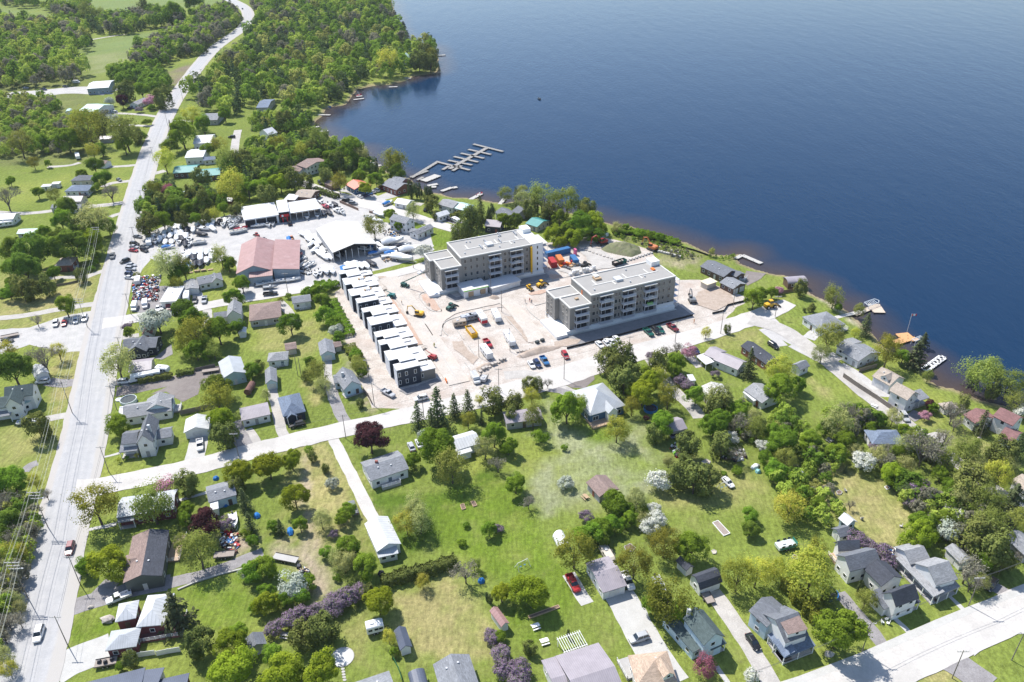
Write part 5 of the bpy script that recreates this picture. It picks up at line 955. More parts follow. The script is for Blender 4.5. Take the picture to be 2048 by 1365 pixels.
def npmesh(name, v, f, mats, m=None):
    me = bpy.data.meshes.new(name); v = np.asarray(v, np.float32); f = np.asarray(f, np.int32)
    me.vertices.add(len(v)); me.vertices.foreach_set('co', v.ravel()); me.loops.add(f.size); me.loops.foreach_set('vertex_index', f.ravel()); me.polygons.add(len(f)); me.polygons.foreach_set('loop_start', np.arange(0, f.size, f.shape[1], dtype=np.int32))
    for q in mats: me.materials.append(q)
    me.update(calc_edges=True); return me
PROT = {k: [] for k in ('round', 'airy', 'cone', 'pine', 'col', 'bush', 'bare')}
for s_ in range(5): PROT['round'].append(crown_round(100+s_, 40, 210, .066))
for s_ in range(4): PROT['airy'].append(crown_round(200+s_, 32, 100, .066, .95, .42, .35, -.8))
for s_ in range(3): PROT['cone'].append(crown_cone(300+s_))
for s_ in range(2): PROT['pine'].append(crown_cone(330+s_, 11, 7, 12, .13, .05, 0, 1.1, 2.2))
for s_ in range(3): PROT['col'].append(crown_round(400+s_, 40, 70, .11, 1.35, .42, .15, -.9))
for s_ in range(4): PROT['bush'].append(crown_round(500+s_, 24, 90, .10, .75, .42, .18, -.2))
BAREP = [twig_mesh(600+s_, 3, .5, 900, .06) for s_ in range(3)]
_cm = {}
def crown_mesh(kind, i):
    if (kind, i) in _cm: return _cm[(kind, i)]
    shape = SHAPE[kind][0]
    if shape == 'bare':
        v, f, m = BAREP[i % 3]; me = mesh('crown', v, f, [TWIG, FOL[kind]], m)
    else:
        v, f = PROT[shape][i % len(PROT[shape])]; me = npmesh('crown', v, f, [FOL[kind]])
    _cm[(kind, i)] = me; return me
_tk = []
for s_ in range(4):
    r = np.random.default_rng(s_); b = MB(); b.tube((0, 0, 0), (.03, .02, .5), .075, 7, 0, .055)
    for j in range(5): a = 2*math.pi*j/5+r.random(); b.tube((.03, .02, .42+.05*(j % 2)), (math.cos(a)*.42, math.sin(a)*.42, .95+.2*r.random()), .035, 5, 0, .012)
    b.tube((.03, .02, .5), (.0, .0, 1.25), .05, 5, 0, .015); _tk.append(b.mesh('trunk', [BARK], True))
_tk2 = MB().tube((0, 0, 0), (0, 0, 1), .05, 6, 0, .012).mesh('trunk', [BARK])
# kind -> crown shape, crown half-height / radius, trunk height below the crown / radius, name, words
SHAPE = dict(m=('round', .85, .36, 'maple_tree', 'round green tree'), g=('round', .85, .36, 'maple_tree', 'fresh bright green tree'), d=('round', .85, .32, 'shade_tree', 'deep green tree'), y=('airy', .95, .6, 'spring_tree', 'yellow-green tree'), q=('airy', .95, .6, 'ochre_tree', 'ochre-green tree'),
 o=('airy', .95, .5, 'budding_tree', 'olive budding tree'), v=('airy', .95, .5, 'willow_tree', 'pale green airy tree'), c=('col', 1.25, .15, 'cedar_tree', 'dark bushy cedar'), s=('cone', 1.5, .12, 'spruce_tree', 'dark pointed spruce'), p=('round', .9, .4, 'copper_maple', 'dark purple tree'),
 l=('bush', .75, .05, 'lilac_bush', 'lilac bush'), w=('bush', .75, .25, 'blossom_tree', 'white blossoming tree'), k=('bush', .75, .2, 'blossom_bush', 'pink blossoming bush'), b=('bare', 1.0, .4, 'bare_tree', 'bare grey-brown tree'), t=('airy', .9, .4, 'redbud_tree', 'dark pink tree'), e=('bush', .75, .2, 'silver_bush', 'silvery bush'), u=('bush', .75, .05, 'shrub', 'green shrub'), a=('col', 1.25, .1, 'cypress', 'slim dark cypress'), i=('pine', 1.1, .2, 'pine_tree', 'shaggy grey-green pine'), x=('round', .85, .02, 'thicket_tree', 'bushy green tree'), z=('round', .85, .02, 'thicket_tree', 'bushy bright green tree'))
FOL['u'] = FOL['x'] = FOL['m']; FOL['z'] = FOL['g']; FOL['a'] = FOL['s']; FOL['i'] = foliage('pine_needles', (.055, .075, .030), (.115, .135, .065), .2)
REL_CACHE = []
def relation(q):
    best = min(LANDMARKS, key=lambda l: np.hypot(*(l[1]-q))); d = q-best[1]
    r = ('right of' if d[0] > 0 else 'left of') if abs(d[0]) > abs(d[1]) else ('behind' if d[1] > 0 else 'in front of')
    return best, r, np.hypot(*d)
PENDING = []      # object, words, category, position, group: labelled at the end, ranked by distance from the landmark
def later(o, words, cat, q, group=None): PENDING.append((o, words, cat, np.array(q[:2]), group))
NTREE = [0]
def plant(kind, fx, fy, rp, fixed=None):
    """crown centre and half width in photo pixels; the tree stands on the ground under that crown"""
    shape, hr, tr, name, words = SHAPE[kind]; g = np.array(P(fx, fy)); 
    for _ in range(4):
        k = PX(g)[2]; R = rp*k/FPX*1.1
        if shape in ('cone', 'pine'):
            zc = R*(1.5 if shape == 'cone' else 1.1)*1.0+R*tr
        elif kind == 'a': zc = R*3.2
        else: zc = R*(hr+tr)
        g = np.array(P(fx, fy, zc))
    NTREE[0] += 1; i = NTREE[0]; r = np.random.default_rng(1000+i); root = empty(name, (g[0], g[1], 0), r.uniform(0, 6.28))
    if shape in ('cone', 'pine'):
        link('crown', crown_mesh(kind, i % 3), root, (0, 0, R*tr), None, (R, R, R*r.uniform(.95, 1.1))); link('trunk', _tk2, root, (0, 0, 0), None, (R*1.6, R*1.6, R*(3.0 if shape == 'cone' else 2.2)))
    elif kind == 'a':
        link('crown', crown_mesh(kind, i % 3), root, (0, 0, zc), None, (R, R, R*2.4)); link('trunk', _tk2, root, None, None, (R*2, R*2, zc))
    else:
        sx, sy = r.uniform(.84, 1.16, 2); link('crown', crown_mesh(kind, i % 5), root, (0, 0, zc), (0, 0, r.uniform(0, 6)), (R*sx, R*sy, R*r.uniform(.92, 1.12)))
        if tr > .1: link('trunk', _tk[i % 4], root, (0, 0, 0), None, (R*.9, R*.9, max(zc, R*.6)/.95*.85))
    size = 'large ' if R > 5.2 else ('small ' if R < 2.0 and kind not in 'ukle' else '')
    later(root, size+words, 'bush' if kind in 'ukle' else 'tree', g[:2], None)
    return root
TREES = {
'H': '100,210,140,d 40,60,70,y 340,120,105,b 460,70,60,y 930,160,110,o 300,670,85,c 90,1090,110,m 30,1280,90,b 270,1110,55,y 940,670,85,m 1735,355,105,d 1730,450,110,q 1770,620,100,g 1790,745,80,c 750,1285,140,q 1200,1280,150,v 1310,1140,65,k 1480,1130,75,c 1480,1340,60,m 1660,100,50,m 1560,60,80,m 2000,230,60,m 1880,1150,55,c 1940,1250,65,s 1910,1040,100,g 1090,905,18,y 945,940,18,y 1010,925,18,u 370,1220,40,b 1620,30,70,m 1700,60,60,v 1450,20,60,y',
'I': '100,990,105,g 280,940,82,g 310,1240,95,g 415,860,35,u 450,920,32,c 555,1010,30,c 610,1130,48,e 910,760,118,p 490,240,80,v 395,270,33,c 430,160,50,m 540,350,60,o 830,492,28,c 1290,590,70,s 1445,520,105,s 1580,505,68,s 1690,490,72,s 1800,600,38,s 1335,740,48,e 1460,825,145,m 1560,990,115,v 1250,940,60,m 1890,470,85,c 1900,740,98,m 1830,840,80,o 1930,970,60,b 2015,830,70,m 1690,620,55,q 1780,460,38,y 2040,590,50,c 820,180,60,v 800,100,50,u 850,250,40,m 1260,1310,90,o 720,1340,60,m 75,420,40,o 20,200,40,c 1400,640,70,s',
'J': '130,340,48,c 200,345,43,c 160,430,55,y 285,330,35,b 10,480,60,c 440,530,115,m 540,490,70,v 165,590,80,v 770,150,75,c 865,120,85,c 900,300,90,c 820,220,75,c 940,180,60,c 1080,330,95,g 1040,410,95,g 1170,270,70,y 1250,420,85,q 960,510,60,q 840,690,85,y 1200,650,100,m 1140,730,60,c 1170,180,75,c 1230,70,40,b 1110,110,38,l 1310,160,70,m 1320,50,45,b 1410,80,58,k 1290,230,60,m 1340,300,48,l 1400,350,45,l 1470,430,75,m 1640,430,95,o 1660,520,90,c 1620,640,108,m 1790,570,80,m 1840,650,80,b 1900,170,75,s 1620,260,35,l 1400,820,90,c 1680,830,80,c 1740,770,60,w 1800,900,60,b 1960,690,80,v 2000,830,50,w 2020,930,60,m 1180,1100,85,w 1330,1080,80,c 1460,1090,105,c 1560,1100,80,c 1130,1330,50,w 430,1130,55,e 840,1290,100,x 1000,1250,80,o 930,1330,60,x 30,1130,80,m 130,1280,50,b 420,840,30,u 220,760,65,u 1800,1030,38,u 1690,1050,22,u 1050,1320,40,m 1900,740,38,w 1070,610,22,p 1930,600,60,o 1380,960,50,c 1250,950,45,o 1080,240,50,m 950,390,50,m',
'K': '430,90,60,o 90,230,110,y 100,370,110,m 240,340,60,m 960,70,100,q 1080,110,60,m 1190,100,90,i 1640,250,55,s 1690,250,115,v 1800,230,90,v 1930,330,100,v 1990,470,70,v 1280,270,40,v 560,640,110,o 680,560,80,b 470,670,70,m 780,600,60,b 900,620,60,m 1000,600,60,o 620,780,80,m 560,880,80,m 120,800,110,m 340,790,80,m 150,930,80,v 60,1030,80,m 180,1310,100,y 760,950,80,w 970,870,50,b 880,900,70,o 1100,830,70,o 1250,850,125,b 1400,780,80,b 1480,560,80,b 1300,500,38,p 1260,590,42,k 1330,530,40,m 1720,640,68,s 1870,880,110,c 2010,830,78,s 1600,880,105,v 1450,940,80,v 980,1050,80,g 1060,1080,70,m 1180,1180,88,l 1290,1290,50,l 1340,1250,60,l 1150,1280,60,l 1600,1130,120,c 1850,1050,100,y 1750,1260,110,v 1970,1240,100,i 1550,1250,80,o 1460,1340,60,w 620,1020,20,s 410,1290,60,m 290,1200,60,m 220,1100,60,m 660,1300,40,b 1800,390,55,c 1090,700,50,g 850,850,45,l 700,870,50,o 40,720,70,m 1290,860,80,b 1500,640,60,b 1680,980,70,o 1380,1060,60,m 1480,1180,80,m 1720,1120,80,v 1100,990,60,o 1930,980,70,o 250,640,40,b 820,690,50,m 1170,770,60,v 1030,880,60,m 2030,560,60,w 1560,480,50,c',
'L': '60,90,100,d 120,200,90,b 50,240,60,b 60,330,75,y 160,330,60,y 230,250,60,b 50,600,60,y 100,700,60,o 60,880,70,b 150,760,50,o 40,1150,70,o 60,1250,60,y 30,1000,60,b 150,870,60,b 110,480,60,y 200,480,50,b 20,440,60,o 250,140,60,b 860,425,130,g 670,440,70,m 1640,90,108,p 1790,100,58,l 1580,310,130,v 1450,250,60,v 1400,800,130,i 1590,1050,100,c 1040,1190,62,c 960,1240,42,m 1830,1090,120,g 1860,1270,145,g 2010,480,80,m 1960,500,48,e 1900,960,65,m 2020,760,40,m 1470,60,50,m 1990,90,60,s 2020,230,50,m 1960,180,40,u 20,180,80,d',
'M': '60,460,100,x 80,740,100,z 280,600,110,e 360,680,70,m 90,630,60,m 140,120,45,m 190,120,48,s 350,110,60,m 520,60,70,o 690,50,58,m 730,290,90,m 700,400,80,o 860,450,98,m 980,720,112,g 1330,560,52,y 1670,480,88,b 1740,420,50,v 1200,80,80,y 1310,70,90,o 1680,110,26,u 1640,250,33,u 1860,140,62,m 1940,140,38,l 1960,650,82,g 370,980,80,c 530,940,98,c 140,1150,80,m 180,1290,135,g 520,1280,145,g 350,1320,80,m 1060,1000,55,y 1100,1120,38,m 640,530,33,u 620,180,38,l 150,930,68,l 290,870,82,l 380,820,68,l 470,800,58,l 560,760,78,l 640,720,78,l 740,680,82,l 830,640,68,l 620,790,68,l 900,640,48,c 1880,1000,58,l 1950,1150,78,l 1990,1250,78,l 1960,1000,48,m 1845,680,14,a 1872,700,16,a 420,560,60,m 230,700,60,m 560,320,50,m 800,370,50,m 640,360,60,o',
'N': '150,650,130,g 60,590,80,g 500,300,130,q 560,210,90,x 640,170,90,x 700,140,80,x 800,110,78,x 980,400,115,q 1110,130,70,w 1150,60,68,w 1220,240,105,q 1430,280,108,m 1890,30,58,m 1900,140,62,d 1810,500,125,q 1960,480,110,y 1250,700,150,q 1150,720,90,m 1320,800,90,m 1540,1230,82,t 1910,1310,58,w 140,1090,48,c 450,980,14,a 600,50,55,l 60,1260,90,l 60,1350,80,l 940,60,60,m 1050,60,50,o 720,220,60,d',
'O': '1190,190,118,g 1230,90,88,m 400,280,68,q 60,450,80,y 350,500,165,y 570,930,185,m 780,700,72,v 735,605,22,a 700,220,68,l 900,340,78,l 960,400,58,l 1450,160,98,e 1400,80,80,m 1650,200,108,c 1800,280,135,c 1600,460,110,b 1780,90,118,v 1900,130,80,i 1630,560,78,b 2020,350,40,b 480,670,55,c 1750,380,85,m 1880,400,80,c 2000,60,90,v 1540,60,70,w 1320,180,60,d 1700,560,60,o 300,420,70,y 820,270,50,l',
'A': '1130,720,58,m 1000,730,58,c 970,805,45,p 880,810,38,e 1200,810,48,k 1300,780,60,c 1210,860,28,u 1110,880,26,l 1170,975,33,u 990,1040,110,v 990,1150,68,g 700,1000,105,q 530,1110,88,m 820,1010,55,c 150,1130,88,v 330,1130,60,m 265,1295,38,q 380,1305,28,m 740,1200,48,y 810,1190,48,m 750,1320,60,m 1520,930,66,y 1620,990,66,m 1450,1060,100,m 1350,1170,58,m 1370,1130,45,w 1310,1270,75,y 1810,1270,85,v 1750,1150,55,y 1650,1190,48,m 1790,910,55,m 1940,1300,75,c 1360,1010,25,s 1380,100,75,m 1150,60,45,c 690,95,60,v 560,80,60,m 800,110,40,v 95,155,35,s 190,165,35,s 20,140,35,s 450,80,50,b 1540,20,60,m 1840,50,35,s 660,1080,60,v 1080,1080,45,c 1130,1090,40,u 900,960,50,e',
'C': '100,630,95,d 250,630,125,d 470,540,85,d 570,600,125,d 740,565,85,g 190,770,112,d 80,760,58,m 650,440,75,c 860,440,58,m 740,390,108,o 350,490,58,m 480,380,78,m 530,290,88,d 430,190,48,v 40,200,85,b 880,170,58,b 420,810,52,m 645,835,43,c 770,690,33,u 750,735,30,u 730,780,28,u 375,920,58,c 90,890,48,m 70,960,58,m 170,940,75,c 250,950,58,c 520,1075,82,m 290,1190,43,b 1230,150,68,q 1340,160,52,t 1300,250,68,c 1380,270,78,d 1500,310,53,m 1550,200,68,c 1690,220,48,m 1840,110,105,y 1700,340,43,y 1910,230,53,g 1880,310,48,c 1300,400,72,m 1180,430,75,c 1330,750,105,o 1460,760,75,q 1420,810,75,m 1410,900,48,q 1760,680,72,v 1820,740,58,m 1930,900,68,m 1870,1010,68,m 1460,1120,82,d 1540,1190,85,m 1260,1200,115,e 1740,1270,105,m 1560,1290,105,q 1890,1250,58,m 1025,1290,43,m 1020,1240,38,l 770,140,38,u 80,80,38,m 620,470,70,d 700,480,70,m 1090,830,22,q 300,170,45,m 650,30,45,m 820,60,60,m 1420,200,60,d 1620,260,60,c 1780,300,50,m 1600,60,60,c 1980,150,60,m 1450,390,50,c 1550,380,45,m 1640,380,40,c',
'D': '190,90,68,g 30,130,68,m 90,200,68,c 660,90,58,q 870,140,52,g 960,70,58,m 1230,150,22,a 1275,160,20,a 1310,170,18,a 1355,180,18,a 1375,185,16,a 1398,190,16,a 1400,255,48,c 1430,365,22,c 1250,320,52,o 1080,350,48,m 1150,440,38,m 940,440,68,q 1700,440,88,c 1790,300,58,s 1990,390,58,m 1990,180,48,v 1350,640,68,w 520,1040,58,m 560,1170,80,u 500,950,48,m 275,1225,78,m 420,970,55,u 580,920,48,u 195,1035,22,q 260,1000,28,u 620,1220,65,u 660,1330,48,m 300,70,60,c 400,90,50,c 250,30,60,d 560,40,50,c 1120,20,70,d 820,40,50,m 1620,500,60,c 1760,380,60,c 640,1270,50,e 1850,360,30,s 1880,340,25,a 30,40,60,c 130,20,60,m',
'E': '30,220,48,s 240,200,95,v 440,230,98,v 560,330,58,v 600,290,58,c 330,510,78,z 430,490,78,x 530,430,105,x 650,430,98,z 720,460,48,x 590,500,70,x 690,520,60,x 380,560,50,z 560,360,60,z 840,450,38,o 910,450,28,m 1600,645,28,v 1930,1020,75,m 2000,980,48,m 1550,1290,38,y 1720,1260,28,c 1110,515,38,u 1020,500,38,u 1180,535,38,u 100,230,60,o 150,300,60,c 380,370,60,m 480,540,70,z 300,330,60,c 20,400,60,d 80,160,40,v',
'G': '530,1000,72,v 265,940,48,c 35,970,48,m 90,955,33,k 730,1110,45,v 790,1220,62,s 350,1095,26,c 290,1110,14,c 700,1290,33,y 490,1320,105,v 1250,1345,45,i 960,1348,48,q 560,1090,35,m',
'B': '510,1120,85,v 760,1190,95,m 680,1240,70,m 830,1230,60,o 1100,1290,85,q 1110,1300,50,c 640,1290,60,c 360,1210,60,y 180,1150,60,q 390,1070,33,c 1060,480,75,y 1400,430,45,q 1180,240,42,i 1090,260,38,i 1390,500,50,c 1300,480,60,c 1350,420,50,c 1460,540,18,s 120,1290,60,m 450,1200,50,c 230,970,60,c 590,1250,50,m 30,1320,60,c 60,1250,70,m 220,1330,60,c 560,1330,60,d',
}
for r_, s_ in TREES.items():
    for t_ in s_.split():
        x_, y_, rp_, k_ = t_.split(','); fx_, fy_ = full(r_, float(x_), float(y_)); plant(k_, fx_, fy_, float(rp_)/3.992)
# clipped hedges: a dense strip of leaves on real volume
def hedge(label, r, s, wd, ht, kind, cat='hedge'):
    p = poly(r, s); c0 = p.mean(0); rr = np.random.default_rng(len(label)); C, N = [], []
    for i in range(len(p)-1):
        L = np.hypot(*(p[i+1]-p[i])); d = (p[i+1]-p[i])/L; nn = np.array([-d[1], d[0]]); n = int(L*(wd+2*ht)*26)
        s_ = rr.uniform(0, L, n); side = rr.uniform(-1, 1, n); z = rr.uniform(.05, 1, n); top = rr.random(n) < wd/(wd+2*ht)
        side = np.where(top, side, np.sign(side)*(1-.15*rr.random(n))); z = np.where(top, 1-.1*rr.random(n), z); bulge = 1+.22*np.sin(s_*1.7+i)+.12*np.sin(s_*4.1)
        q = p[i]+d*s_[:, None]+nn*(side*wd/2*bulge)[:, None]-c0; C.append(np.column_stack([q, z*ht*(1+.10*np.sin(s_*2.3))])); m_ = np.column_stack([nn*side[:, None], np.where(top, 1.2, .3)])+rr.normal(size=(n, 3))*.5; N.append(m_/np.linalg.norm(m_, axis=1)[:, None])
    C = np.concatenate(C); N = np.concatenate(N); v, f = leaf_quads(C, N, .38*rr.uniform(.6, 1.3, len(C)), rr)
    o = link('hedge', npmesh('hedge', v, f, [FOL[kind]]), None, (c0[0], c0[1], 0)); tag(o, label, cat); return o
hedge('long clipped cedar hedge above the striped yellow-green lawn', 'M', '1010,600 1180,540 1400,490 1600,420', 2.6, 2.6, 'c')
hedge('dark clipped hedge behind the long white camper', 'H', '1110,330 1240,305 1380,285', 2.0, 1.8, 'c')
hedge('short clipped hedge between the lawn and the brown gravel yard', 'H', '1410,272 1550,245', 2.0, 1.6, 'c')
hedge('tall yellow-green cedar hedge beside the big maple on the front street', 'O', '140,600 240,720 330,820 390,900', 3.2, 3.4, 'q')
hedge('dark low hedge along the shore road', 'D', '465,160 560,190 660,225', 3.0, 2.2, 'c')
hedge('dark hedge along the fence left of the highway', 'C', '0,1010 140,985 290,965 400,950', 2.5, 2.0, 'c')
hedge('hedge of low shrubs beside the narrow white shore cottage', 'D', '1560,385 1640,350 1700,335', 2.5, 2.2, 'c')
hedge('leafy bank of shrubs beside the townhouse site', 'D', '590,1050 640,1150 690,1240 740,1330', 5, 1.5, 'm')
hedge('row of shrubs behind the white cottage by the building site', 'D', '470,930 560,915 660,930', 4, 1.8, 'm')
hedge('overgrown bank of weeds above the pale blue house by the asphalt drive', 'I', '740,40 800,130 850,230', 4, 1.2, 'v')
hedge('green reeds along the shore below the silt fence', 'E', '800,500 930,490 1060,510 1200,545 1330,590', 5, 1.4, 'm')
hedge('dark low hedge in front of the long teal-roofed house', 'B', '90,1060 200,1090 320,1080', 4, 3.0, 'c')
# woods: far-off masses of trees, one object per wood
def wood(label, r, s, n, rmin, rmax, mix, seed):
    pg = poly(r, s); rr = np.random.default_rng(seed); lo, hi = pg.min(0), pg.max(0); pts = []
    tries = 0; sp = math.sqrt(abs(np.sum(pg[:, 0]*np.roll(pg[:, 1], 1)-pg[:, 1]*np.roll(pg[:, 0], 1)))/2/n)*.72
    cand = rr.uniform(lo, hi, (n*30, 2)); cand = cand[inpoly(cand, pg)]; cand = cand[sdf(cand, lake) > (3 if rmin > 1 else .5)]; cell = {}
    for x, y in cand:
        ix, iy = int(x//sp), int(y//sp)
        if all((x-a)**2+(y-b)**2 > sp*sp for dx in (-1, 0, 1) for dy in (-1, 0, 1) for a, b in cell.get((ix+dx, iy+dy), ())):
            if any(in_rect(np.array([x, y]), fr_, -2.5) for fr_, _ in OCC if abs(fr_[0][0]-x) < 40 and abs(fr_[0][1]-y) < 40): continue
            cell.setdefault((ix, iy), []).append((x, y)); pts.append((x, y))
            if len(pts) >= n: break
    V, F, MI = [], [], []; kinds = list(mix); off = 0
    for x, y in pts:
        k = kinds[int(rr.choice(len(kinds), p=np.array(list(mix.values()))/sum(mix.values())))]; R = rr.uniform(rmin, rmax)*(.75 if k in 'cs' else 1)
        lp = LOWP['cone' if k == 's' else ('col' if k == 'c' else 'round')]; v, f = lp[int(rr.integers(len(lp)))]
        a = rr.uniform(0, 6.28); ca, sa = math.cos(a), math.sin(a); v = v@np.array([[ca, sa, 0], [-sa, ca, 0], [0, 0, 1]]); zc = R*.15 if k == 's' else R*(1.15 if k == 'c' else 1.35)
        V.append(v*np.array([R, R, R*rr.uniform(.9, 1.25)])+[x, y, zc]); F.append(f+off); MI += [kinds.index(k)]*len(f); off += len(v)
    me = npmesh('woodland', np.concatenate(V), np.concatenate(F), [FOL2[k] for k in kinds]); me.polygons.foreach_set('material_index', np.array(MI, np.int32)); me.update()
    o = link('woodland', me); o['kind'] = 'stuff'; o['label'] = label; o['category'] = 'woods'; return o
LOWP = dict(round=[crown_round(700+i, 20, 30, .165, .95, .40, .16) for i in range(4)], col=[crown_round(720+i, 20, 28, .175, 1.35, .42, .12, -.9) for i in range(3)], cone=[crown_cone(740+i, 8, 6, 6, .20) for i in range(3)])
def foliage_world(name, c, c2):
    m = bpy.data.materials.new(name); m.use_nodes = True; nt = m.node_tree; nt.nodes.clear(); out = nt.nodes.new('ShaderNodeOutputMaterial'); g = _geo(nt)
    n1 = _noise(nt, .11, 2, .5, g); n2 = _noise(nt, .9, 2, .6, g); n3 = _noise(nt, .02, 2, .5, g); k = _mix(nt, c, c2, _ramp(nt, n1, .38, .62)); k = _bright(nt, k, .86, 1.14, n2); k = _bright(nt, k, .88, 1.12, n3)
    d = nt.nodes.new('ShaderNodeBsdfDiffuse'); t = nt.nodes.new('ShaderNodeBsdfTranslucent'); mx = nt.nodes.new('ShaderNodeMixShader'); mx.inputs[0].default_value = .42
    nt.links.new(k, d.inputs[0]); nt.links.new(k, t.inputs[0]); nt.links.new(d.outputs[0], mx.inputs[1]); nt.links.new(t.outputs[0], mx.inputs[2]); nt.links.new(mx.outputs[0], out.inputs[0]); return m
FOL2 = dict(m=foliage_world('wood_green', (0.151, 0.245, 0.035), (0.253, 0.380, 0.055)), y=foliage_world('wood_yellow_green', (0.310, 0.414, 0.065), (0.434, 0.526, 0.099)), q=foliage_world('wood_ochre', (0.318, 0.331, 0.089), (0.445, 0.465, 0.133)), c=foliage_world('wood_cedar', (0.085, 0.136, 0.048), (0.131, 0.183, 0.065)), s=foliage_world('wood_spruce', (0.057, 0.111, 0.052), (0.106, 0.162, 0.080)), b=foliage_world('wood_grey_buds', (0.200, 0.200, 0.135), (0.280, 0.270, 0.190)))
mixed = dict(m=.34, y=.22, q=.08, c=.2, s=.06, b=.1); light = dict(m=.35, y=.3, q=.1, b=.2, c=.05); shorew = dict(m=.3, y=.12, q=.06, c=.34, s=.12, b=.06)
wood('mixed wood at the upper left edge beyond the scrub', 'A', '-400,190 200,200 400,215 560,170 700,260 725,390 610,450 560,560 700,600 600,680 150,710 -400,730', 330, 4.2, 7.2, dict(m=.36, y=.26, q=.1, b=.18, c=.1), 1)
wood('belt of trees round the far farm ponds', 'A', '330,70 700,60 800,180 1010,150 1400,110 1500,215 1200,230 1000,285 720,275 560,170', 190, 3.6, 6.6, dict(m=.3, y=.1, c=.35, s=.05, b=.2), 2)
wood('grey-green wood between the hay field and the highway curve', 'A', '1120,400 1500,240 1560,130 1850,90 1930,190 1780,300 1620,440 1420,480 1320,540 1110,560 1050,500', 270, 3.4, 6.0, dict(m=.3, b=.3, c=.25, y=.15), 3)
wood('scrubby thicket left of the large white far house', 'A', '-300,790 420,800 480,860 430,940 560,980 640,900 850,960 850,1080 600,1240 300,1250 -300,1270', 340, 1.7, 3.6, dict(m=.28, y=.4, b=.22, q=.10), 4)
wood('clump of trees behind the far steel barn', 'A', '860,590 1180,570 1360,620 1360,700 1240,770 1100,690 940,690', 75, 3.0, 4.8, dict(m=.6, c=.3, y=.1), 5)
wood('wooded point between the highway curve and the lake', 'F', '505,0 560,-40 780,-40 783,10 798,55 815,92 866,92 874,140 830,146 770,164 735,166 712,172 700,190 680,205 640,212 615,236 580,238 560,205 500,215 470,238 425,228 385,212 375,195 400,170 440,160 440,135 470,118 490,95 500,70 520,50', 980, 4.0, 6.6, shorew, 6)
wood('trees between the wooded lane and the bay', 'F', '520,245 560,240 620,240 625,258 580,275 545,262 525,275 500,262', 40, 2.6, 4.2, shorew, 7)
wood('dark trees between the highway houses and the boat yard', 'F', '285,440 300,395 325,370 345,372 360,395 400,390 440,400 470,385 500,380 480,410 440,425 400,432 350,445 300,455', 62, 2.6, 4.4, dict(c=.45, m=.35, y=.1, s=.1), 8)
wood('trees above the showroom and beside the wooded lane', 'F', '470,330 500,300 540,290 600,300 640,320 620,345 590,365 560,380 520,385 490,375 455,365', 75, 2.6, 4.4, dict(c=.4, m=.35, y=.15, s=.1), 9)
wood('trees between the brown-grey shore house and the bay', 'F', '560,295 600,275 640,280 690,305 730,310 750,335 770,352 740,352 700,345 660,330 620,300', 60, 2.2, 3.8, dict(c=.4, m=.4, y=.1, s=.1), 10)
wood('distant hedgerow trees at the top left corner', 'A', '-500,-60 240,-60 330,60 180,70 -200,-10', 110, 4, 6.6, dict(m=.5, c=.3, b=.2), 11)
wood('trees beyond the highway curve at the top of the picture', 'F', '330,-70 560,-70 505,-5 500,-20 440,-40 380,-50', 120, 4, 6.6, mixed, 12)
wood('dense wood beyond the top edge along the lake', 'F', '560,-50 600,-120 720,-120 770,-50', 120, 4, 6.5, shorew, 13)
wood('scrub of young trees below the bottom left power poles', 'F', '-160,1000 30,1010 85,1040 60,1130 20,1250 -20,1365 -160,1365', 170, 1.3, 2.6, dict(m=.25, y=.3, b=.35, q=.1), 14)
wood('thicket between the weedy field and the dry lawn', 'F', '1540,830 1600,850 1640,900 1690,930 1640,980 1690,1030 1620,1060 1570,1030 1540,960', 52, 1.2, 2.5, dict(m=.45, y=.25, b=.2, q=.1), 15)
wood('shrubby strip right of the dry lawn', 'F', '1750,930 1830,980 1900,1010 1950,1030 1990,1090 1940,1110 1880,1070 1800,1000', 55, 1.4, 2.8, dict(m=.4, y=.2, b=.2, c=.2), 16)
wood('thicket along the lakeside lane', 'F', '1640,835 1700,830 1760,850 1720,870 1680,880', 22, 1.4, 2.6, dict(m=.4, y=.2, b=.4), 17)
wood('low scrub round the weedy yard behind the cream-roofed house', 'J', '1520,500 1620,440 1800,500 1960,600 2044,760 2000,860 1880,820 1740,700 1560,600', 44, .9, 1.9, dict(m=.4, y=.2, b=.25, c=.15), 18)
wood('low scrub between the lilac strip and the lakeside lane', 'K', '1000,880 1100,760 1200,740 1330,860 1460,1000 1380,1040 1200,900 1080,930', 34, .9, 1.9, dict(m=.4, y=.3, b=.3), 19)
wood('rough weeds and low scrub on the lake bank behind the right apartment block', 'E', '800,520 950,530 1100,560 1320,615 1520,690 1440,700 1300,720 1240,650 1120,640 1040,580 900,560', 70, .35, .9, dict(m=.4, y=.35, b=.25), 20)
wood('ragged weeds along the shore below the timber lodge', 'E', '1560,690 1640,690 1800,680 1760,700 1700,720 1600,700', 16, .3, .7, dict(m=.6, y=.4), 21)
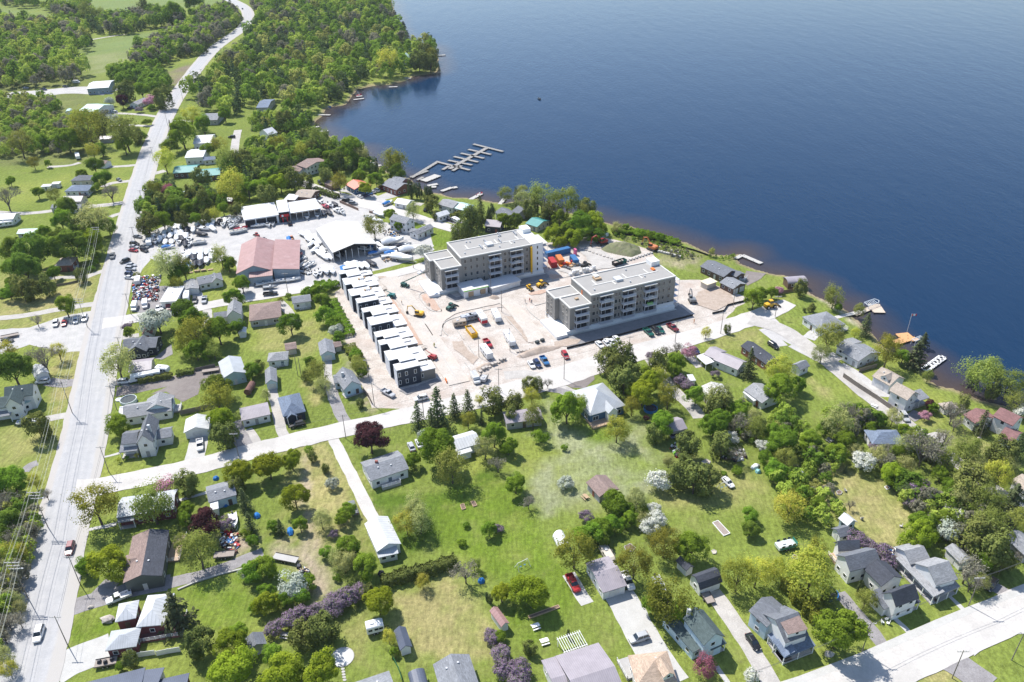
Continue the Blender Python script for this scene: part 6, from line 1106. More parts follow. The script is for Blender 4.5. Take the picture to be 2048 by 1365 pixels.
# ------------------------------------------------------------------ vehicles
TYRE = plain('tyre_rubber', (.018, .018, .018), .9); CHROME = plain('alloy', (.45, .45, .46), .35, .6); LAMP = plain('lamp_glass', (.75, .73, .68), .2); REDL = plain('tail_lamp', (.4, .02, .02), .3)
PAINT = dict(white=(.72, .72, .72), silver=(.42, .43, .45), grey=(.16, .17, .18), black=(.012, .012, .014), navy=(.015, .03, .09), blue=(.03, .13, .30), red=(.36, .02, .025), maroon=(.16, .012, .02), green=(.01, .09, .07), beige=(.45, .38, .28), yellow=(.72, .40, .01), orange=(.52, .16, .04), teal=(.02, .20, .20))
def ring(x, hw, z0, z1, b=.12): return [(x, -hw+b, z0), (x, hw-b, z0), (x, hw, z0+b), (x, hw, z1-b), (x, hw-b, z1), (x, -hw+b, z1), (x, -hw, z1-b), (x, -hw, z0+b)]
_wheel = MB(); _wheel.tube((0, -.11, 0), (0, .11, 0), .34, 12, 0); _wheel.tube((0, -.125, 0), (0, .125, 0), .2, 10, 1); _wheel = _wheel.mesh('wheel', [TYRE, CHROME])
_carm = {}
def car_parts(kind, col):
    k = (kind, col)
    if k in _carm: return _carm[k]
    pm = paint('car_paint_'+col, PAINT[col]); out = []; body = MB(); gl = MB()
    if kind in ('sedan', 'suv'):
        L, Wd, H = (4.6, .9, 1.45) if kind == 'sedan' else (4.75, .95, 1.75); h = L/2; zt = .92 if kind == 'sedan' else 1.05
        body.loft([ring(-h, Wd-.22, .38, zt-.18), ring(-h+.15, Wd-.06, .28, zt), ring(-h+.9, Wd, .26, zt+.03), ring(.6, Wd, .26, zt+.03), ring(h-.8, Wd-.02, .26, zt-.08), ring(h-.15, Wd-.12, .3, zt-.22), ring(h, Wd-.3, .38, zt-.35)])
        a, b = (-h+.55, 1.05) if kind == 'sedan' else (-h+.15, 1.15); c, d = (-h+1.25, .35) if kind == 'sedan' else (-h+.55, .45)
        gl.add([(a, -Wd+.12, zt), (b, -Wd+.12, zt), (b, Wd-.12, zt), (a, Wd-.12, zt), (c, -Wd+.28, H-.06), (d, -Wd+.28, H-.06), (d, Wd-.28, H-.06), (c, Wd-.28, H-.06)], [(0, 1, 5, 4), (1, 2, 6, 5), (2, 3, 7, 6), (3, 0, 4, 7)])
        body.loft([[(x, y, z) for x, y, z in ((c-.03, -Wd+.27, H-.07), (d+.03, -Wd+.27, H-.07), (d+.03, Wd-.27, H-.07), (c-.03, Wd-.27, H-.07))], [(c+.1, -Wd+.38, H), (d-.1, -Wd+.38, H), (d-.1, Wd-.38, H), (c+.1, Wd-.38, H)]])
        for s in (-1, 1): body.tube((c, s*(Wd-.26), H-.06), (a, s*(Wd-.11), zt), .045, 4); body.tube((d, s*(Wd-.26), H-.06), (b, s*(Wd-.11), zt), .045, 4); body.tube(((c+d)/2, s*(Wd-.26), H-.05), ((a+b)/2, s*(Wd-.1), zt), .05, 4)
        wx = (-h+.85, h-.9)
    elif kind == 'pickup':
        L, Wd, H = 5.7, .98, 1.85; h = L/2; zt = 1.08
        body.loft([ring(-.35, Wd, .35, zt), ring(1.0, Wd, .35, zt), ring(h-.25, Wd-.04, .38, zt-.05), ring(h, Wd-.15, .45, zt-.2)])
        for s in (-1, 1): body.box((-1.6, s*(Wd-.06), .8), (2.5, .12, .62))
        body.box((-h+.06, 0, .8), (.12, 2*Wd, .6)); body.box((-1.6, 0, .52), (2.4, 2*Wd-.2, .1)); body.box((-.38, 0, .85), (.1, 2*Wd-.1, .6))
        gl.add([(-.35, -Wd+.1, zt), (1.35, -Wd+.1, zt), (1.35, Wd-.1, zt), (-.35, Wd-.1, zt), (-.2, -Wd+.25, H-.06), (.75, -Wd+.25, H-.06), (.75, Wd-.25, H-.06), (-.2, Wd-.25, H-.06)], [(0, 1, 5, 4), (1, 2, 6, 5), (2, 3, 7, 6), (3, 0, 4, 7)])
        body.loft([[(-.25, -Wd+.22, H-.07), (.8, -Wd+.22, H-.07), (.8, Wd-.22, H-.07), (-.25, Wd-.22, H-.07)], [(-.15, -Wd+.32, H), (.7, -Wd+.32, H), (.7, Wd-.32, H), (-.15, Wd-.32, H)]])
        wx = (-h+1.1, h-1.0)
    else:   # van
        L, Wd, H = 5.6, 1.0, 2.35; h = L/2; zt = 1.15
        body.loft([ring(-h, Wd-.04, .35, H-.1), ring(-h+.1, Wd, .3, H), ring(h-1.9, Wd, .3, H), ring(h-1.3, Wd-.03, .3, H-.15), ring(h-.75, Wd-.03, .3, zt+.08), ring(h-.1, Wd-.1, .32, zt-.15), ring(h, Wd-.2, .4, zt-.35)])
        gl.add([(h-1.26, -Wd+.14, H-.24), (h-.78, -Wd+.12, zt+.14), (h-.78, Wd-.12, zt+.14), (h-1.26, Wd-.14, H-.24)], [(0, 1, 2, 3)]); gl.box((h-1.7, 0, 1.6), (.8, 2*Wd+.02, .5))
        wx = (-h+1.0, h-.95)
    out = [('body', body.mesh('body', [pm])), ('window_glass', gl.mesh('window_glass', [GLASS]))]
    _carm[k] = (out, L, Wd, wx, zt); return _carm[k]
_hl = MB().box((0, 0, 0), (.08, .34, .16)).mesh('headlight', [LAMP]); _tl = MB().box((0, 0, 0), (.06, .28, .2)).mesh('tail_light', [REDL])
def car(kind, col, g, rz, words=None, group=None, light=True):
    parts, L, Wd, wx, zt = car_parts(kind, col); root = empty({'sedan': 'parked_car', 'suv': 'parked_suv', 'pickup': 'pickup_truck', 'van': 'delivery_van'}[kind], (g[0], g[1], .1), rz)
    for n, me in parts: link(n, me, root)
    for x in wx:
        for s in (-1, 1): link('wheel', _wheel, root, (x, s*(Wd-.1), .34))
    for s in (-1, 1): link('headlight', _hl, root, (L/2-.06, s*(Wd-.38), zt-.33)); link('tail_light', _tl, root, (-L/2, s*(Wd-.34), zt-.28))
    later(root, words or f'{col} {dict(sedan="car", suv="SUV", pickup="pickup", van="van")[kind]}', {'sedan': 'car', 'suv': 'car', 'pickup': 'truck', 'van': 'van'}[kind], g, group); return root
CARS = {   # x,y centre, heading dx,dy in the photograph, kind, colour
'L': '560,300,-10,34,suv,maroon 310,980,-10,34,suv,white 950,690,-60,24,pickup,white',
'C': '898,682,-4,20,pickup,grey 998,722,-30,12,suv,black 1050,752,60,6,sedan,silver 1045,782,60,6,suv,silver 1040,826,60,6,suv,navy 1035,853,60,6,sedan,white 1098,526,60,8,sedan,grey 1075,584,60,8,suv,black 1070,607,60,8,sedan,silver 1066,636,60,8,sedan,red 1152,634,20,8,suv,black 1152,606,40,8,sedan,grey 445,1220,-6,20,suv,white 513,1215,-6,20,sedan,red 605,1195,-4,20,sedan,white 677,1178,-6,20,suv,white 60,1352,30,2,sedan,black 680,204,30,2,suv,black 950,72,20,10,sedan,grey 1300,1088,-3,20,sedan,silver 1262,1098,-3,20,sedan,white 1350,1090,-2,20,van,maroon 1556,1036,-3,20,suv,black 1632,1032,-3,20,pickup,silver 1652,1182,-2,20,sedan,silver 1160,1072,-2,20,van,white 1075,1092,-6,20,van,white',
'H': '342,318,-40,3,suv,white 1000,318,40,-3,suv,white 1597,825,2,30,pickup,white 215,640,40,-6,pickup,white',
'I': '330,662,-40,10,suv,black 1055,412,40,22,pickup,silver 1318,452,-50,12,suv,white 1240,838,-18,-40,sedan,silver 1302,812,-18,-40,sedan,white 1750,298,20,40,van,white 775,1330,-10,-30,pickup,grey',
'J': '155,182,24,34,sedan,white 202,176,22,30,suv,navy 260,152,24,34,pickup,blue 425,108,20,30,suv,red 758,16,20,20,sedan,white 800,4,20,20,sedan,white 1724,1122,34,34,sedan,white 1462,66,22,20,sedan,navy',
'D': '115,982,50,-4,pickup,black 270,420,-4,-20,suv,black 728,240,40,4,pickup,black 776,262,40,4,suv,grey 830,206,-22,-10,sedan,white 860,197,-22,-10,sedan,navy 885,187,-22,-10,sedan,blue 908,177,-22,-10,sedan,blue 934,167,-22,-10,sedan,silver 962,155,-22,-12,suv,white 1000,136,-20,-16,pickup,red 512,96,20,20,suv,black 1356,308,10,-14,sedan,black 1550,392,20,8,sedan,black 960,330,20,6,sedan,silver 798,158,-20,14,sedan,white',
'E': '1090,1290,24,22,pickup,green 1148,1278,20,22,suv,black 1186,1270,18,18,sedan,green 1282,1252,26,18,pickup,maroon 700,1388,22,22,sedan,white 768,1368,22,22,sedan,white 838,1346,22,22,sedan,white',
'S': '788,662,34,44,pickup,red 622,1150,38,60,van,white',
'N': '488,575,24,44,pickup,red 1014,1012,-50,16,suv,silver 925,558,16,34,pickup,white 1925,1042,26,38,sedan,black',
'O': '1780,590,-20,26,suv,black', 'K': '42,30,30,20,suv,black 1090,600,26,40,suv,silver',
'A': '912,898,-20,0,suv,white 1040,866,20,0,sedan,black 1850,1096,-20,0,suv,black 1936,72,10,14,sedan,black 350,716,20,2,pickup,navy 612,660,20,0,van,white 205,705,20,0,sedan,silver 520,690,20,0,sedan,grey 330,755,20,2,suv,red',
'G': ''}
for r_, s_ in CARS.items():
    for t_ in s_.split():
        x_, y_, dx_, dy_, k_, c_ = t_.split(','); x_, y_, dx_, dy_ = map(float, (x_, y_, dx_, dy_)); g_ = W(r_, x_, y_, .6); h_ = W(r_, x_+dx_*.3, y_+dy_*.3, .6)-g_
        car(k_, c_, g_, math.atan2(h_[1], h_[0]), None, 'cars and trucks')
# caravans, box trailers
def camper(label, r, x, y, dx, dy, L=7.0, col=(.70, .70, .70), stripe=None, name='camper_trailer', H=2.7, Wd=2.4, cat='trailer', nose=True):
    g = W(r, x, y, 1.2); h = W(r, x+dx, y+dy, 1.2)-g; root = empty(name, (g[0], g[1], 0), math.atan2(h[1], h[0])); tag(root, label, cat); m = plain('camper_%d' % (sum(col)*97+L*7), col, .45, var=.05); b = MB()
    rr = lambda xx, z0, z1, w_: ring(xx, w_, z0, z1, .18)
    b.loft([rr(-L/2, .6, H-.1, Wd/2-.06), rr(-L/2+.15, .5, H, Wd/2), rr(L/2-.8, .5, H, Wd/2), rr(L/2-.1, .75 if nose else .5, H-.35 if nose else H, Wd/2-.04)]); b.obj('body', [m], root)
    for s in (-1, 1):
        for j in range(2): link('wheel', _wheel, root, (-.45+.8*j, s*(Wd/2-.12), .34))
        for j, xx in enumerate((-L*.3, L*.05, L*.3)): MB().box((xx, s*(Wd/2+.015), 1.75), (.9, .04, .6)).obj('window', [GLASS], root)
        if stripe: MB().box((0, s*(Wd/2+.012), 1.05), (L-.5, .03, .55)).obj('stripe', [plain('stripe_'+str(stripe), stripe, .5)], root)
    if stripe: MB().box((L/2-.06, 0, 1.35), (.1, Wd*.9, 1.3)).obj('front_panel', [MATS['stripe_'+str(stripe)]], root)
    MB().tube((L/2-.2, 0, .5), (L/2+1.1, 0, .5), .07, 5).obj('drawbar', [TYRE], root); MB().box((-L*.15, 0, H+.1), (.9, .7, .22)).obj('roof_vent', [VENT], root); return root
camper('long white camper parked beside the clipped hedge and the highway', 'H', 1165, 275, 60, -12, 9.5)
camper('short white camper behind the long white camper', 'H', 1300, 225, 20, 2, 4.5)
camper('red-fronted white office trailer in the site car park', 'S', 705, 315, 42, 60, 7.5, (.70, .70, .68), (.50, .02, .04), 'office_trailer', 2.9, 2.5, 'trailer', False)
camper('white fifth-wheel camper beside the red-fronted office trailer', 'S', 905, 290, 30, 60, 7.5)
camper('white travel camper in the middle of the site car park', 'S', 1085, 600, 40, 70, 9.0)
camper('plain white box trailer behind the red pickup on the site', 'S', 770, 785, 45, 60, 7.5, (.74, .74, .73), None, 'box_trailer', 2.8, 2.4, 'trailer', False)
camper('grey office cabin beside the red-fronted trailer', 'S', 512, 315, 40, -10, 5.0, (.40, .42, .46), None, 'site_cabin', 2.6, 2.3, 'cabin', False)
camper('dark grey site cabin next to the grey office cabin', 'S', 600, 298, 40, -10, 4.0, (.25, .26, .29), None, 'site_cabin', 2.6, 2.3, 'cabin', False)
camper('beige portable shed inside the curved kerb of the site', 'S', 405, 385, 40, -6, 5.0, (.36, .30, .24), None, 'site_cabin', 2.4, 2.6, 'cabin', False)
camper('green and white pop-up camper alone on the mown lawn', 'O', 145, 262, 40, -10, 5.2, (.55, .60, .57), (.02, .20, .14), 'camper_trailer', 1.6)
camper('white trailer parked behind the white double garage', 'N', 760, 330, 30, 50, 5.5, (.55, .50, .42), None, 'box_trailer', 1.5)
camper('small white camper by the dark grey shed', 'M', 950, 925, 30, -8, 4.0)
camper('white box trailer at the end of the pale drive left of the highway', 'A', 620, 1250, 4, 14, 8)
camper('white van-sized trailer beside the flat grey garage on the back lane', 'C', 1490, 1005, -2, 30, 7, (.7, .7, .7))
camper('little white camper beside the dealer forecourt boats', 'C', 1190, 572, -2, 30, 5.5)
camper('white camper at the end of the long white shed', 'C', 50, 425, 30, -4, 7)
camper('rounded white tent camper on the grey shore drive', 'D', 1598, 392, 24, 12, 5, (.62, .62, .60), None, 'camper_trailer', 2.2)
camper('old white and blue van body on the dealer lot', 'C', 1100, 880, -3, 22, 5, (.66, .62, .60))
camper('white camper half hidden behind the thicket beside the dry lawn', 'K', 228, 1072, 40, -16, 5, (.7, .71, .72), None, 'camper_trailer', 2.2)
camper('boxy grey trailer among the site rubble near the white van', 'S', 735, 1130, 20, -30, 3.5, (.42, .42, .43), None, 'box_trailer', 1.6)

# ------------------------------------------------------------------ boats
def hull_mesh(name, col, L, B, H, cover=None, open_=True):
    b = MB(); n = 9; rings = []
    for i in range(n):
        t = i/(n-1); x = -L/2+L*t; w_ = B/2*(1 if t < .5 else max(.04, math.cos((t-.5)/.5*math.pi/2)**.7)); k = .25+.55*max(0, t-.4)**1.5; z1 = H+.25*t*t
        rings.append([(x, 0, k*.4), (x, w_*.75, k*.5+.1), (x, w_, z1*.6+.1), (x, w_, z1), (x, w_*.86, z1), (x, w_*.75, z1-.35 if open_ else z1+.05), (x, -w_*.75, z1-.35 if open_ else z1+.05), (x, -w_*.86, z1), (x, -w_, z1), (x, -w_, z1*.6+.1), (x, -w_*.75, k*.5+.1)])
    b.loft(rings, 0); return b.mesh(name, [col])
BOATC = dict(white=paint('gelcoat_white', (.74, .74, .73), .35), blue=paint('gelcoat_blue', (.03, .12, .33), .35), black=paint('gelcoat_black', (.02, .022, .03), .35), red=paint('gelcoat_red', (.42, .04, .06), .35), grey=paint('aluminium_hull', (.36, .38, .40), .4), teal=paint('gelcoat_teal', (.03, .22, .28), .35))
WRAP = plain('white_shrink_wrap', (.74, .75, .76), .45, var=.05); BWRAP = plain('blue_boat_tarp', (.02, .16, .45), .6); KWRAP = plain('black_boat_tarp', (.03, .032, .045), .6)
_bm = {}
def boat_mesh(col, open_):
    k = (col, open_)
    if k not in _bm: _bm[k] = hull_mesh('hull', BOATC[col], 6.2, 2.3, .95, None, open_)
    return _bm[k]
def cover_mesh(m):
    if m.name not in _bm:
        b = MB(); rings = []
        for i in range(8):
            t = i/7; x = -3.15+6.3*t; w_ = 1.2*(1 if t < .5 else max(.05, math.cos((t-.5)/.5*math.pi/2)**.7)); hgt = 1.0+.75*math.sin(math.pi*min(1, t*1.15+.12)); rings.append([(x, -w_, .75), (x, -w_*.9, 1.05), (x, -w_*.35, hgt-.08), (x, 0, hgt+.12), (x, w_*.35, hgt-.08), (x, w_*.9, 1.05), (x, w_, .75)])
        b.loft(rings); _bm[m.name] = b.mesh('cover', [m], True)
    return _bm[m.name]
_trl = MB(); _trl.tube((-2.4, .7, .3), (2.6, .7, .3), .06, 4).tube((-2.4, -.7, .3), (2.6, -.7, .3), .06, 4).tube((2.6, .7, .3), (4.0, 0, .35), .06, 4).tube((2.6, -.7, .3), (4.0, 0, .35), .06, 4).tube((-1, -1, .32), (-1, 1, .32), .06, 4); _trl = _trl.mesh('trailer_frame', [VENT])
_con = MB().box((.3, 0, 1.2), (.9, .7, .7)).box((.75, 0, 1.45), (.08, 1.6, .5), 0, 1).mesh('console', [BOATC['white'], GLASS]); _mot = MB().box((-3.2, 0, .95), (.45, .4, .7)).box((-3.25, 0, .45), (.2, .15, .7)).mesh('outboard', [plain('outboard_cowl', (.03, .03, .035), .4)])
def boat(kind, col, g, rz, sc=1.0, trailer=True, words=None, group='boats laid up in the marina yard', z=0.0):
    root = empty('boat', (g[0], g[1], z), rz, (sc, sc, sc)); zt = .35 if trailer else 0
    if kind == 'pontoon':
        for s in (-1, 1): MB().tube((-3.3, s*.9, .45+zt), (2.9, s*.9, .45+zt), .32, 8).tube((2.9, s*.9, .45+zt), (3.5, s*.9, .6+zt), .32, 8, 0, .05).obj('pontoon', [BOATC['grey']], root)
        MB().box((0, 0, .85+zt), (6.2, 2.4, .1)).obj('deck', [plain('pontoon_deck', (.42, .41, .40), .8)], root); rl = MB()
        for s in (-1, 1): rl.box((0, s*1.15, 1.2+zt), (5.6, .06, .55))
        rl.box((2.8, 0, 1.2+zt), (.06, 2.2, .55)); rl.obj('fence', [BOATC[col]], root)
        for xx, yy in ((-2, .8), (-2, -.8), (1.8, .8), (1.8, -.8)): MB().box((xx, yy, 1.15+zt), (1.3, .6, .5)).obj('seat', [plain('boat_seat', (.62, .58, .5), .6)], root)
    else:
        link('hull', boat_mesh(col, kind == 'open'), root, (0, 0, zt))
        if kind == 'open': link('console', _con, root, (0, 0, zt-.25))
        else: link('cover', cover_mesh({'wrap': WRAP, 'tarp': BWRAP, 'dark': KWRAP}[kind]), root, (0, 0, zt))
        link('outboard', _mot, root, (0, 0, zt))
    if trailer:
        link('trailer_frame', _trl, root)
        for s in (-1, 1): link('wheel', _wheel, root, (-1, s*1.05, .34))
    w_ = {'wrap': 'white shrink-wrapped boat', 'tarp': 'blue tarped boat', 'dark': 'black covered boat', 'open': f'open {col} boat', 'pontoon': 'pontoon boat'}[kind]
    later(root, words or w_, 'boat', g, group); return root
BOATS = [  # region, x,y,dx,dy,kind,colour,scale
 ('C', '1170,498,-2,20,wrap 1265,502,-2,20,open 1308,500,-2,20,wrap 1315,528,-2,20,wrap 1350,478,-2,20,wrap 1395,458,-2,20,wrap 1440,456,-2,20,wrap 1360,524,-2,20,wrap 1402,500,-2,20,wrap 1447,506,-2,20,wrap 1490,478,-2,20,dark 1540,474,-2,20,wrap 1570,430,-2,20,wrap 1607,422,-2,20,wrap 1652,415,-2,20,open 1700,413,-2,20,wrap 1750,410,-2,20,dark 1318,574,-2,20,wrap 1370,572,-2,20,wrap 1345,608,40,-6,tarp 1590,574,50,-8,pontoon 1615,508,40,6,dark 1700,466,10,12,wrap 1628,462,20,4,open 1825,392,20,-20,open 1880,394,30,-20,open 1920,482,40,-10,pontoon 1860,420,30,-16,grey 1510,665,-2,20,wrap 1555,658,-2,20,wrap 1602,655,-2,20,wrap 1545,700,-2,20,dark 1600,700,-2,20,wrap 1650,720,-2,20,wrap 1555,748,-2,20,dark 1602,746,-2,20,dark 1510,760,-2,20,tarp 1650,655,-2,20,wrap 1455,545,10,8,dark 1225,530,-2,20,wrap 1240,562,-2,20,open 1275,552,-2,20,wrap 1412,540,-2,20,wrap 1428,572,-2,20,open 1482,528,-2,20,wrap 1512,548,-2,20,open 1660,442,-2,20,wrap 1690,440,-2,20,wrap 1780,430,-2,20,open 1795,402,-2,20,wrap 1480,590,-2,20,dark 1510,585,-2,20,open 1690,690,-2,20,wrap 1690,655,-2,20,open 1480,700,-2,20,wrap 1470,665,-2,20,open'),
 ('Q', '1012,580,40,20,wrap 1070,582,30,40,wrap 1105,612,30,40,wrap 1075,642,30,40,wrap 1165,622,30,40,wrap 1205,672,30,40,wrap 1100,702,-20,20,wrap 1182,712,30,40,wrap 1140,772,-20,20,wrap 1212,822,30,40,wrap 1262,792,30,40,wrap 1302,782,30,40,open 1282,868,30,30,wrap 1345,868,30,40,wrap 1238,752,30,40,open 820,645,4,40,tarp 860,700,40,-6,open 872,750,40,-16,open 902,800,40,-20,dark 922,845,40,-20,red 955,868,40,-20,dark 990,882,30,-20,open 952,932,40,-26,open 1002,922,40,-26,dark 1022,962,40,-26,pontoon 1082,962,40,-20,open 1292,1040,16,40,wrap2 1370,1042,16,40,wrap 1520,1035,16,40,tarp 1602,1002,20,40,wrap2 1672,990,20,40,wrap2 1742,982,20,40,wrap 1812,980,20,40,wrap 1882,950,40,16,dark 1212,1062,10,40,open 1160,1080,10,40,open 425,458,40,-4,open 540,445,20,20,open 610,432,4,40,open 1052,342,6,40,open 1182,326,8,40,open 1262,308,20,30,dark 1292,216,30,20,red 1350,200,30,20,open 1412,190,40,20,dark 1432,268,30,30,open 1492,252,20,30,open 1340,300,30,40,dark 1240,160,20,20,open 1500,290,20,20,open 872,1148,50,-8,open 572,1242,50,-4,grey 482,1202,50,-8,open 602,1182,40,-4,open 740,1160,40,-6,open 140,540,60,-14,pontoon 150,400,60,-30,open 60,380,60,-20,open 110,460,50,-20,grey 200,500,60,-14,red 1850,350,60,10,grey 1960,390,60,14,wrap 1500,820,16,30,dark 1440,830,20,20,open 1900,740,30,8,tarp 1810,760,30,4,open'),
 ('D', '1090,572,60,-14,wrap3 1050,635,50,-4,wrap2 1232,636,60,-8,wrap3 1170,705,50,8,wrap3 1085,658,30,-4,tarp 950,657,30,-4,tarp 990,598,30,20,wrap 1150,602,40,-10,dark 1190,596,40,-8,grey 1060,680,30,-4,open 1120,655,40,-10,grey 1055,258,30,-16,tarp 985,350,40,20,wrap 470,940,40,-4,wrap'),
 ('N', '1180,600,40,80,open'), ('L', '1865,75,10,50,open')]
for r_, s_ in BOATS:
    for t_ in s_.split():
        x_, y_, dx_, dy_, k_ = t_.split(','); x_, y_, dx_, dy_ = map(float, (x_, y_, dx_, dy_)); g_ = W(r_, x_, y_, .8); h_ = W(r_, x_+dx_*.3, y_+dy_*.3, .8)-g_; sc_ = 1.0
        if k_[-1] in '23': sc_ = 1.35 if k_[-1] == '2' else 1.75; k_ = k_[:-1]
        c_ = 'white'
        if k_ in ('red', 'grey'): c_ = k_; k_ = 'open'
        if k_ == 'dark': c_ = 'black'
        if sc_ == 1.0: sc_ = .9+.25*rng.random()
        boat(k_, c_, g_, math.atan2(h_[1], h_[0])+rng.normal()*.06, sc_)
for r_, x_, y_, dx_, dy_, k_, c_, lab in [('F', 1079, 198, 4, 5, 'open', 'black', 'small dark fishing boat alone on the open lake'), ('B', 580, 855, 40, 10, 'open', 'blue', 'dark blue boat moored under the trees of the bay'), ('B', 822, 760, 20, -6, 'open', 'red', 'red and white boat at the dock below the wood'), ('B', 1300, 335, 20, 6, 'tarp', 'blue', 'blue tarped boat at the point beside the pines'), ('B', 370, 1140, 30, 6, 'tarp', 'blue', 'blue covered boat by the white docks of the bay'), ('B', 830, 1165, 30, -8, 'tarp', 'blue', 'blue canopied boat lift behind the shore maple'), ('D', 1785, 185, 20, -12, 'open', 'red', 'red boat at the end of the narrow shore dock')]:
    g_ = W(r_, x_, y_, -.4); h_ = W(r_, x_+dx_, y_+dy_, -.4)-g_; o_ = boat(k_, c_, g_, math.atan2(h_[1], h_[0]), .9, False, None, None, -1.05); PENDING.pop(); tag(o_, lab, 'boat')

# ------------------------------------------------------------------ docks
DOCKW = plain('grey_dock_boards', (.27, .26, .245), .9, var=.15, scale=2); DOCKP = plain('dock_pile', (.16, .14, .12), .9); OCHRE = plain('cedar_deck', (.55, .30, .14), .8, var=.12, scale=2); DOCKC = plain('concrete_dock', (.42, .405, .38), .9)
def dock(label, segs, mat=DOCKW, wd=1.8, name='dock'):
    root = None
    for i, (r, a, b) in enumerate(segs):
        w_ = wd
        if len(a) == 3: w_ = a[2]
        A_ = W(r, a[0], a[1], -.3); B_ = W(r, b[0], b[1], -.3); L = np.hypot(*(B_-A_)[:2]); rz = math.atan2(*(B_-A_)[1::-1])
        if root is None: root = empty(name, (A_[0], A_[1], -.8)); tag(root, label, 'dock'); o0 = A_
        c = (A_+B_)/2-o0; b_ = MB(); n = max(1, int(L/3))
        d = MB().box((c[0], c[1], .5+.012*(i % 3)), (L, w_, .22), rz).obj('deck' if i == 0 else 'finger_deck', [mat], root)
        pl = MB()
        for j in range(n+1):
            q = A_+(B_-A_)*j/n-o0
            for s in (-1, 1): pl.tube((q[0]-math.sin(rz)*s*w_/2, q[1]+math.cos(rz)*s*w_/2, -1.6), (q[0]-math.sin(rz)*s*w_/2, q[1]+math.cos(rz)*s*w_/2, .95), .1, 6)
        pl.obj('piles', [DOCKP], d)
    return root
dock('large branching marina dock with nine fingers reaching out from the shore', [('B', (1840, 1185, 2.6), (1545, 1350)), ('B', (1735, 1152), (1972, 1212)), ('B', (1695, 1195), (1876, 1236)), ('B', (1635, 1225), (1820, 1266)), ('B', (1580, 1252), (1772, 1296)), ('B', (1535, 1282), (1725, 1320)), ('B', (1455, 1296), (1706, 1360)), ('B', (1490, 1357), (1540, 1328)), ('F', (877, 323, 2.2), (823, 356)), ('B', (1570, 1365), (1640, 1325))], DOCKW, 2.0, 'marina_dock')
dock('wide pale dock in front of the large brown shore house', [('D', (1335, 82), (1452, 35))], DOCKC, 5)
dock('long narrow dock beside the dark cypress row', [('D', (1232, 52), (1372, 0)), ('D', (1290, 75), (1335, 50))], DOCKW, 2)
dock('angled dock with end float off the pale-roofed cottages', [('D', (1480, 163), (1565, 133)), ('D', (1565, 138), (1606, 130))], DOCKC, 2.4)
dock('narrow white dock with a red boat at its end', [('D', (1710, 230), (1800, 182))], DOCKC, 2.4)
dock('short white dock in front of the dark grey shore cottage', [('D', (1935, 280), (1985, 222))], DOCKC, 2.2)
dock('grey floating dock with side float by the cypress row', [('D', (1370, 120), (1450, 105)), ('D', (1400, 130), (1440, 128))], DOCKC, 2.5)
dock('beige dock with a wide end platform below the grey lakeside bungalow', [('G', (690, 1148), (850, 1085)), ('G', (820, 1098, 7), (915, 1100))], plain('beige_dock', (.50, .42, .34), .9), 2.2)
dock('bright cedar dock with steps and red chairs below the lakeside house', [('F', (1790, 686, 3), (1822, 676)), ('F', (1803, 667, 5), (1818, 680)), ('F', (1822, 676, 3), (1832, 682))], OCHRE, 3)
dock('white ladder-like floating dock off the lakeside lawn', [('K', (1228, 215), (1372, 112)), ('K', (1262, 242), (1416, 132)), ('K', (1240, 222), (1275, 242)), ('K', (1290, 178), (1325, 202)), ('K', (1335, 145), (1372, 168)), ('K', (1380, 112), (1416, 130)), ('K', (1310, 162), (1348, 185)), ('K', (1358, 128), (1395, 150))], plain('white_dock', (.66, .66, .66), .6), .9)
dock('stone breakwater pier enclosing the little harbour by the timber lodge', [('E', (1838, 674, 2.4), (1992, 740)), ('E', (1838, 674, 2.0), (1785, 700))], DOCKC, 2.2, 'breakwater')
for i_, (sg_, lab_) in enumerate([([('B', (485, 918), (595, 920))], 'white dock with wide end below the wood of the bay'), ([('B', (440, 1020), (505, 1012))], 'short dock at the inner corner of the bay'), ([('B', (778, 798), (862, 788)), ('B', (800, 772), (850, 768))], 'white dock with side float by the red and white boat'), ([('B', (1060, 697), (1130, 694))], 'dock at the tip of the first green lawn of the bay'), ([('B', (1440, 446), (1512, 440))], 'thin dock sticking out from the very tip of the point'), ([('B', (1150, 620), (1236, 628))], 'dock beside the second green lawn of the bay'), ([('B', (430, 1058), (578, 1046))], 'upper white dock behind the pale shore willow'), ([('B', (400, 1165), (622, 1140)), ('B', (540, 1185), (620, 1175))], 'lower white dock with side float behind the pale shore willow'), ([('B', (880, 1320), (940, 1290)), ('B', (890, 1345), (1000, 1320)), ('B', (930, 1300), (985, 1330))], 'branched white dock between the shore trees'), ([('B', (1210, 310), (1250, 305))], 'small dock beside the boat shelter of the point')]): dock(lab_, sg_, DOCKC, 2.2)
for r_, s_, lab_ in [('G', '770,1050 850,1022 886,1035 885,1050 805,1078', 'white steel boat lift frame standing in the lake beside the beige dock'), ('G', '1150,1345 1215,1318 1240,1330 1180,1362', 'grey covered boat lift beside the cedar dock')]:
    p_ = poly(r_, s_, 1.2); b_ = MB(); n_ = len(p_)
    for j in range(n_): b_.tube((*p_[j], 1.2), (*p_[(j+1) % n_], 1.2), .12, 5); b_.tube((*p_[j], -3), (*p_[j], 1.2), .1, 5)
    for j in range(1, 6): t_ = j/6; q1 = p_[0]*(1-t_)+p_[1]*t_; q2 = p_[-1]*(1-t_)+p_[-2]*t_; b_.tube((*q1, 1.2), (*q2, 1.2), .08, 4)
    tag(b_.obj('boat_lift', [plain('galvanised_lift', (.55, .60, .64), .5)]), lab_, 'boat lift')
fl = empty('flagpole', tuple(W('G', 1110, 1285, 0))); tag(fl, 'white flagpole with a small red and white flag on the cedar dock', 'flagpole'); MB().tube((0, 0, -.5), (0, 0, 7.5), .07, 6).obj('pole', [WHITE], fl)
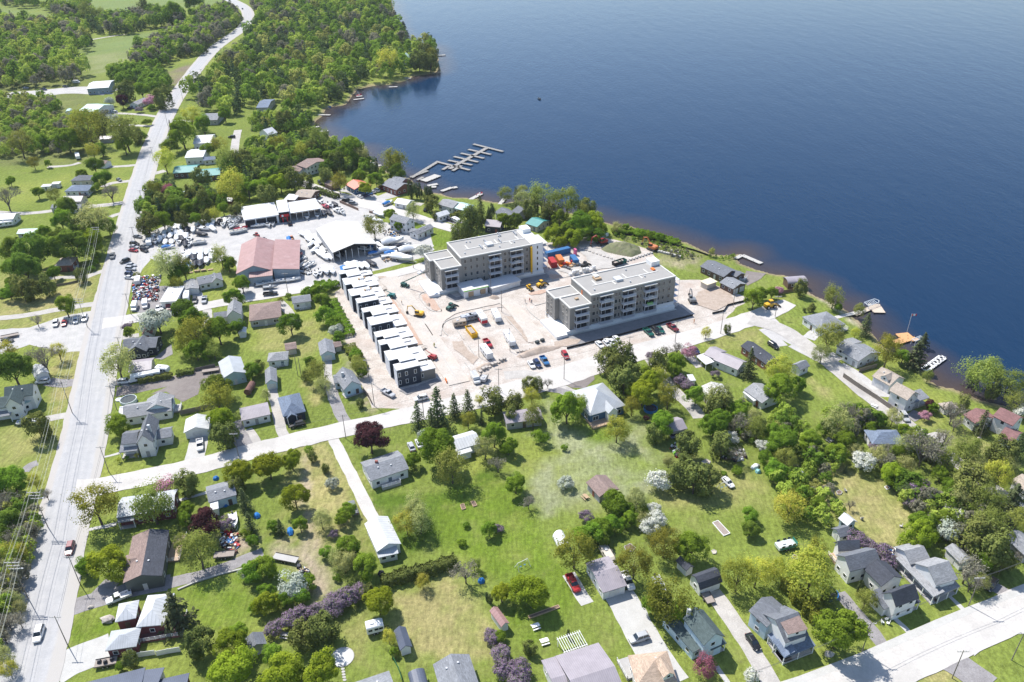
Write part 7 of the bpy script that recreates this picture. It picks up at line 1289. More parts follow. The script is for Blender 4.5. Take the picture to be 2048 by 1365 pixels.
MB().box((.3, 0, 7.0), (.5, .03, .8)).obj('flag_stripe', [plain('flag_red', (.5, .02, .03), .7)], fl); MB().box((.95, 0, 7.0), (.8, .03, .8)).obj('flag_field', [WHITE], fl); MB().box((1.6, 0, 7.0), (.5, .03, .8)).obj('flag_stripe', [MATS['flag_red']], fl)

# ------------------------------------------------------------------ poles and cables
POLEM = plain('weathered_pole', (.22, .19, .165), .9, var=.2, scale=2); ARM = plain('crossarm', (.46, .44, .42), .8); CABLE = plain('cable', (.10, .10, .10), .6); CABLE2 = plain('bright_cable', (.42, .43, .36), .5)
def pole(r, x, y, h=10.0, arms=1, lamp=False, wide=1.2, heavy=False):
    g = W(r, x, y, 0); root = empty('utility_pole', (g[0], g[1], 0)); MB().tube((0, 0, -.3), (0, 0, h), .12, 7, 0, .08).obj('pole', [POLEM], root); 
    for k in range(arms): MB().box((0, 0, h-.4-1.0*k), (wide*2*(1-.12*k), .14, .16)).obj('crossarm', [ARM], root)
    for k in range(arms):
        for s in (-1, -.5, .5, 1): MB().tube((s*wide*.95*(1-.12*k), 0, h-.32-k), (s*wide*.95*(1-.12*k), 0, h-.05-k), .05, 5).obj('insulator', [VENT], root)
    if lamp:
        b = MB().tube((0, 0, h-2.6), (1.9, -.2, h-2.0), .05, 5).obj('lamp_arm', [VENT], root); MB().box((2.0, -.2, h-2.05), (.6, .22, .14)).obj('lamp_head', [VENT], b)
    later(root, 'wooden utility pole' if not heavy else 'tall three-armed power pole', 'pole', g, 'utility poles'); return g
def cable(label, pts, sag=.6, rad=.03, mat=None, name='overhead_cable'):
    b = MB()
    for a, c in zip(pts[:-1], pts[1:]):
        n = 6; L = np.hypot(*(c-a)[:2]); prev = a
        for j in range(1, n+1):
            t = j/n; q = a+(c-a)*t; q = np.array([q[0], q[1], q[2]-sag*min(1, L/45)*4*t*(1-t)]); b.tube(prev, q, rad, 3); prev = q
    tag(b.obj(name, [mat or CABLE]), label, 'cable')
hv = [pole('F', x, y, 12.5, 3, l, 1.8, True) for x, y, l in [(8, 1402, False), (57, 1198, True), (96, 1055, True), (145, 827, False), (175, 655, False), (205, 505, False)]]
names = ['outermost left', 'second from the left', 'third from the left', 'fourth from the left', 'fifth from the left', 'outermost right']
for j, (dx, z) in enumerate([(-1.7, 12.2), (-.9, 12.2), (.9, 12.2), (1.7, 12.2), (-1.3, 11.2), (1.3, 11.2)]):
    cable(f'power cable along the left of the highway, {["first", "second", "fifth", "sixth", "third", "fourth"][j]} from the left', [p_+np.array([dx, 0, z]) for p_ in hv], 0.9, .024, CABLE2, 'power_cable')
ch1 = [pole('F', x, y, 9.5, 1) for x, y in [(135, 1290), (160, 1168), (218, 945), (234, 820), (248, 720), (263, 630), (273, 492), (288, 416), (309, 326), (336, 253), (366, 201), (406, 163), (445, 118)]]
cable('thin cable strung along the right side of the highway', [p_+np.array([.5, 0, 9.3]) for p_ in ch1], .8); cable('lower telephone cable along the right side of the highway', [p_+np.array([0, 0, 7.4]) for p_ in ch1], .8)
ch2 = [pole('F', x, y, 9, 1) for x, y in [(478, 915), (692, 878), (848, 838), (998, 783), (1128, 759), (1257, 717), (1350, 686), (1441, 668), (1550, 634)]]
cable('cable strung along the near side of the side street', [p_+np.array([.4, 0, 8.8]) for p_ in ch2], .8)
ch3 = [pole('F', x, y, 9, 1) for x, y in [(576, 586), (665, 579), (745, 550), (827, 537)]]; cable('cable strung along the back lane beside the boat yard', [p_+np.array([0, 0, 8.7]) for p_ in ch3], .7)
ch4 = [pole('F', x, y, 9, 1) for x, y in [(738.7, 764), (749, 813)]]
for x, y in [(958, 714.5), (1020, 703), (1003.5, 625), (982, 588), (1466, 614)]: pole('F', x, y, 9.5, 0)
ch5 = [pole('F', x, y, 9.5, 1) for x, y in [(1500, 1400), (1724, 1304), (1937, 1212), (2110, 1140)]]; cable('cable strung along the front street in front of the white houses', [p_+np.array([.4, 0, 9.3]) for p_ in ch5], .8); cable('second cable along the front street in front of the white houses', [p_+np.array([-.6, 0, 9.0]) for p_ in ch5], .9)
ch6 = [pole('F', x, y, 9, 1) for x, y in [(1904, 1357), (2023, 1321)]]
for x, y in [(596, 752), (604, 760), (1959.5, 877)]: pole('F', x, y, 9, 0)

# ------------------------------------------------------------------ site plant
TRK = plain('steel_track', (.07, .065, .06), .8); CABG = GLASS
def excavator(label, r, x, y, dx, dy, col, sc=1.0, reach=1.0):
    g = W(r, x, y, 1); h = W(r, x+dx, y+dy, 1)-g; root = empty('excavator', (g[0], g[1], 0), math.atan2(h[1], h[0]), (sc,)*3); tag(root, label, 'excavator'); m = paint('plant_'+col, PAINT[col], .5)
    for s in (-1, 1): MB().loft([[(-1.9, s*1.2+d, .25), (-2.1, s*1.2+d, .5), (-1.9, s*1.2+d, .85), (1.9, s*1.2+d, .85), (2.1, s*1.2+d, .5), (1.9, s*1.2+d, .25)] for d in (-.28, .28)]).obj('track', [TRK], root)
    MB().box((0, 0, .9), (1.6, 1.8, .3)).obj('turntable', [TRK], root); MB().loft([ring(-2.0, 1.2, 1.1, 2.0), ring(-1.4, 1.3, 1.05, 2.2), ring(1.1, 1.3, 1.05, 2.0)]).obj('engine_house', [m], root)
    c = MB().box((.6, .75, 2.2), (1.5, 1.0, 1.7), 0, 0, .9).obj('cab', [m], root); MB().box((.65, .75, 2.35), (1.56, 1.06, .9)).obj('cab_glass', [GLASS], c)
    MB().tube((.9, -.2, 1.8), (3.2*reach, -.2, 4.4), .26, 5, 0, .24).tube((3.2*reach, -.2, 4.4), (5.2*reach, -.2, 3.8), .24, 5, 0, .18).obj('boom', [m], root); MB().tube((5.1*reach, -.2, 4.1), (5.8*reach, -.2, 1.2), .2, 5, 0, .14).obj('stick', [m], root)
    MB().loft([[(5.5*reach, -.7, 1.3), (6.1*reach, -.7, 1.2), (5.9*reach, -.7, .3), (5.2*reach, -.7, .5)], [(5.5*reach, .3, 1.3), (6.1*reach, .3, 1.2), (5.9*reach, .3, .3), (5.2*reach, .3, .5)]]).obj('bucket', [TRK], root)
def boom_lift(label, r, x, y, bx_, by_, bz, col, sc=1.0):
    g = W(r, x, y, .5); t = W(r, bx_, by_, bz)-g; rz = math.atan2(t[1], t[0]); L = np.hypot(t[0], t[1]); root = empty('boom_lift', (g[0], g[1], 0), rz); tag(root, label, 'lift'); m = paint('plant_'+col, PAINT[col], .5)
    MB().box((0, 0, .75), (3.0, 1.9, .5)).obj('chassis', [m], root)
    for xx in (-1.1, 1.1):
        for s in (-1, 1): link('wheel', _wheel, root, (xx, s*1.05, .48), None, (1.4, 1.3, 1.4))
    MB().loft([ring(-1.6, .8, 1.05, 1.9), ring(.6, .8, 1.05, 1.7)]).obj('turret', [m], root); MB().tube((-1.2, 0, 1.8), (L*.55, 0, 1.8+(bz-1.8)*.58), .2, 5, 0, .2).tube((L*.5, 0, 1.8+(bz-1.8)*.53), (L, 0, bz), .14, 5).obj('boom', [m], root)
    b = MB().box((L+.6, 0, bz), (1.0, 2.0, .1))
    for s in (-1, 1):
        for xx in (.15, 1.05): b.tube((L+xx, s*.95, bz), (L+xx, s*.95, bz+1.1), .04, 4)
        b.tube((L+.15, s*.95, bz+1.1), (L+1.05, s*.95, bz+1.1), .04, 4)
    b.tube((L+1.05, -.95, bz+1.1), (L+1.05, .95, bz+1.1), .04, 4); b.obj('basket', [TRK], root)
def loader(label, r, x, y, dx, dy, col, sc=1.0):
    g = W(r, x, y, .8); h = W(r, x+dx, y+dy, .8)-g; root = empty('loader', (g[0], g[1], 0), math.atan2(h[1], h[0]), (sc,)*3); tag(root, label, 'loader'); m = paint('plant_'+col, PAINT[col], .5)
    MB().loft([ring(-2.2, .8, .8, 1.7), ring(-.4, .9, .7, 1.9), ring(1.3, .7, .7, 1.2)]).obj('body', [m], root); c = MB().box((-.1, 0, 2.2), (1.3, 1.4, 1.2), 0, 0, .9).obj('cab', [m], root); MB().box((-.1, 0, 2.25), (1.36, 1.46, .7)).obj('cab_glass', [GLASS], c)
    for xx in (-1.4, 1.0):
        for s in (-1, 1): link('wheel', _wheel, root, (xx, s*.95, .65), None, (1.9, 1.8, 1.9))
    MB().tube((.9, .5, 1.3), (2.7, .5, .6), .12, 4).tube((.9, -.5, 1.3), (2.7, -.5, .6), .12, 4).obj('lift_arm', [m], root); MB().loft([[(2.6, -1.1, .2), (3.5, -1.1, .15), (2.7, -1.1, 1.0)], [(2.6, 1.1, .2), (3.5, 1.1, .15), (2.7, 1.1, 1.0)]]).obj('bucket', [TRK], root)
excavator('red excavator with folded arm beside the grassy soil mound', 'T', 1060, 215, -40, 10, 'red', 1.15, .9); excavator('small yellow excavator digging beside the site road', 'X', 1520, 835, -40, -6, 'yellow', .9)
excavator('orange excavator reaching up the grassy bank by the lake', 'T', 1920, 310, -50, -20, 'orange', 1.1); excavator('dark excavator working beside the right apartment block', 'E', 1440, 1030, -8, -14, 'grey', .9)
boom_lift('dark green boom lift reaching up to the left apartment block', 'X', 1280, 360, 1620, 120, 9, 'green'); boom_lift('teal boom lift with lowered arm beside the far townhouses', 'X', 1045, 535, 955, 440, 2.5, 'teal'); boom_lift('pink-red boom lift with lowered arm beside the near townhouses', 'Y', 1405, 475, 1290, 345, 2.5, 'red')
loader('yellow wheel loader behind the soil stripe between the blocks', 'V', 1600, 920, 40, -16, 'yellow'); loader('small yellow loader left of the yellow wheel loader', 'V', 1445, 962, 20, 16, 'yellow', .8); loader('green and tan tractor by the kerb corner of the site', 'S', 290, 172, 50, -30, 'green', 1.0); loader('black skid loader among the pipes of the container yard', 'T', 770, 600, 40, -20, 'black', .9)
loader('red tractor in the boat yard', 'Q', 405, 575, -20, -10, 'red', .7); loader('black tractor behind the red-roofed boat barn', 'Q', 505, 645, 4, -20, 'black', .8); loader('yellow and orange forklift behind the red-roofed boat barn', 'Q', 855, 625, -4, -20, 'orange', .8); loader('yellow dump loader at the end of the side street', 'G', 20, 1078, 30, -6, 'yellow', 1.2)
def container(label, r, x, y, dx, dy, col, L=6.1, Wd=2.44, H=2.6, open_=False, name='shipping_container', cat='container'):
    g = W(r, x, y, H); h = W(r, x+dx, y+dy, H)-g; root = empty(name, (g[0], g[1], 0), math.atan2(h[1], h[0])); tag(root, label, cat); m = plain('container_'+col, PAINT[col], .6, var=.15, scale=1.5); b = MB()
    if open_:
        for s in (-1, 1): b.loft([[(-L/2, s*Wd/2*.85, 0), (L/2, s*Wd/2*.85, 0), (L/2+.2, s*Wd/2, H), (-L/2-.2, s*Wd/2, H)], [(-L/2, s*(Wd/2*.85-.1), 0), (L/2, s*(Wd/2*.85-.1), 0), (L/2+.2, s*(Wd/2-.1), H), (-L/2-.2, s*(Wd/2-.1), H)]]); b.box((s*(L/2+.05), 0, H/2), (.12, Wd*.9, H))
        b.box((0, 0, .15), (L, Wd*.8, .2)); b.obj('body', [m], root); MB().box((-.4, 0, H*.55), (L*.7, Wd*.75, H*.5)).obj('rubble_load', [plain('rubble', (.36, .31, .27), .95, var=.4, scale=3)], root)
        for s in (-1, 1): MB().box((0, s*(Wd/2+.02), H-.1), (L+.4, .12, .14)).obj('rim', [m], root)
    else:
        b.box((0, 0, H/2), (L, Wd, H)); bo = b.obj('body', [m], root); n = int(L/.6)
        for s in (-1, 1):
            rb = MB()
            for j in range(n): rb.box((-L/2+.3+j*.6, s*(Wd/2+.03), H/2), (.28, .06, H-.3))
            rb.obj('corrugation', [m], bo)
        for s in (-1, 1): MB().box((L/2+.03, s*Wd/4, H/2), (.06, Wd/2-.1, H-.2)).obj('door', [m], root)
        MB().box((0, 0, H+.03), (L-.2, Wd-.2, .06)).obj('roof_panel', [m], root)
container('long blue container beside the white end of the left apartment block', 'T', 300, 340, 60, -14, 'blue', 12); container('orange-red container with doors facing the street in the container yard', 'T', 215, 510, 30, 44, 'red', 6); container('orange container with materials piled on its roof', 'T', 340, 470, 30, 44, 'orange', 6); container('short blue container with pink bundle on top', 'T', 585, 470, 30, 40, 'blue', 6)
container('left dark green waste bin behind the right apartment block', 'T', 1320, 535, 50, -14, 'black', 4, 2.2, 1.8, True, 'waste_bin', 'bin'); container('right dark green waste bin behind the right apartment block', 'T', 1390, 510, 50, -14, 'green', 4, 2.2, 1.8, True, 'waste_bin', 'bin'); container('yellow roll-off bin full of rubble in the site car park', 'S', 565, 475, 40, 50, 'yellow', 6.5, 2.4, 1.9, True, 'roll_off_bin', 'bin')
def stack(label, r, x, y, dx, dy, n, d, mat, name='material_stack', cat='materials', lay=2, gap=1.25):
    g = W(r, x, y, .3); h = W(r, x+dx, y+dy, .3)-g; rz = math.atan2(h[1], h[0]); mats = mat if isinstance(mat, list) else [mat]
    od = 'first second third fourth fifth sixth seventh eighth ninth tenth eleventh twelfth thirteenth fourteenth'.split(); e = np.array([math.cos(rz), math.sin(rz)]); e = e if e[0] > 0 else -e
    for j in range(n):
        q = g[:2]+e*(j-(n-1)/2)*d[0]*gap+np.array([0, .15*math.sin(j*2.1)])
        for k in range(lay if j % 3 else max(1, lay-1)):
            o = MB().box((0, 0, 0), d, 0, 0, .96).obj('material_block', [mats[(j+k) % len(mats)]], None, loc=(q[0], q[1], d[2]*(k+.5)+.03), rot=(0, 0, rz+.12*math.sin(j*3.3+k)))
            tag(o, f'{od[j]} {"upper " if k else ""}piece from left in the {label}', 'material', label)
RUB = plain('rubble_stone', (.42, .38, .34), .95, var=.3, scale=2); BUND = plain('pink_bundle', (.55, .12, .25), .6)
stack('bale row behind the right apartment block', 'T', 720, 725, 60, -14, 8, (1.3, 1.1, 1.0), [WRAP, PARA]); stack('orange and red pile in the container yard', 'T', 480, 590, 40, -10, 6, (1.1, 1.4, .8), [ORG, TIMB, MATS['container_red']]); stack('timber stack left of the skid loader', 'T', 600, 600, 30, -10, 4, (1.2, 1.6, .7), [TIMB, PARA]); stack('grey pipe bundle left of the black skid loader', 'T', 465, 655, 40, 16, 4, (1.4, 1.0, .5), [plain('dark_pipe', (.14, .14, .15), .6)])
stack('magenta bundles beside the short blue container', 'T', 600, 415, 20, 20, 2, (.9, .9, 2.7), [BUND], lay=1); stack('white foam sheets beside the red excavator', 'T', 1000, 150, 60, -24, 5, (2.0, 1.4, .7), [WRAP]); stack('concrete block row along the lake bank', 'E', 1255, 665, 40, 10, 9, (1.0, 1.2, .8), [DOCKC], lay=1); stack('upper block row above the lake bank', 'E', 1250, 630, 60, 16, 7, (.7, .7, .5), [DOCKC], lay=1, gap=2.2)
stack('broken concrete beside the white site van', 'S', 850, 960, 40, -20, 9, (1.1, 1.3, .5), [RUB]); stack('rubble line left of the parked cars', 'S', 1400, 740, 60, -10, 10, (1.0, 1.2, .5), [RUB], lay=1); stack('dark generators on the rubble bank', 'S', 1500, 640, 30, -10, 2, (1.4, 1.0, 1.0), [plain('genset', (.05, .06, .06), .6)], lay=1, gap=1.6); stack('white pipe pallets beside the left apartment block', 'V', 60, 745, 30, -10, 4, (1.4, 1.6, .6), [WRAP]); stack('timber stack beside the white cross-gabled bungalow', 'C', 1600, 800, 40, -6, 4, (2.2, 1.0, .4), [TIMB])
stack('orange barriers by the nearest townhouse', 'Y', 1640, 870, 10, 20, 3, (.6, .3, .9), [ORG], lay=1); stack('rock line in front of the soil mound', 'T', 1000, 420, 60, 20, 14, (.9, .8, .5), [RUB], lay=1, gap=2.2); stack('white stones below the soil mound', 'T', 1700, 460, 60, -20, 9, (1.1, 1.0, .6), [DOCKC], lay=1, gap=1.6)
# soil mounds, kerbs, fences
def mound(label, r, s, h, mat, seed, kind=None, name='soil_mound'):
    pg = poly(r, s); lo, hi = pg.min(0), pg.max(0); st = max(.35, (hi-lo).max()/34); X, Y_ = np.meshgrid(np.arange(lo[0], hi[0]+st, st), np.arange(lo[1], hi[1]+st, st)); q = np.stack([X.ravel(), Y_.ravel()], 1); d = -sdf(q, pg); mx = max(d.max(), .1); z = np.where(d > 0, h*(np.clip(d/mx, 0, 1)**.75)*(1+.22*vnoise(q, 1.6, seed)+.15*vnoise(q, .7, seed+1)), -.2); n = X.shape[1]; idx = (np.arange(X.shape[0]-1)[:, None]*n+np.arange(n-1)[None, :]).ravel(); f = np.stack([idx, idx+1, idx+n+1, idx+n], 1); f = f[(z[f] > -.1).any(1)]
    c = q.mean(0); me = npmesh(name, np.column_stack([q-c, z+.03]), f, [mat]); me.polygons.foreach_set('use_smooth', np.ones(len(f), bool)); tag(link(name, me, None, (c[0], c[1], 0)), label, 'mound')
GRASSY = ground_mat('weedy_soil', (.20, .19, .12), (.13, .15, .07), .5, None, .3); REDS = ground_mat('red_subsoil', (.40, .27, .205), (.46, .35, .285), .5, None, .2); BRNS = ground_mat('brown_subsoil', (.33, .265, .215), (.41, .34, .285), .5, None, .25)
mound('large weedy soil mound behind the right apartment block', 'T', '1040,330 1180,240 1480,220 1700,300 1740,400 1560,470 1300,420 1120,380', 3.2, GRASSY, 31); mound('small brown soil heap in front of the white annex', 'S', '790,50 840,10 930,20 960,60 880,80', 1.2, BRNS, 32); mound('soil heap inside the kerbed island near the left apartment block', 'X', '1640,690 1680,650 1720,680 1700,720', 1.0, BRNS, 33); mound('rubble bank along the street edge of the site', 'S', '1160,850 1300,770 1480,700 1700,700 1860,690 1700,760 1500,810 1280,870', 1.1, BRNS, 34); mound('long heap of broken soil beside the white site van', 'S', '620,1010 700,950 860,920 930,930 800,1010 690,1060', 1.0, BRNS, 35)
for mt, r, s in [(REDS, 'V', '1420,1040 1540,1000 1680,985 1700,1010 1580,1050 1460,1065'), (REDS, 'V', '1720,780 1860,800 1880,840 1760,860 1700,830'), (BRNS, 'Y', '1190,0 1300,120 1500,400 1700,640 1780,780 1640,740 1480,520 1280,230'), (BRNS, 'X', '820,200 960,200 1000,300 920,330 830,260'), (BRNS, 'S', '300,640 460,640 520,760 660,860 600,960 440,820 330,740'), (REDS, 'X', '1000,580 1080,600 1300,900 1500,1180 1600,1365 1480,1365 1290,1060 1130,800'), (BRNS, 'U', '130,1220 300,1170 470,1190 420,1240 260,1280 120,1270'), (REDS, 'V', '20,1060 90,1040 200,1150 290,1270 200,1270 90,1180'), (PAD, 'Y', '840,1040 1300,920 1480,830 1530,870 1330,1000 950,1110'), (BRNS, 'F', '1395,585 1430,572 1460,585 1470,605 1430,622 1390,610'), (BRNS, 'E', '590,610 760,660 800,690 700,670 600,640'), (GRAVEL, 'T', '640,320 900,260 1000,330 1250,470 1500,600 1300,640 900,700 500,760 300,700 560,640 900,620 760,450'), (BRNS, 'S', '1020,300 1200,300 1290,560 1420,680 1300,640 1240,560')]: sheet('bare_soil', mt, poly(r, s), .5, None, 1.5)
WROAD = ground_mat('site_road', (.43, .39, .35), (.50, .46, .415), .2, None, .1, (.52, .44, .37))
for s, wd in [('X,985,215 X,1150,420 X,1400,720 Y,1340,120 Y,1560,440 Y,1760,760 Y,1860,920', 7.5), ('S,20,560 S,80,330 S,300,200 S,620,130 S,980,60', 7), ('S,980,60 S,1150,180 S,1330,420 S,1460,640', 6)]: strip('site_road', WROAD, poly('F', s), wd, .4)
def kerb(r, s, w_=.3, h=.16):
    p = smooth_line(poly(r, s), 2); b = MB()
    for a, c in zip(p[:-1], p[1:]): d = c-a; L = np.hypot(*d); m_ = (a+c)/2; b.box((m_[0], m_[1], h/2+.04), (L+.05, w_, h), math.atan2(d[1], d[0]))
    o = b.obj('kerb', [DOCKC]); o['kind'] = 'structure'
for r, s in [('S', '1190,285 1110,180 1020,160 800,205 560,260 300,325 190,380 165,450 190,510 240,555'), ('S', '0,560 120,760 240,960 350,1130'), ('X', '1020,250 1200,470 1400,720 1560,930 1700,1120 1820,1330'), ('X', '1710,440 1560,480 1510,530 1560,620 1660,750 1760,800 1860,815 1920,800 1850,690'), ('S', '1290,120 1340,220 1440,310 1540,380 1620,390'), ('S', '1030,305 1140,430 1255,560'), ('S', '365,480 460,610'), ('S', '525,700 625,840'), ('S', '480,930 570,1060'), ('U', '0,430 160,390 330,350'), ('V', '470,1150 880,1030 1380,920 1730,840'), ('S', '1430,150 1530,125 1630,95')]: kerb(r, s)
def fence(label, r, s, h, mat, th=.06, name='fence', cat='fence', panel=2.4):
    p = poly(r, s); root = empty(name, (p[0][0], p[0][1], 0)); tag(root, label, cat); o0 = p[0]
    for a, c in zip(p[:-1], p[1:]):
        L = np.hypot(*(c-a)); n = max(1, int(L/panel)); d = (c-a)/L; rz = math.atan2(d[1], d[0])
        for j in range(n):
            m_ = a+d*L*(j+.5)/n-o0; MB().box((m_[0], m_[1], h/2+.03*math.sin(j*2.7)), (L/n-.06, th, h-.08), rz+.01*math.sin(j*1.9)).obj('panel', [mat], root); q = a+d*L*j/n-o0; MB().box((q[0], q[1], h/2+.05), (.11, .11, h+.1), rz).obj('post', [mat], root)
BLKF = plain('black_geotextile', (.012, .013, .014), .8); WOODF = siding('weathered_fence', (.17, .145, .13), vertical=True, row=.16); BRWF = siding('brown_fence', (.24, .15, .11), vertical=True, row=.16)
fence('black silt fence between the right apartment block and the side street', 'U', '290,1310 620,1230 960,1140 1300,1050 1600,960 1950,875', .9, BLKF); fence('black silt fence along the lake bank', 'E', '800,500 950,520 1100,545 1300,600 1450,640 1590,690', .9, BLKF); fence('black silt fence round the lodge drive', 'E', '1600,1145 1690,1125 1720,1080 1860,1045', .9, BLKF); fence('dark board fence along the lakeside drive', 'K', '598,285 720,370 860,460 1030,580', 1.8, WOODF); fence('weathered board fence behind the house by the round pool', 'H', '1440,585 1560,560 1690,528', 1.8, WOODF); fence('low brown wall beside the laid-up boats of the marina', 'D', '670,255 740,285 818,318', 1.4, BRWF, .25); fence('brown wall at the marina gate', 'D', '905,335 970,350 1040,365', 1.2, BRWF, .25); fence('dark board fence beside the pale blue house by the asphalt drive', 'I', '860,400 900,450 925,500', 1.8, WOODF); fence('white panel fence below the maroon brick house', 'L', '1040,1180 1140,1160 1245,1145', 1.6, MATS['white_trim']); fence('second white panel fence right of the first below the brick house', 'L', '1255,1155 1350,1135 1445,1120', 1.6, MATS['white_trim']); fence('rail fence left of the highway below the red-brown house', 'C', '450,925 560,905 640,885', 1.0, WOODF); fence('wooden fence beside the boathouse lane', 'G', '60,990 150,975 235,960', 1.5, BRWF); fence('curved timber screen beside the big lakeside house drive', 'K', '725,245 790,225 868,205', 1.6, WOODF); fence('grey fence beside the long grey-roofed roadside shop yard', 'H', '1560,235 1650,215 1720,200', 1.3, WOODF); fence('green wire fence beside the dark grey shed', 'M', '1090,1170 1140,1270 1170,1365', 1.2, plain('green_wire', (.05, .20, .09), .7), .03); fence('white stone edging along the gravel drive below the two-tone house', 'L', '1420,630 1560,570 1750,510 1950,460', .4, DOCKC, .4)

# ------------------------------------------------------------------ garden things
def round_pool(label, r, x, y, rad, h, rim, top, name='round_pool', cat='pool'):
    g = W(r, x, y, 0); root = empty(name, (g[0], g[1], 0)); tag(root, label, cat); b = MB(); n = 20
    an = [2*math.pi*i/n for i in range(n)]; b.loft([[(rad*math.cos(a), rad*math.sin(a), 0) for a in an], [(rad*math.cos(a), rad*math.sin(a), h) for a in an], [((rad-.18)*math.cos(a), (rad-.18)*math.sin(a), h) for a in an], [((rad-.2)*math.cos(a), (rad-.2)*math.sin(a), max(h-.3, .0)) for a in an]], caps=False).obj('rim', [rim], root); MB().add([((rad-.2)*math.cos(a), (rad-.2)*math.sin(a), max(h-.25, h*.8)) for a in an], [tuple(range(n))]).obj('surface', [top], root)
    if name == 'trampoline':
        for i in range(0, n, 4): MB().tube((rad*math.cos(an[i]), rad*math.sin(an[i]), 0), (rad*math.cos(an[i]), rad*math.sin(an[i]), h+1.4), .05, 5).obj('net_pole', [rim], root)
round_pool('round above-ground pool with pale rim beside the long house', 'H', 1030, 480, 2.6, 1.2, plain('pool_wall', (.55, .6, .62), .5), plain('pool_liner', (.05, .065, .075), .3)); round_pool('white round pool lid beside the above-ground pool', 'H', 950, 466, 1.0, .4, WHITE, plain('lid', (.6, .64, .66), .5)); round_pool('dark blue trampoline under the trees by the broad pale-roofed house', 'J', 1105, 545, 2.2, .9, BLUEP, KWRAP, 'trampoline', 'trampoline'); round_pool('blue-rimmed trampoline beside the tall cedar hedge', 'O', 490, 672, 2.0, .9, BLUEP, KWRAP, 'trampoline', 'trampoline')
round_pool('pale round stone patio on the lawn by the stepping stones', 'M', 690, 1165, 2.6, .12, DOCKC, plain('patio_paving', (.55, .55, .54), .9), 'round_patio', 'patio')
for k_, (x_, y_) in enumerate([(690, 1238), (693, 1260), (697, 1282), (700, 1304), (704, 1326), (708, 1348)]): g_ = W('M', x_, y_); o_ = MB().prism([(.42*math.cos(a)*(1+.1*math.sin(a*3+k_)), .3*math.sin(a)) for a in np.arange(0, 6.28, .7)], 0, .07).obj('stepping_stone', [DOCKC], None, loc=(g_[0], g_[1], .03)); tag(o_, ['first', 'second', 'third', 'fourth', 'fifth', 'sixth'][k_]+' pale stepping stone down from the round patio', 'stone', 'stepping stones')
def bed(label, r, s, mat, edge=WHITE, h=.3):
    p = poly(r, s); c = p.mean(0); root = empty('garden_bed', (c[0], c[1], 0)); tag(root, label, 'garden bed'); MB().prism([tuple(q-c) for q in p], 0, h*.7).obj('soil', [mat], root); b = MB()
    for i in range(len(p)): a, e = p[i]-c, p[(i+1) % len(p)]-c; b.box((*((a+e)/2), h/2), (np.hypot(*(e-a)), .14, h), math.atan2(*(e-a)[::-1]))
    b.obj('edging', [edge], root)
DSOIL = plain('garden_soil', (.17, .12, .09), .95, var=.3, scale=3); SANDM = plain('play_sand', (.48, .42, .34), .95)
bed('long framed sand bed on the mown lawn', 'N', '1600,95 1645,78 1740,180 1690,200', plain('gritty_sand', (.30, .25, .22), .95, var=.2, scale=3)); bed('left of two small framed vegetable beds on the deep green lawn', 'I', '1630,1305 1660,1295 1675,1335 1645,1345', DSOIL, TIMB); bed('right of two small framed vegetable beds on the deep green lawn', 'I', '1715,1280 1745,1275 1765,1310 1735,1320', DSOIL, TIMB); bed('long raised bed at the foot of the big green trees', 'N', '130,840 370,752 380,772 140,860', DSOIL, TIMB); bed('oval planted bed behind the white double garage', 'N', '895,285 945,262 985,295 960,325 910,320', DSOIL, DOCKC); bed('round stone fire ring on the mown lawn', 'N', '1592,318 1612,310 1632,322 1628,340 1605,344', SANDM, DOCKC, .25); bed('stone fire ring beside the green pop-up camper', 'O', '190,365 210,350 235,362 230,385 200,388', DSOIL, DOCKC, .3); bed('fire pit circle on the dry lawn by the chairs', 'K', '545,1200 570,1188 592,1205 580,1222 555,1222', DSOIL, DOCKC, .3); bed('white stone ring in the weedy yard', 'J', '1515,960 1550,940 1585,960 1570,988 1530,988', SANDM, DOCKC, .3)
bed('small white-framed bed at the edge of the dry lawn', 'K', '928,1160 952,1152 974,1170 950,1182', DSOIL, WHITE, .2)
def table(label, r, x, y, dx, dy, col=TIMB, name='picnic_table'):
    g = W(r, x, y); h = W(r, x+dx, y+dy)-g; root = empty(name, (g[0], g[1], 0), math.atan2(h[1], h[0])); tag(root, label, 'table'); MB().box((0, 0, .74), (1.9, .8, .07)).obj('table_top', [col], root)
    for s in (-1, 1): MB().box((0, s*.75, .44), (1.9, .28, .06)).obj('bench', [col], root)
    for s in (-1, 1): MB().tube((s*.6, -.7, 0), (s*.6, .3, .72), .05, 4).tube((s*.6, .7, 0), (s*.6, -.3, .72), .05, 4).obj('leg', [col], root)
table('white picnic table on the lawn below the big green trees', 'N', 190, 930, 40, -14, WHITE); table('wooden picnic table at the edge of the sandy yard', 'M', 440, 610, 30, -10, TIMB); table('low bench table among the bushes of the middle lawn', 'K', 490, 795, 26, 18, GDECK); table('white garden table under the trees of the fenced lawn', 'K', 845, 520, 26, 10, WHITE); table('table on the small deck beside the pergola', 'N', 260, 1050, 20, -6, WHITE); table('dark garden table beside the two-tone house drive', 'M', 230, 1000, 30, 4, GDECK); table('picnic table beside the little white cottage', 'J', 585, 1248, 20, 20, TIMB)
def chair(label, r, x, y, a, mat):
    g = W(r, x, y); root = empty('garden_chair', (g[0], g[1], 0), a); tag(root, label, 'chair', 'garden chairs'); MB().box((0, 0, .4), (.6, .6, .08)).obj('seat', [mat], root); MB().box((-.32, 0, .75), (.08, .6, .75)).obj('backrest', [mat], root)
    for sx in (-1, 1):
        for sy in (-1, 1): MB().box((sx*.25, sy*.27, .2), (.06, .06, .4)).obj('leg', [mat], root)
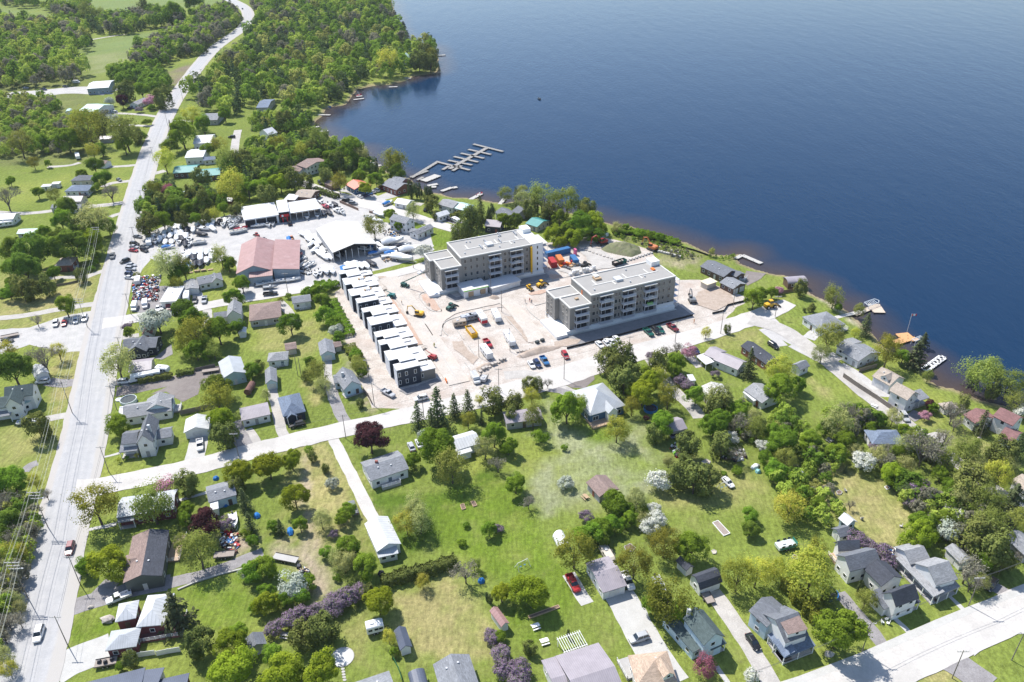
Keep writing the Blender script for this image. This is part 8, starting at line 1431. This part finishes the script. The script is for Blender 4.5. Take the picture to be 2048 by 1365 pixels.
for i_, (r_, x_, y_, w_) in enumerate([('O', 912, 893, 'left white garden chair on the front lawn'), ('O', 942, 868, 'middle white garden chair on the front lawn'), ('O', 955, 900, 'right white garden chair on the front lawn'), ('K', 505, 1195, 'upper stone-coloured chair beside the dry lawn fire pit'), ('K', 520, 1220, 'lower stone-coloured chair beside the dry lawn fire pit'), ('K', 618, 1195, 'chair right of the dry lawn fire pit'), ('O', 745, 65, 'wooden chair alone on the dry lawn'), ('O', 1058, 125, 'wooden chair left of the bright green tree')]): chair(w_, r_, x_, y_, i_*1.3, WHITE if i_ < 3 else DOCKC)
for lab_, r_, x_, y_, dx_, dy_, m_ in [('bright blue tarp heap beside the garage near the front street', 'O', 1350, 190, 20, 30, BWRAP), ('blue tarp draped over a rack in the sandy yard', 'M', 275, 165, 8, 30, BWRAP), ('blue tarp heap at the left edge of the sandy yard', 'M', 10, 40, 10, 20, BWRAP), ('crumpled blue play tent on the lawn by the hedge', 'M', 1800, 560, 20, 4, BWRAP), ('blue tarps at the back door of the pale blue house', 'H', 1800, 1305, 30, -6, BWRAP), ('blue tarp over a trailer beside the pale blue house', 'H', 1725, 1095, 16, -3, BWRAP), ('dark car under a grey cover at the back of the weedy yard', 'J', 1800, 940, 30, 4, plain('grey_cover', (.40, .44, .46), .6)), ('white boat cover beside the weedy yard trees', 'J', 1942, 1000, 30, -14, WRAP), ('teal and white bundle beside the white boat cover', 'J', 1965, 1040, 20, 8, plain('teal_bundle', (.2, .42, .42), .6)), ('green tarp by the white drive shed yard', 'M', 1000, 500, 10, 4, KWRAP)]:
    g_ = W(r_, x_, y_); h_ = W(r_, x_+dx_, y_+dy_)-g_; L_ = max(1.6, min(4.5, 2*np.hypot(*h_[:2]))); b_ = MB(); rr_ = []
    for i in range(7): t = i/6; w2 = .9*math.sin(math.pi*(.15+.7*t))+.1*math.sin(i*2.3); hh = 1.1*math.sin(math.pi*(.12+.76*t))*(1+.15*math.sin(i*1.7)); rr_.append([(-L_/2+L_*t, -w2, 0), (-L_/2+L_*t, -w2*.7, hh*.7), (-L_/2+L_*t, .1*math.sin(i), hh), (-L_/2+L_*t, w2*.75, hh*.6), (-L_/2+L_*t, w2, 0)])
    b_.loft(rr_); tag(b_.obj('tarp_heap', [m_], None, False, loc=(g_[0], g_[1], .03), rot=(0, 0, math.atan2(h_[1], h_[0]))), lab_, 'tarp')
# arched white shelter, pergola, tank, big stones, play frames
g_ = W('N', 395, 225, 1.2); root = empty('arched_shelter', (g_[0], g_[1], 0), math.atan2(*(W('N', 425, 280)-W('N', 375, 180))[1::-1])); tag(root, 'white arched fabric shelter at the corner of the lawn', 'shelter'); b_ = MB(); an_ = [math.pi*i/10 for i in range(11)]
b_.loft([[(x, -1.6*math.cos(a), 2.3*math.sin(a)) for a in an_] for x in (-2.4, 0, 2.4)], caps=False); b_.obj('fabric', [WRAP], root, True); MB().loft([[(x, -1.55*math.cos(a), 2.25*math.sin(a)) for a in an_] for x in (-2.35, -2.3)]).obj('end_panel', [WRAP], root)
g_ = W('N', 480, 1045, 2.4); d_ = W('N', 575, 1010, 2.4)-W('N', 385, 1075, 2.4); root = empty('pergola', (g_[0], g_[1], 0), math.atan2(d_[1], d_[0])); tag(root, 'white slatted pergola behind the mauve-grey metal roof', 'pergola'); L_ = np.hypot(*d_[:2])
for s in (-1, 1):
    for x in (-1, 1): MB().box((x*L_*.45, s*1.8, 1.2), (.16, .16, 2.4)).obj('post', [WHITE], root)
    MB().box((0, s*1.8, 2.45), (L_, .1, .2)).obj('beam', [WHITE], root)
for j in range(11): MB().box((-L_/2+.2+j*(L_-.4)/10, 0, 2.62), (.09, 4.4, .16)).obj('slat', [WHITE], root)
g_ = W('H', 1995, 372, 1.2); root = empty('fuel_tank', (g_[0], g_[1], 0), 1.5); tag(root, 'large rusty cylindrical tank lying beside the teal workshop', 'tank'); MB().tube((-2.6, 0, 1.35), (2.6, 0, 1.35), 1.15, 14).obj('barrel', [plain('rusty_tank', (.16, .085, .07), .8, var=.3)], root)
for s in (-1, 1): MB().box((s*1.5, 0, .2), (.4, 1.8, .5)).obj('cradle', [POLEM], root)
for lab_, r_, x_, y_, sc_ in [('big pale boulder on the mown front lawn by the highway', 'L', 862, 872, 1.5), ('pale boulder on the verge below the brick porch', 'O', 485, 1145, 1.1), ('grey boulder by the end of the lakeside lane', 'K', 1690, 770, .6), ('pale boulder beside the drive of the two-tone house', 'L', 725, 768, .7)]:
    g_ = W(r_, x_, y_); r2_ = np.random.default_rng(int(x_)); b_ = MB(); an_ = [2*math.pi*i/9 for i in range(9)]; b_.loft([[(sc_*k*math.cos(a)*(1+.18*r2_.normal()), sc_*.75*k*math.sin(a)*(1+.15*r2_.normal()), z*sc_) for a in an_] for k, z in ((.9, 0), (1.0, .3), (.8, .6), (.4, .8))]); tag(b_.obj('boulder', [RUB], None, loc=(g_[0], g_[1], 0)), lab_, 'boulder')
def swing(label, r, x, y, dx, dy, col):
    g = W(r, x, y); h = W(r, x+dx, y+dy)-g; root = empty('play_frame', (g[0], g[1], 0), math.atan2(h[1], h[0])); tag(root, label, 'swing'); b = MB()
    for s in (-1, 1): b.tube((s*1.7, -1, 0), (s*1.5, 0, 2.1), .06, 5).tube((s*1.7, 1, 0), (s*1.5, 0, 2.1), .06, 5)
    b.tube((-1.5, 0, 2.1), (1.5, 0, 2.1), .06, 5).obj('frame', [col], root)
    for s in (-.6, .6): MB().box((s, 0, .5), (.5, .2, .05)).tube((s-.22, 0, .5), (s-.22, 0, 2.05), .02, 3).tube((s+.22, 0, .5), (s+.22, 0, 2.05), .02, 3).obj('swing_seat', [BLUEP], root)
swing('white and blue swing frame beside the white sedan on the lawn', 'J', 1690, 1168, 40, -14, WHITE); swing('white swing frame on the lawn above the big green trees', 'N', 85, 445, 40, -20, WHITE); swing('wooden swing frame at the edge of the weedy field', 'J', 1350, 940, 20, 30, TIMB)
# scrap: motorcycles and parts packed too tightly to count
def scrap(label, r, s, n, cols, seed, hmax=.9):
    pg = poly(r, s); rr = np.random.default_rng(seed); lo, hi = pg.min(0), pg.max(0); b = MB(); k = 0
    while k < n:
        q = rr.uniform(lo, hi)
        if not inpoly(q[None], pg)[0]: continue
        k += 1; a = rr.uniform(0, 3.14); m = int(rr.integers(len(cols))); t = rr.random()
        if t < .45:   # two wheels, frame, tank
            ca, sa = math.cos(a), math.sin(a)
            for s_ in (-.6, .6): b.tube((q[0]+ca*s_-sa*.05, q[1]+sa*s_+ca*.05, .3), (q[0]+ca*s_+sa*.05, q[1]+sa*s_-ca*.05, .3), .3, 8, len(cols))
            b.box((q[0], q[1], .65), (1.0, .28, .35), a, m, .8); b.tube((q[0]+ca*.5, q[1]+sa*.5, .3), (q[0]+ca*.35, q[1]+sa*.35, 1.0), .05, 4, len(cols))
        elif t < .8: b.box((q[0], q[1], .3), tuple(rr.uniform(.4, 1.4, 2))+(rr.uniform(.3, hmax),), a, m, rr.uniform(.7, 1))
        else: b.tube((q[0], q[1], .1), (q[0]+rr.normal()*.6, q[1]+rr.normal()*.6, rr.uniform(.3, hmax)), .12, 6, m)
    o = b.obj('scrap_heap', cols+[TYRE]); o['kind'] = 'stuff'; o['label'] = label; o['category'] = 'scrap'
SCRAPC = [MATS['container_red'], WHITE, VENT, BLUEP, KWRAP, MATS['rusty_tank']]
scrap('rows of old motorcycles and parts in the scrap yard by the highway', 'C', '1065,900 1260,860 1270,930 1260,1040 1060,1040', 230, SCRAPC, 1); scrap('jumbled boats and parts stacked at the front of the dealer lot', 'C', '1075,850 1290,840 1280,870 1080,900', 50, SCRAPC, 2); scrap('household junk strewn behind the purple maple', 'L', '1760,200 1850,150 1930,210 1880,330 1790,330 1760,260', 60, SCRAPC+[TIMB], 3); scrap('colourful toys and junk strewn by the cabin with solar panels', 'J', '1260,830 1310,820 1350,890 1400,960 1370,970 1300,900', 40, SCRAPC+[GREENP], 4); scrap('rough heap of scrap in the weedy yard thicket', 'J', '1640,890 1700,860 1900,880 1900,930 1760,960 1660,930', 60, [VENT, KWRAP, WHITE, MATS['rusty_tank']], 5); scrap('tractor attachments and pallets at the edge of the boat yard', 'D', '1020,660 1100,690 1100,720 1020,740', 30, [VENT, KWRAP, TIMB], 6); scrap('vehicles and machine parts in the far gravel lot', 'A', '290,760 450,770 450,800 300,795', 40, SCRAPC, 7); scrap('stacked engines and trailers behind the red-roofed boat barn wall', 'Q', '960,1010 1100,1000 1110,1090 980,1100', 30, [VENT, KWRAP, WHITE], 8); scrap('logs and rubble in the sandy yard beside the flatbed', 'M', '330,440 420,450 420,560 350,540', 26, [TIMB, VENT, KWRAP], 9); scrap('tarps and frames along the sheds of the rambling house', 'O', '960,290 1010,300 1010,390 970,380', 14, [TIMB, WHITE, BLUEP], 10); scrap('junk along the wall of the two-storey house by the boat shed', 'D', '1020,480 1150,450 1170,510 1100,540 1020,520', 40, [VENT, WHITE, TIMB, BLUEP], 11)
# flat trailers
for lab_, r_, x_, y_, dx_, dy_, L_ in [('long flat hay wagon in the sandy yard', 'M', 235, 375, 60, 12, 6.5), ('flatbed trailer beside the teal workshop', 'H', 1680, 228, 40, -6, 5.5), ('small utility trailer on the gravel drive by the gambrel barn', 'N', 1565, 690, 16, 26, 3.2), ('trailer with dark machines on the concrete drive by the brick garage', 'L', 845, 1205, 30, -6, 4.5), ('long boat trailer in the roadside lot', 'C', 75, 1318, 40, -8, 6), ('rusty flat wagon at the end of the gravel drive', 'L', 1790, 345, 40, -4, 5)]:
    g_ = W(r_, x_, y_, .7); h_ = W(r_, x_+dx_, y_+dy_, .7)-g_; root = empty('flat_trailer', (g_[0], g_[1], 0), math.atan2(h_[1], h_[0])); tag(root, lab_, 'trailer'); MB().box((0, 0, .75), (L_, 2.2, .14)).obj('bed', [GDECK if 'hay' in lab_ else plain('trailer_deck', (.30, .26, .23), .9)], root); MB().tube((L_/2, 0, .6), (L_/2+1.3, 0, .5), .06, 5).obj('drawbar', [TRK], root); fr_ = MB()
    for s in (-1, 1): fr_.box((0, s*1.08, .9), (L_, .08, .2)); [link('wheel', _wheel, root, (x, s*1.1, .34)) for x in ((-.5, .4) if L_ > 4 else (0,))]
    fr_.obj('rail', [TRK], root)
    if 'machines' in lab_:
        for j in range(3): MB().box((-1.3+1.3*j, .2*(-1)**j, 1.2), (.9, .7, .7), .3*j, 0, .6).obj('machine', [KWRAP], root)
# people on the site: small figures, one continuous body each
def person(label, r, x, y, a, shirt, trousers=(.04, .05, .08), hat=None, lean=0.0):
    g = W(r, x, y); me = bpy.data.meshes.new('person')
    V = [(0, 0, .95), (0, 0, 1.2), (lean*.2, 0, 1.42), (lean*.25, 0, 1.52), (lean*.3, 0, 1.63), (lean*.32, 0, 1.76), (0, .11, .88), (.06, .13, .5), (.0, .13, .08), (.12, .14, .05), (0, -.11, .88), (-.06, -.13, .5), (-.04, -.13, .08), (.08, -.14, .05), (lean*.2, .2, 1.40), (.06, .27, 1.12), (.22, .25, .92), (lean*.2, -.2, 1.40), (.02, -.27, 1.12), (.14, -.25, .9)]
    E = [(0, 1), (1, 2), (2, 3), (3, 4), (4, 5), (0, 6), (6, 7), (7, 8), (8, 9), (0, 10), (10, 11), (11, 12), (12, 13), (2, 14), (14, 15), (15, 16), (2, 17), (17, 18), (18, 19)]
    R = [.15, .16, .14, .06, .10, .10, .09, .075, .055, .04, .09, .075, .055, .04, .07, .05, .045, .07, .05, .045]
    me.from_pydata(V, E, []); o = link('person', me, None, (g[0], g[1], .05), (0, 0, a)); o.modifiers.new('skin', 'SKIN'); s_ = o.modifiers.new('sub', 'SUBSURF'); s_.levels = s_.render_levels = 1
    if not me.skin_vertices:
        bpy.context.view_layer.objects.active = o; bpy.ops.mesh.customdata_skin_add()
    for i in range(len(V)): me.skin_vertices[0].data[i].radius = (R[i], R[i])
    me.skin_vertices[0].data[0].use_root = True; me.materials.append(plain('vest_'+str(shirt), shirt, .8)); tag(o, label, 'person')
    MB().loft([[(lean*.3+k*math.cos(t), k*math.sin(t), z) for t in np.arange(0, 6.2, .9)] for k, z in ((.14, 1.70), (.13, 1.80), (.05, 1.87))]).obj('hard_hat', [hat or YEL], o); MB().loft([[(.05+k*.8*math.cos(t), k*math.sin(t)*1.2, z) for t in np.arange(0, 6.2, .9)] for k, z in ((.19, .86), (.17, .98))]).obj('belt', [plain('trousers', trousers, .9)], o)
for i_, (r_, x_, y_, lab_, c_) in enumerate([('V', 930, 1020, 'person in an orange vest standing before the white annex', (.65, .15, .02)), ('V', 1005, 1005, 'person in dark clothes bending right of the orange-vested one', (.05, .06, .08)), ('S', 1362, 95, 'person in red walking by the kerb near the right apartment block', (.45, .05, .04)), ('S', 1300, 110, 'person in dark clothes left of the person in red', (.06, .06, .07)), ('S', 1388, 118, 'person in grey right of the person in red', (.2, .2, .22)), ('S', 1595, 300, 'person in black on the white terrace of the right block', (.02, .02, .02)), ('E', 1452, 1218, 'person in orange walking on the side street', (.6, .2, .05)), ('S', 60, 715, 'person in dark blue beside the site road kerb', (.03, .04, .10)), ('Y', 1440, 300, 'person in a yellow vest beside the near site road', (.55, .5, .05)), ('X', 1230, 680, 'person in brown between the townhouses and the road', (.15, .1, .06))]): person(lab_, r_, x_, y_, i_*1.1, c_, lean=.3*(i_ % 2))
# ------------------------------------------------------------------ the hazy air over lake and land
hz = MB().box((0, 0, 0), (1, 1, 1)); hm_ = bpy.data.materials.new('haze_air'); hm_.use_nodes = True; nt = hm_.node_tree; nt.nodes.clear(); out = nt.nodes.new('ShaderNodeOutputMaterial'); pv = nt.nodes.new('ShaderNodeVolumePrincipled')
pv.inputs['Color'].default_value = (.80, .88, 1.0, 1); pv.inputs['Density'].default_value = .00005; pv.inputs['Anisotropy'].default_value = .0; nt.links.new(pv.outputs[0], out.inputs['Volume'])
ho = hz.obj('haze', [hm_], None, loc=(1500, 2600, 74), scale=(15000, 8000, 160)); ho['kind'] = 'stuff'; ho['label'] = 'thin bluish haze in the air over the whole lakeside'; ho['category'] = 'haze'
# ------------------------------------------------------------------ labels for the many small things, each by its nearest landmark
_grp = {}
for o, words, cat, q, group in PENDING:
    (short, c), rel, d = relation(q); _grp.setdefault((words, rel, short), []).append((d, o, cat, group))
_ord = ['nearest', 'second nearest', 'third nearest', 'fourth nearest', 'fifth nearest', 'sixth nearest', 'seventh nearest', 'eighth nearest', 'ninth nearest', 'tenth nearest', 'eleventh nearest', 'twelfth nearest', 'thirteenth nearest', 'fourteenth nearest', 'fifteenth nearest']
for (words, rel, short), L in _grp.items():
    L.sort(key=lambda t: t[0])
    for i, (d, o, cat, group) in enumerate(L):
        lab = f'{words} {rel} the {short}'
        if len(L) > 1: lab = (_ord[i] if i < len(_ord) else f'{i+1}th nearest')+' '+lab
        o['label'] = lab; o['category'] = cat
        if group: o['group'] = group
